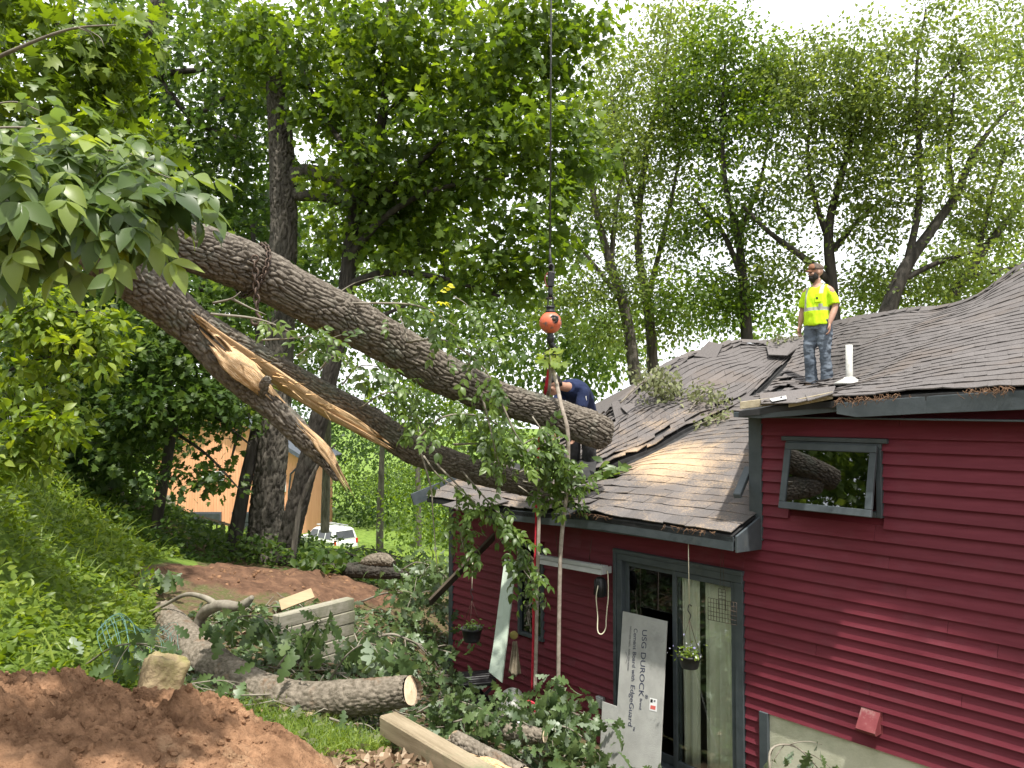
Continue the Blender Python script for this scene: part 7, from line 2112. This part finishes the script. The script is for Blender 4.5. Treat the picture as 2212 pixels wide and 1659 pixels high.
cover("lawn_grass", "sunlit mown lawn beyond the trees", [(-14, 18), (4, 18), (6, 50), (-20, 50)], 9000, .12, .35, BLADE, MT['lf_bright'], (.8, .15), 31, 1.6)
YARD = [(-3.4, 7.2), (-1.0, 6.2), (-.2, 5.0), (1.6, 5.0), (2.1, 6.6), (.7, 8.2), (-.4, 9.8), (-1.0, 11.6), (-2.4, 11.2), (-3.8, 9.2)]
cover("green_leaf_litter", "torn green oak leaves strewn over the yard by the house", YARD, 6500, .10, .115, OAK, MT['lf_oak'], (.35, .25), 33, -.1, cat="fallen leaves")
cover("brown_leaf_litter", "dry brown leaves strewn below the landscape timber", [(-1.6, 4.2), (.9, 3.9), (1.2, 5.0), (.0, 5.5), (-.9, 5.9), (-1.7, 5.3)], 2600, .04, .075, OVATE, MT['lf_dry'], (.55, .28), 35, .0, cat="fallen leaves")
cover("grass_leaf_scatter", "green and brown torn leaves lying in the grass before the curved log", [(-3.0, 5.6), (-1.4, 5.2), (-.9, 6.2), (-2.4, 7.2), (-3.4, 6.8)], 380, .05, .11, OAK, MT['lf_wilt'], (.4, .3), 41, .0, cat="fallen leaves")
cover("brown_leaf_scatter", "thin scatter of brown leaves over the rest of the yard", YARD + [(-4.0, 10.5)], 1800, .05, .08, OVATE, MT['lf_dry'], (.4, .25), 37, .0, cat="fallen leaves")

# sticks
bag = Bag()
for k in range(330):
    x, y = R.uniform(-3.6, 1.5), R.uniform(5.6, 11)
    if not in_poly(np.array([x]), np.array([y]), YARD)[0]: continue
    a = R.uniform(0, 6.28); L = R.uniform(.15, .7)
    pts = [(x + math.cos(a) * L * t + R.uniform(-.03, .03), y + math.sin(a) * L * t, 0) for t in (0, .35, .7, 1)]
    pts = [(px_, py_, gz(px_, py_) + R.uniform(.02, .12)) for px_, py_, _ in pts]
    bag.tube(catmull(pts, 8), np.linspace(R.uniform(.004, .012), .003, 8), 5)
tag(bag.obj("stick_litter", MT['twig'], None, True), "thin broken sticks strewn among the fallen leaves", "sticks", kind="stuff")


def oak_spray(label, path, r0, nleaf, size, spread_=.10, lm=None, name="oak_branch", tm=OAK, tone=(.45, .25), down=.8, side=1.0, forks=4, grp=None, tw=None):
    """one broken leafy branch; path of (u, v, Y)"""
    pts = catmull([tuple(P(*c)) for c in path], 20)
    t = thing(name, label, "branch", pts[0], grp)
    b = Bag(); b.tube(pts, np.linspace(r0, r0 * .3, 20), 7)
    tips = [pts[8:]]
    L = np.linalg.norm(np.diff(pts, axis=0), axis=1).sum()
    for k in range(forks):
        i = R.randrange(5, 18); d = unit(pts[min(i + 1, 19)] - pts[i - 1]) * .6 + rng.normal(0, .55, 3) * np.array([1, 1, .6]); d /= np.linalg.norm(d)
        q = np.array([pts[i] + d * L * .32 * s - np.array([0, 0, .12 * L * s * s]) for s in np.linspace(0, 1, 8)])
        b.tube(q, np.linspace(r0 * .45, r0 * .2, 8), 5); tips.append(q[2:])
    b.obj("twigs", tw or MT['twig'], t, True)
    tp = np.vstack(tips); k = rng.integers(0, len(tp), nleaf)
    pos = tp[k] + rng.normal(0, spread_, (nleaf, 3)) * np.array([1, 1, .6])
    ax = np.column_stack([rng.normal(0, .7 * side, (nleaf, 2)), rng.normal(-.2, .4, nleaf) - down]); nr = rng.normal(0, .6, (nleaf, 3)) + np.array([0, -.7, .6])
    lv = Leaves(); lv.add(tm, pos, ax, nr, size * rng.uniform(.65, 1.2, nleaf), np.clip(rng.normal(tone[0], tone[1], nleaf), 0, 1))
    lv.obj("foliage", lm or MT['lf_oak'], t)
    return t


G2 = "broken oak branches in the yard"
oak_spray("oak branch with hanging leaves draped over the middle of the curved log", [(600, 1440, 7.3), (640, 1390, 7.3), (680, 1350, 7.2), (720, 1340, 7.1)], .012, 46, .20, .09, grp=G2)
oak_spray("oak branch arching at the right end of the curved log", [(700, 1490, 7.4), (745, 1420, 7.3), (790, 1390, 7.2), (830, 1400, 7.1)], .012, 60, .22, .09, grp=G2)
oak_spray("oak branch drooping just left of the grey retaining wall", [(450, 1385, 8.0), (500, 1340, 7.9), (550, 1330, 7.8), (590, 1350, 7.7)], .012, 60, .19, .10, grp=G2)
oak_spray("wilted oak leaves hanging on a sprig by the bank's foot", [(330, 1260, 9.6), (345, 1240, 9.5), (360, 1250, 9.4)], .008, 24, .20, .07, grp=G2)
oak_spray("oak branch caught under the crumpled wire fencing", [(180, 1440, 6.8), (240, 1400, 6.7), (300, 1390, 6.6), (360, 1400, 6.6)], .011, 40, .18, .10, grp=G2, down=.3)
oak_spray("oak branch lying between the stone and the curved log", [(350, 1500, 6.2), (400, 1480, 6.3), (470, 1470, 6.4), (520, 1475, 6.5)], .009, 22, .15, .08, grp=G2, down=.1)
oak_spray("oak branch leaning up against the tan strap's foot", [(1150, 1560, 7.6), (1180, 1520, 7.5), (1200, 1490, 7.4), (1215, 1480, 7.3)], .012, 80, .16, .08, grp=G2)
oak_spray("large oak branch heaped left of the notched cement board", [(1130, 1610, 7.3), (1170, 1575, 7.2), (1220, 1570, 7.1), (1270, 1600, 7.0)], .014, 150, .145, .11, grp=G2)
oak_spray("oak branch spread at the foot of the red wall by the outlet", [(1100, 1560, 7.9), (1160, 1540, 7.8), (1230, 1540, 7.7), (1290, 1560, 7.6)], .012, 110, .14, .14, grp=G2, down=.4)
oak_spray("oak branch lying along the bottom edge below the cement board", [(1160, 1700, 6.2), (1240, 1672, 6.1), (1320, 1680, 6.0), (1380, 1700, 5.9)], .012, 150, .15, .12, grp=G2, down=.4)
oak_spray("oak leaves piled on the short rough log", [(980, 1560, 7.2), (1040, 1545, 7.1), (1110, 1550, 7.0), (1160, 1580, 6.9)], .01, 130, .14, .15, grp=G2, down=.3)
oak_spray("oak branch in the shade between the timber and the black table", [(900, 1540, 7.8), (960, 1510, 7.8), (1010, 1520, 7.7), (1060, 1540, 7.6)], .01, 150, .14, .18, grp=G2, down=.3)
oak_spray("pale-leaved branch in front of the cream foundation at the bottom edge", [(1665, 1690, 6.0), (1665, 1620, 6.1), (1710, 1610, 6.2), (1750, 1640, 6.2), (1790, 1690, 6.2)], .011, 18, .15, .05, grp=G2, tw=MT['twig'])
oak_spray("bare-tipped leafy branch between the retaining wall and the red wall", [(760, 1400, 9.6), (840, 1370, 9.7), (900, 1390, 9.7), (975, 1410, 9.6)], .022, 120, .16, .20, grp=G2, down=.2, forks=8)
oak_spray("tangled leafy branches heaped beyond the retaining wall", [(780, 1300, 11.4), (840, 1280, 11.3), (900, 1290, 11.2), (960, 1310, 11.0)], .016, 190, .17, .26, grp=G2, down=.2, forks=10)
oak_spray("leafy brush heaped before the old dark log", [(870, 1230, 12.6), (900, 1215, 12.5), (940, 1225, 12.3), (970, 1240, 12.0)], .014, 170, .17, .25, grp=G2, down=.3, forks=10)
oak_spray("leafy bush by the foot of the leaning slender trunk", [(660, 1235, 13.4), (690, 1210, 13.3), (720, 1215, 13.2)], .012, 110, .18, .2, grp=G2, lm=MT['lf_maple_dark'], tm=OVATE, down=.1)
oak_spray("bare crooked branch over the lawn before the white car", [(690, 1205, 15.5), (730, 1190, 15.3), (780, 1205, 15.1), (830, 1195, 15), (860, 1210, 14.8)], .035, 30, .15, .2, grp=G2, tw=MT['twig_dark'], down=.2)
G3 = "leafy debris on the roof"
oak_spray("large mound of wilted leafy branches on the broken gable ridge", [(1340, 870, 10.6), (1390, 825, 10.9), (1430, 830, 11.0), (1475, 850, 10.9)], .014, 620, .085, .13, lm=MT['lf_wilt'], name="roof_debris", tm=OVATE, grp=G3, down=.5, forks=9)
oak_spray("smaller wilted branch sliding down the gable shingles toward the valley", [(1480, 900, 10.5), (1510, 860, 10.7), (1540, 840, 10.9), (1550, 880, 10.6)], .01, 240, .075, .11, lm=MT['lf_wilt'], name="roof_debris", tm=OVATE, grp=G3, down=.3, forks=6)
oak_spray("green sprig lying on the sawdust in the roof valley", [(1500, 920, 10.1), (1540, 905, 10.2), (1580, 890, 10.3)], .007, 70, .075, .06, lm=MT['lf_wilt'], name="roof_debris", tm=OVATE, grp=G3, down=.1)
oak_spray("fresh leafy sprig lying on the lower roof near the eave", [(1466, 1104, 7.9), (1485, 1092, 8.0), (1500, 1090, 8.0)], .005, 22, .12, .035, lm=MT['lf_bright'], name="roof_debris", tm=OVATE, grp=G3, down=.0)
oak_spray("dry sprig lying in the middle of the sawdust", [(1480, 1035, 8.9), (1510, 1028, 9.0), (1530, 1022, 9.0)], .005, 20, .10, .04, lm=MT['lf_wilt'], name="roof_debris", tm=OVATE, grp=G3, down=.1)
oak_spray("leafy green branch on the roof at the navy person's boots", [(1270, 1040, 9.3), (1305, 1018, 9.3), (1340, 1015, 9.3)], .008, 46, .15, .06, lm=MT['lf_ash'], name="roof_debris", tm=OVATE_HI, grp=G3, down=-.1)
oak_spray("small withered sprig lying on the upper shingles", [(1925, 752, 8.9), (1940, 746, 9.0), (1955, 748, 8.9)], .005, 22, .09, .04, lm=MT['lf_wilt'], name="roof_debris", tm=OVATE, grp=G3, down=.1)
oak_spray("withered twigs along the broken ridge by the standing person", [(1660, 740, 12.3), (1690, 728, 12.4), (1730, 726, 12.4)], .006, 90, .07, .06, lm=MT['lf_wilt'], name="roof_debris", tm=OVATE, grp=G3, down=.1)
tag(tube("roof_stick", [P(1560, 1150, 7.2), P(1590, 1110, 7.45), P(1628, 1078, 7.6)], [.012, .011, .008], MT['twig'], None, 6, n=10), "pale stick lying on the lower roof's corner", "stick")
# brown needles hanging over the gutters
b = Bag()
for k in range(420):
    if k < 260:
        u = R.uniform(1800, 2180); y0 = np.interp(u, [1800, 2212], [6.2, 5.25]); a = P(u, np.interp(u, [1800, 2212], [862, 834]) + R.uniform(-4, 6), y0 - .035)
        if math.sin(u * .021) + R.uniform(-.8, .8) < 0: continue
    else:
        s_ = R.uniform(-.1, 2.0); pp = lroof(s_, -.42)[0]; a = Vector(pp) + Vector((0, 0, .0))
        if math.sin(s_ * 5.1) + R.uniform(-.6, .6) < .45: continue
    d = Vector((R.uniform(-.05, .05), R.uniform(-.02, .0), -R.uniform(.005, .06)))
    b.tube(np.array([tuple(a), tuple(a + d * .5 + Vector((R.uniform(-.02, .02), -.01, 0))), tuple(a + d)]), .0022, 3)
tag(b.obj("needle_litter", mat("brown_needles", (.11, .06, .035), (.20, .12, .07), scale=20, rough=.9)), "brown needles and moss hanging over the gutter edges", "needles", kind="stuff")
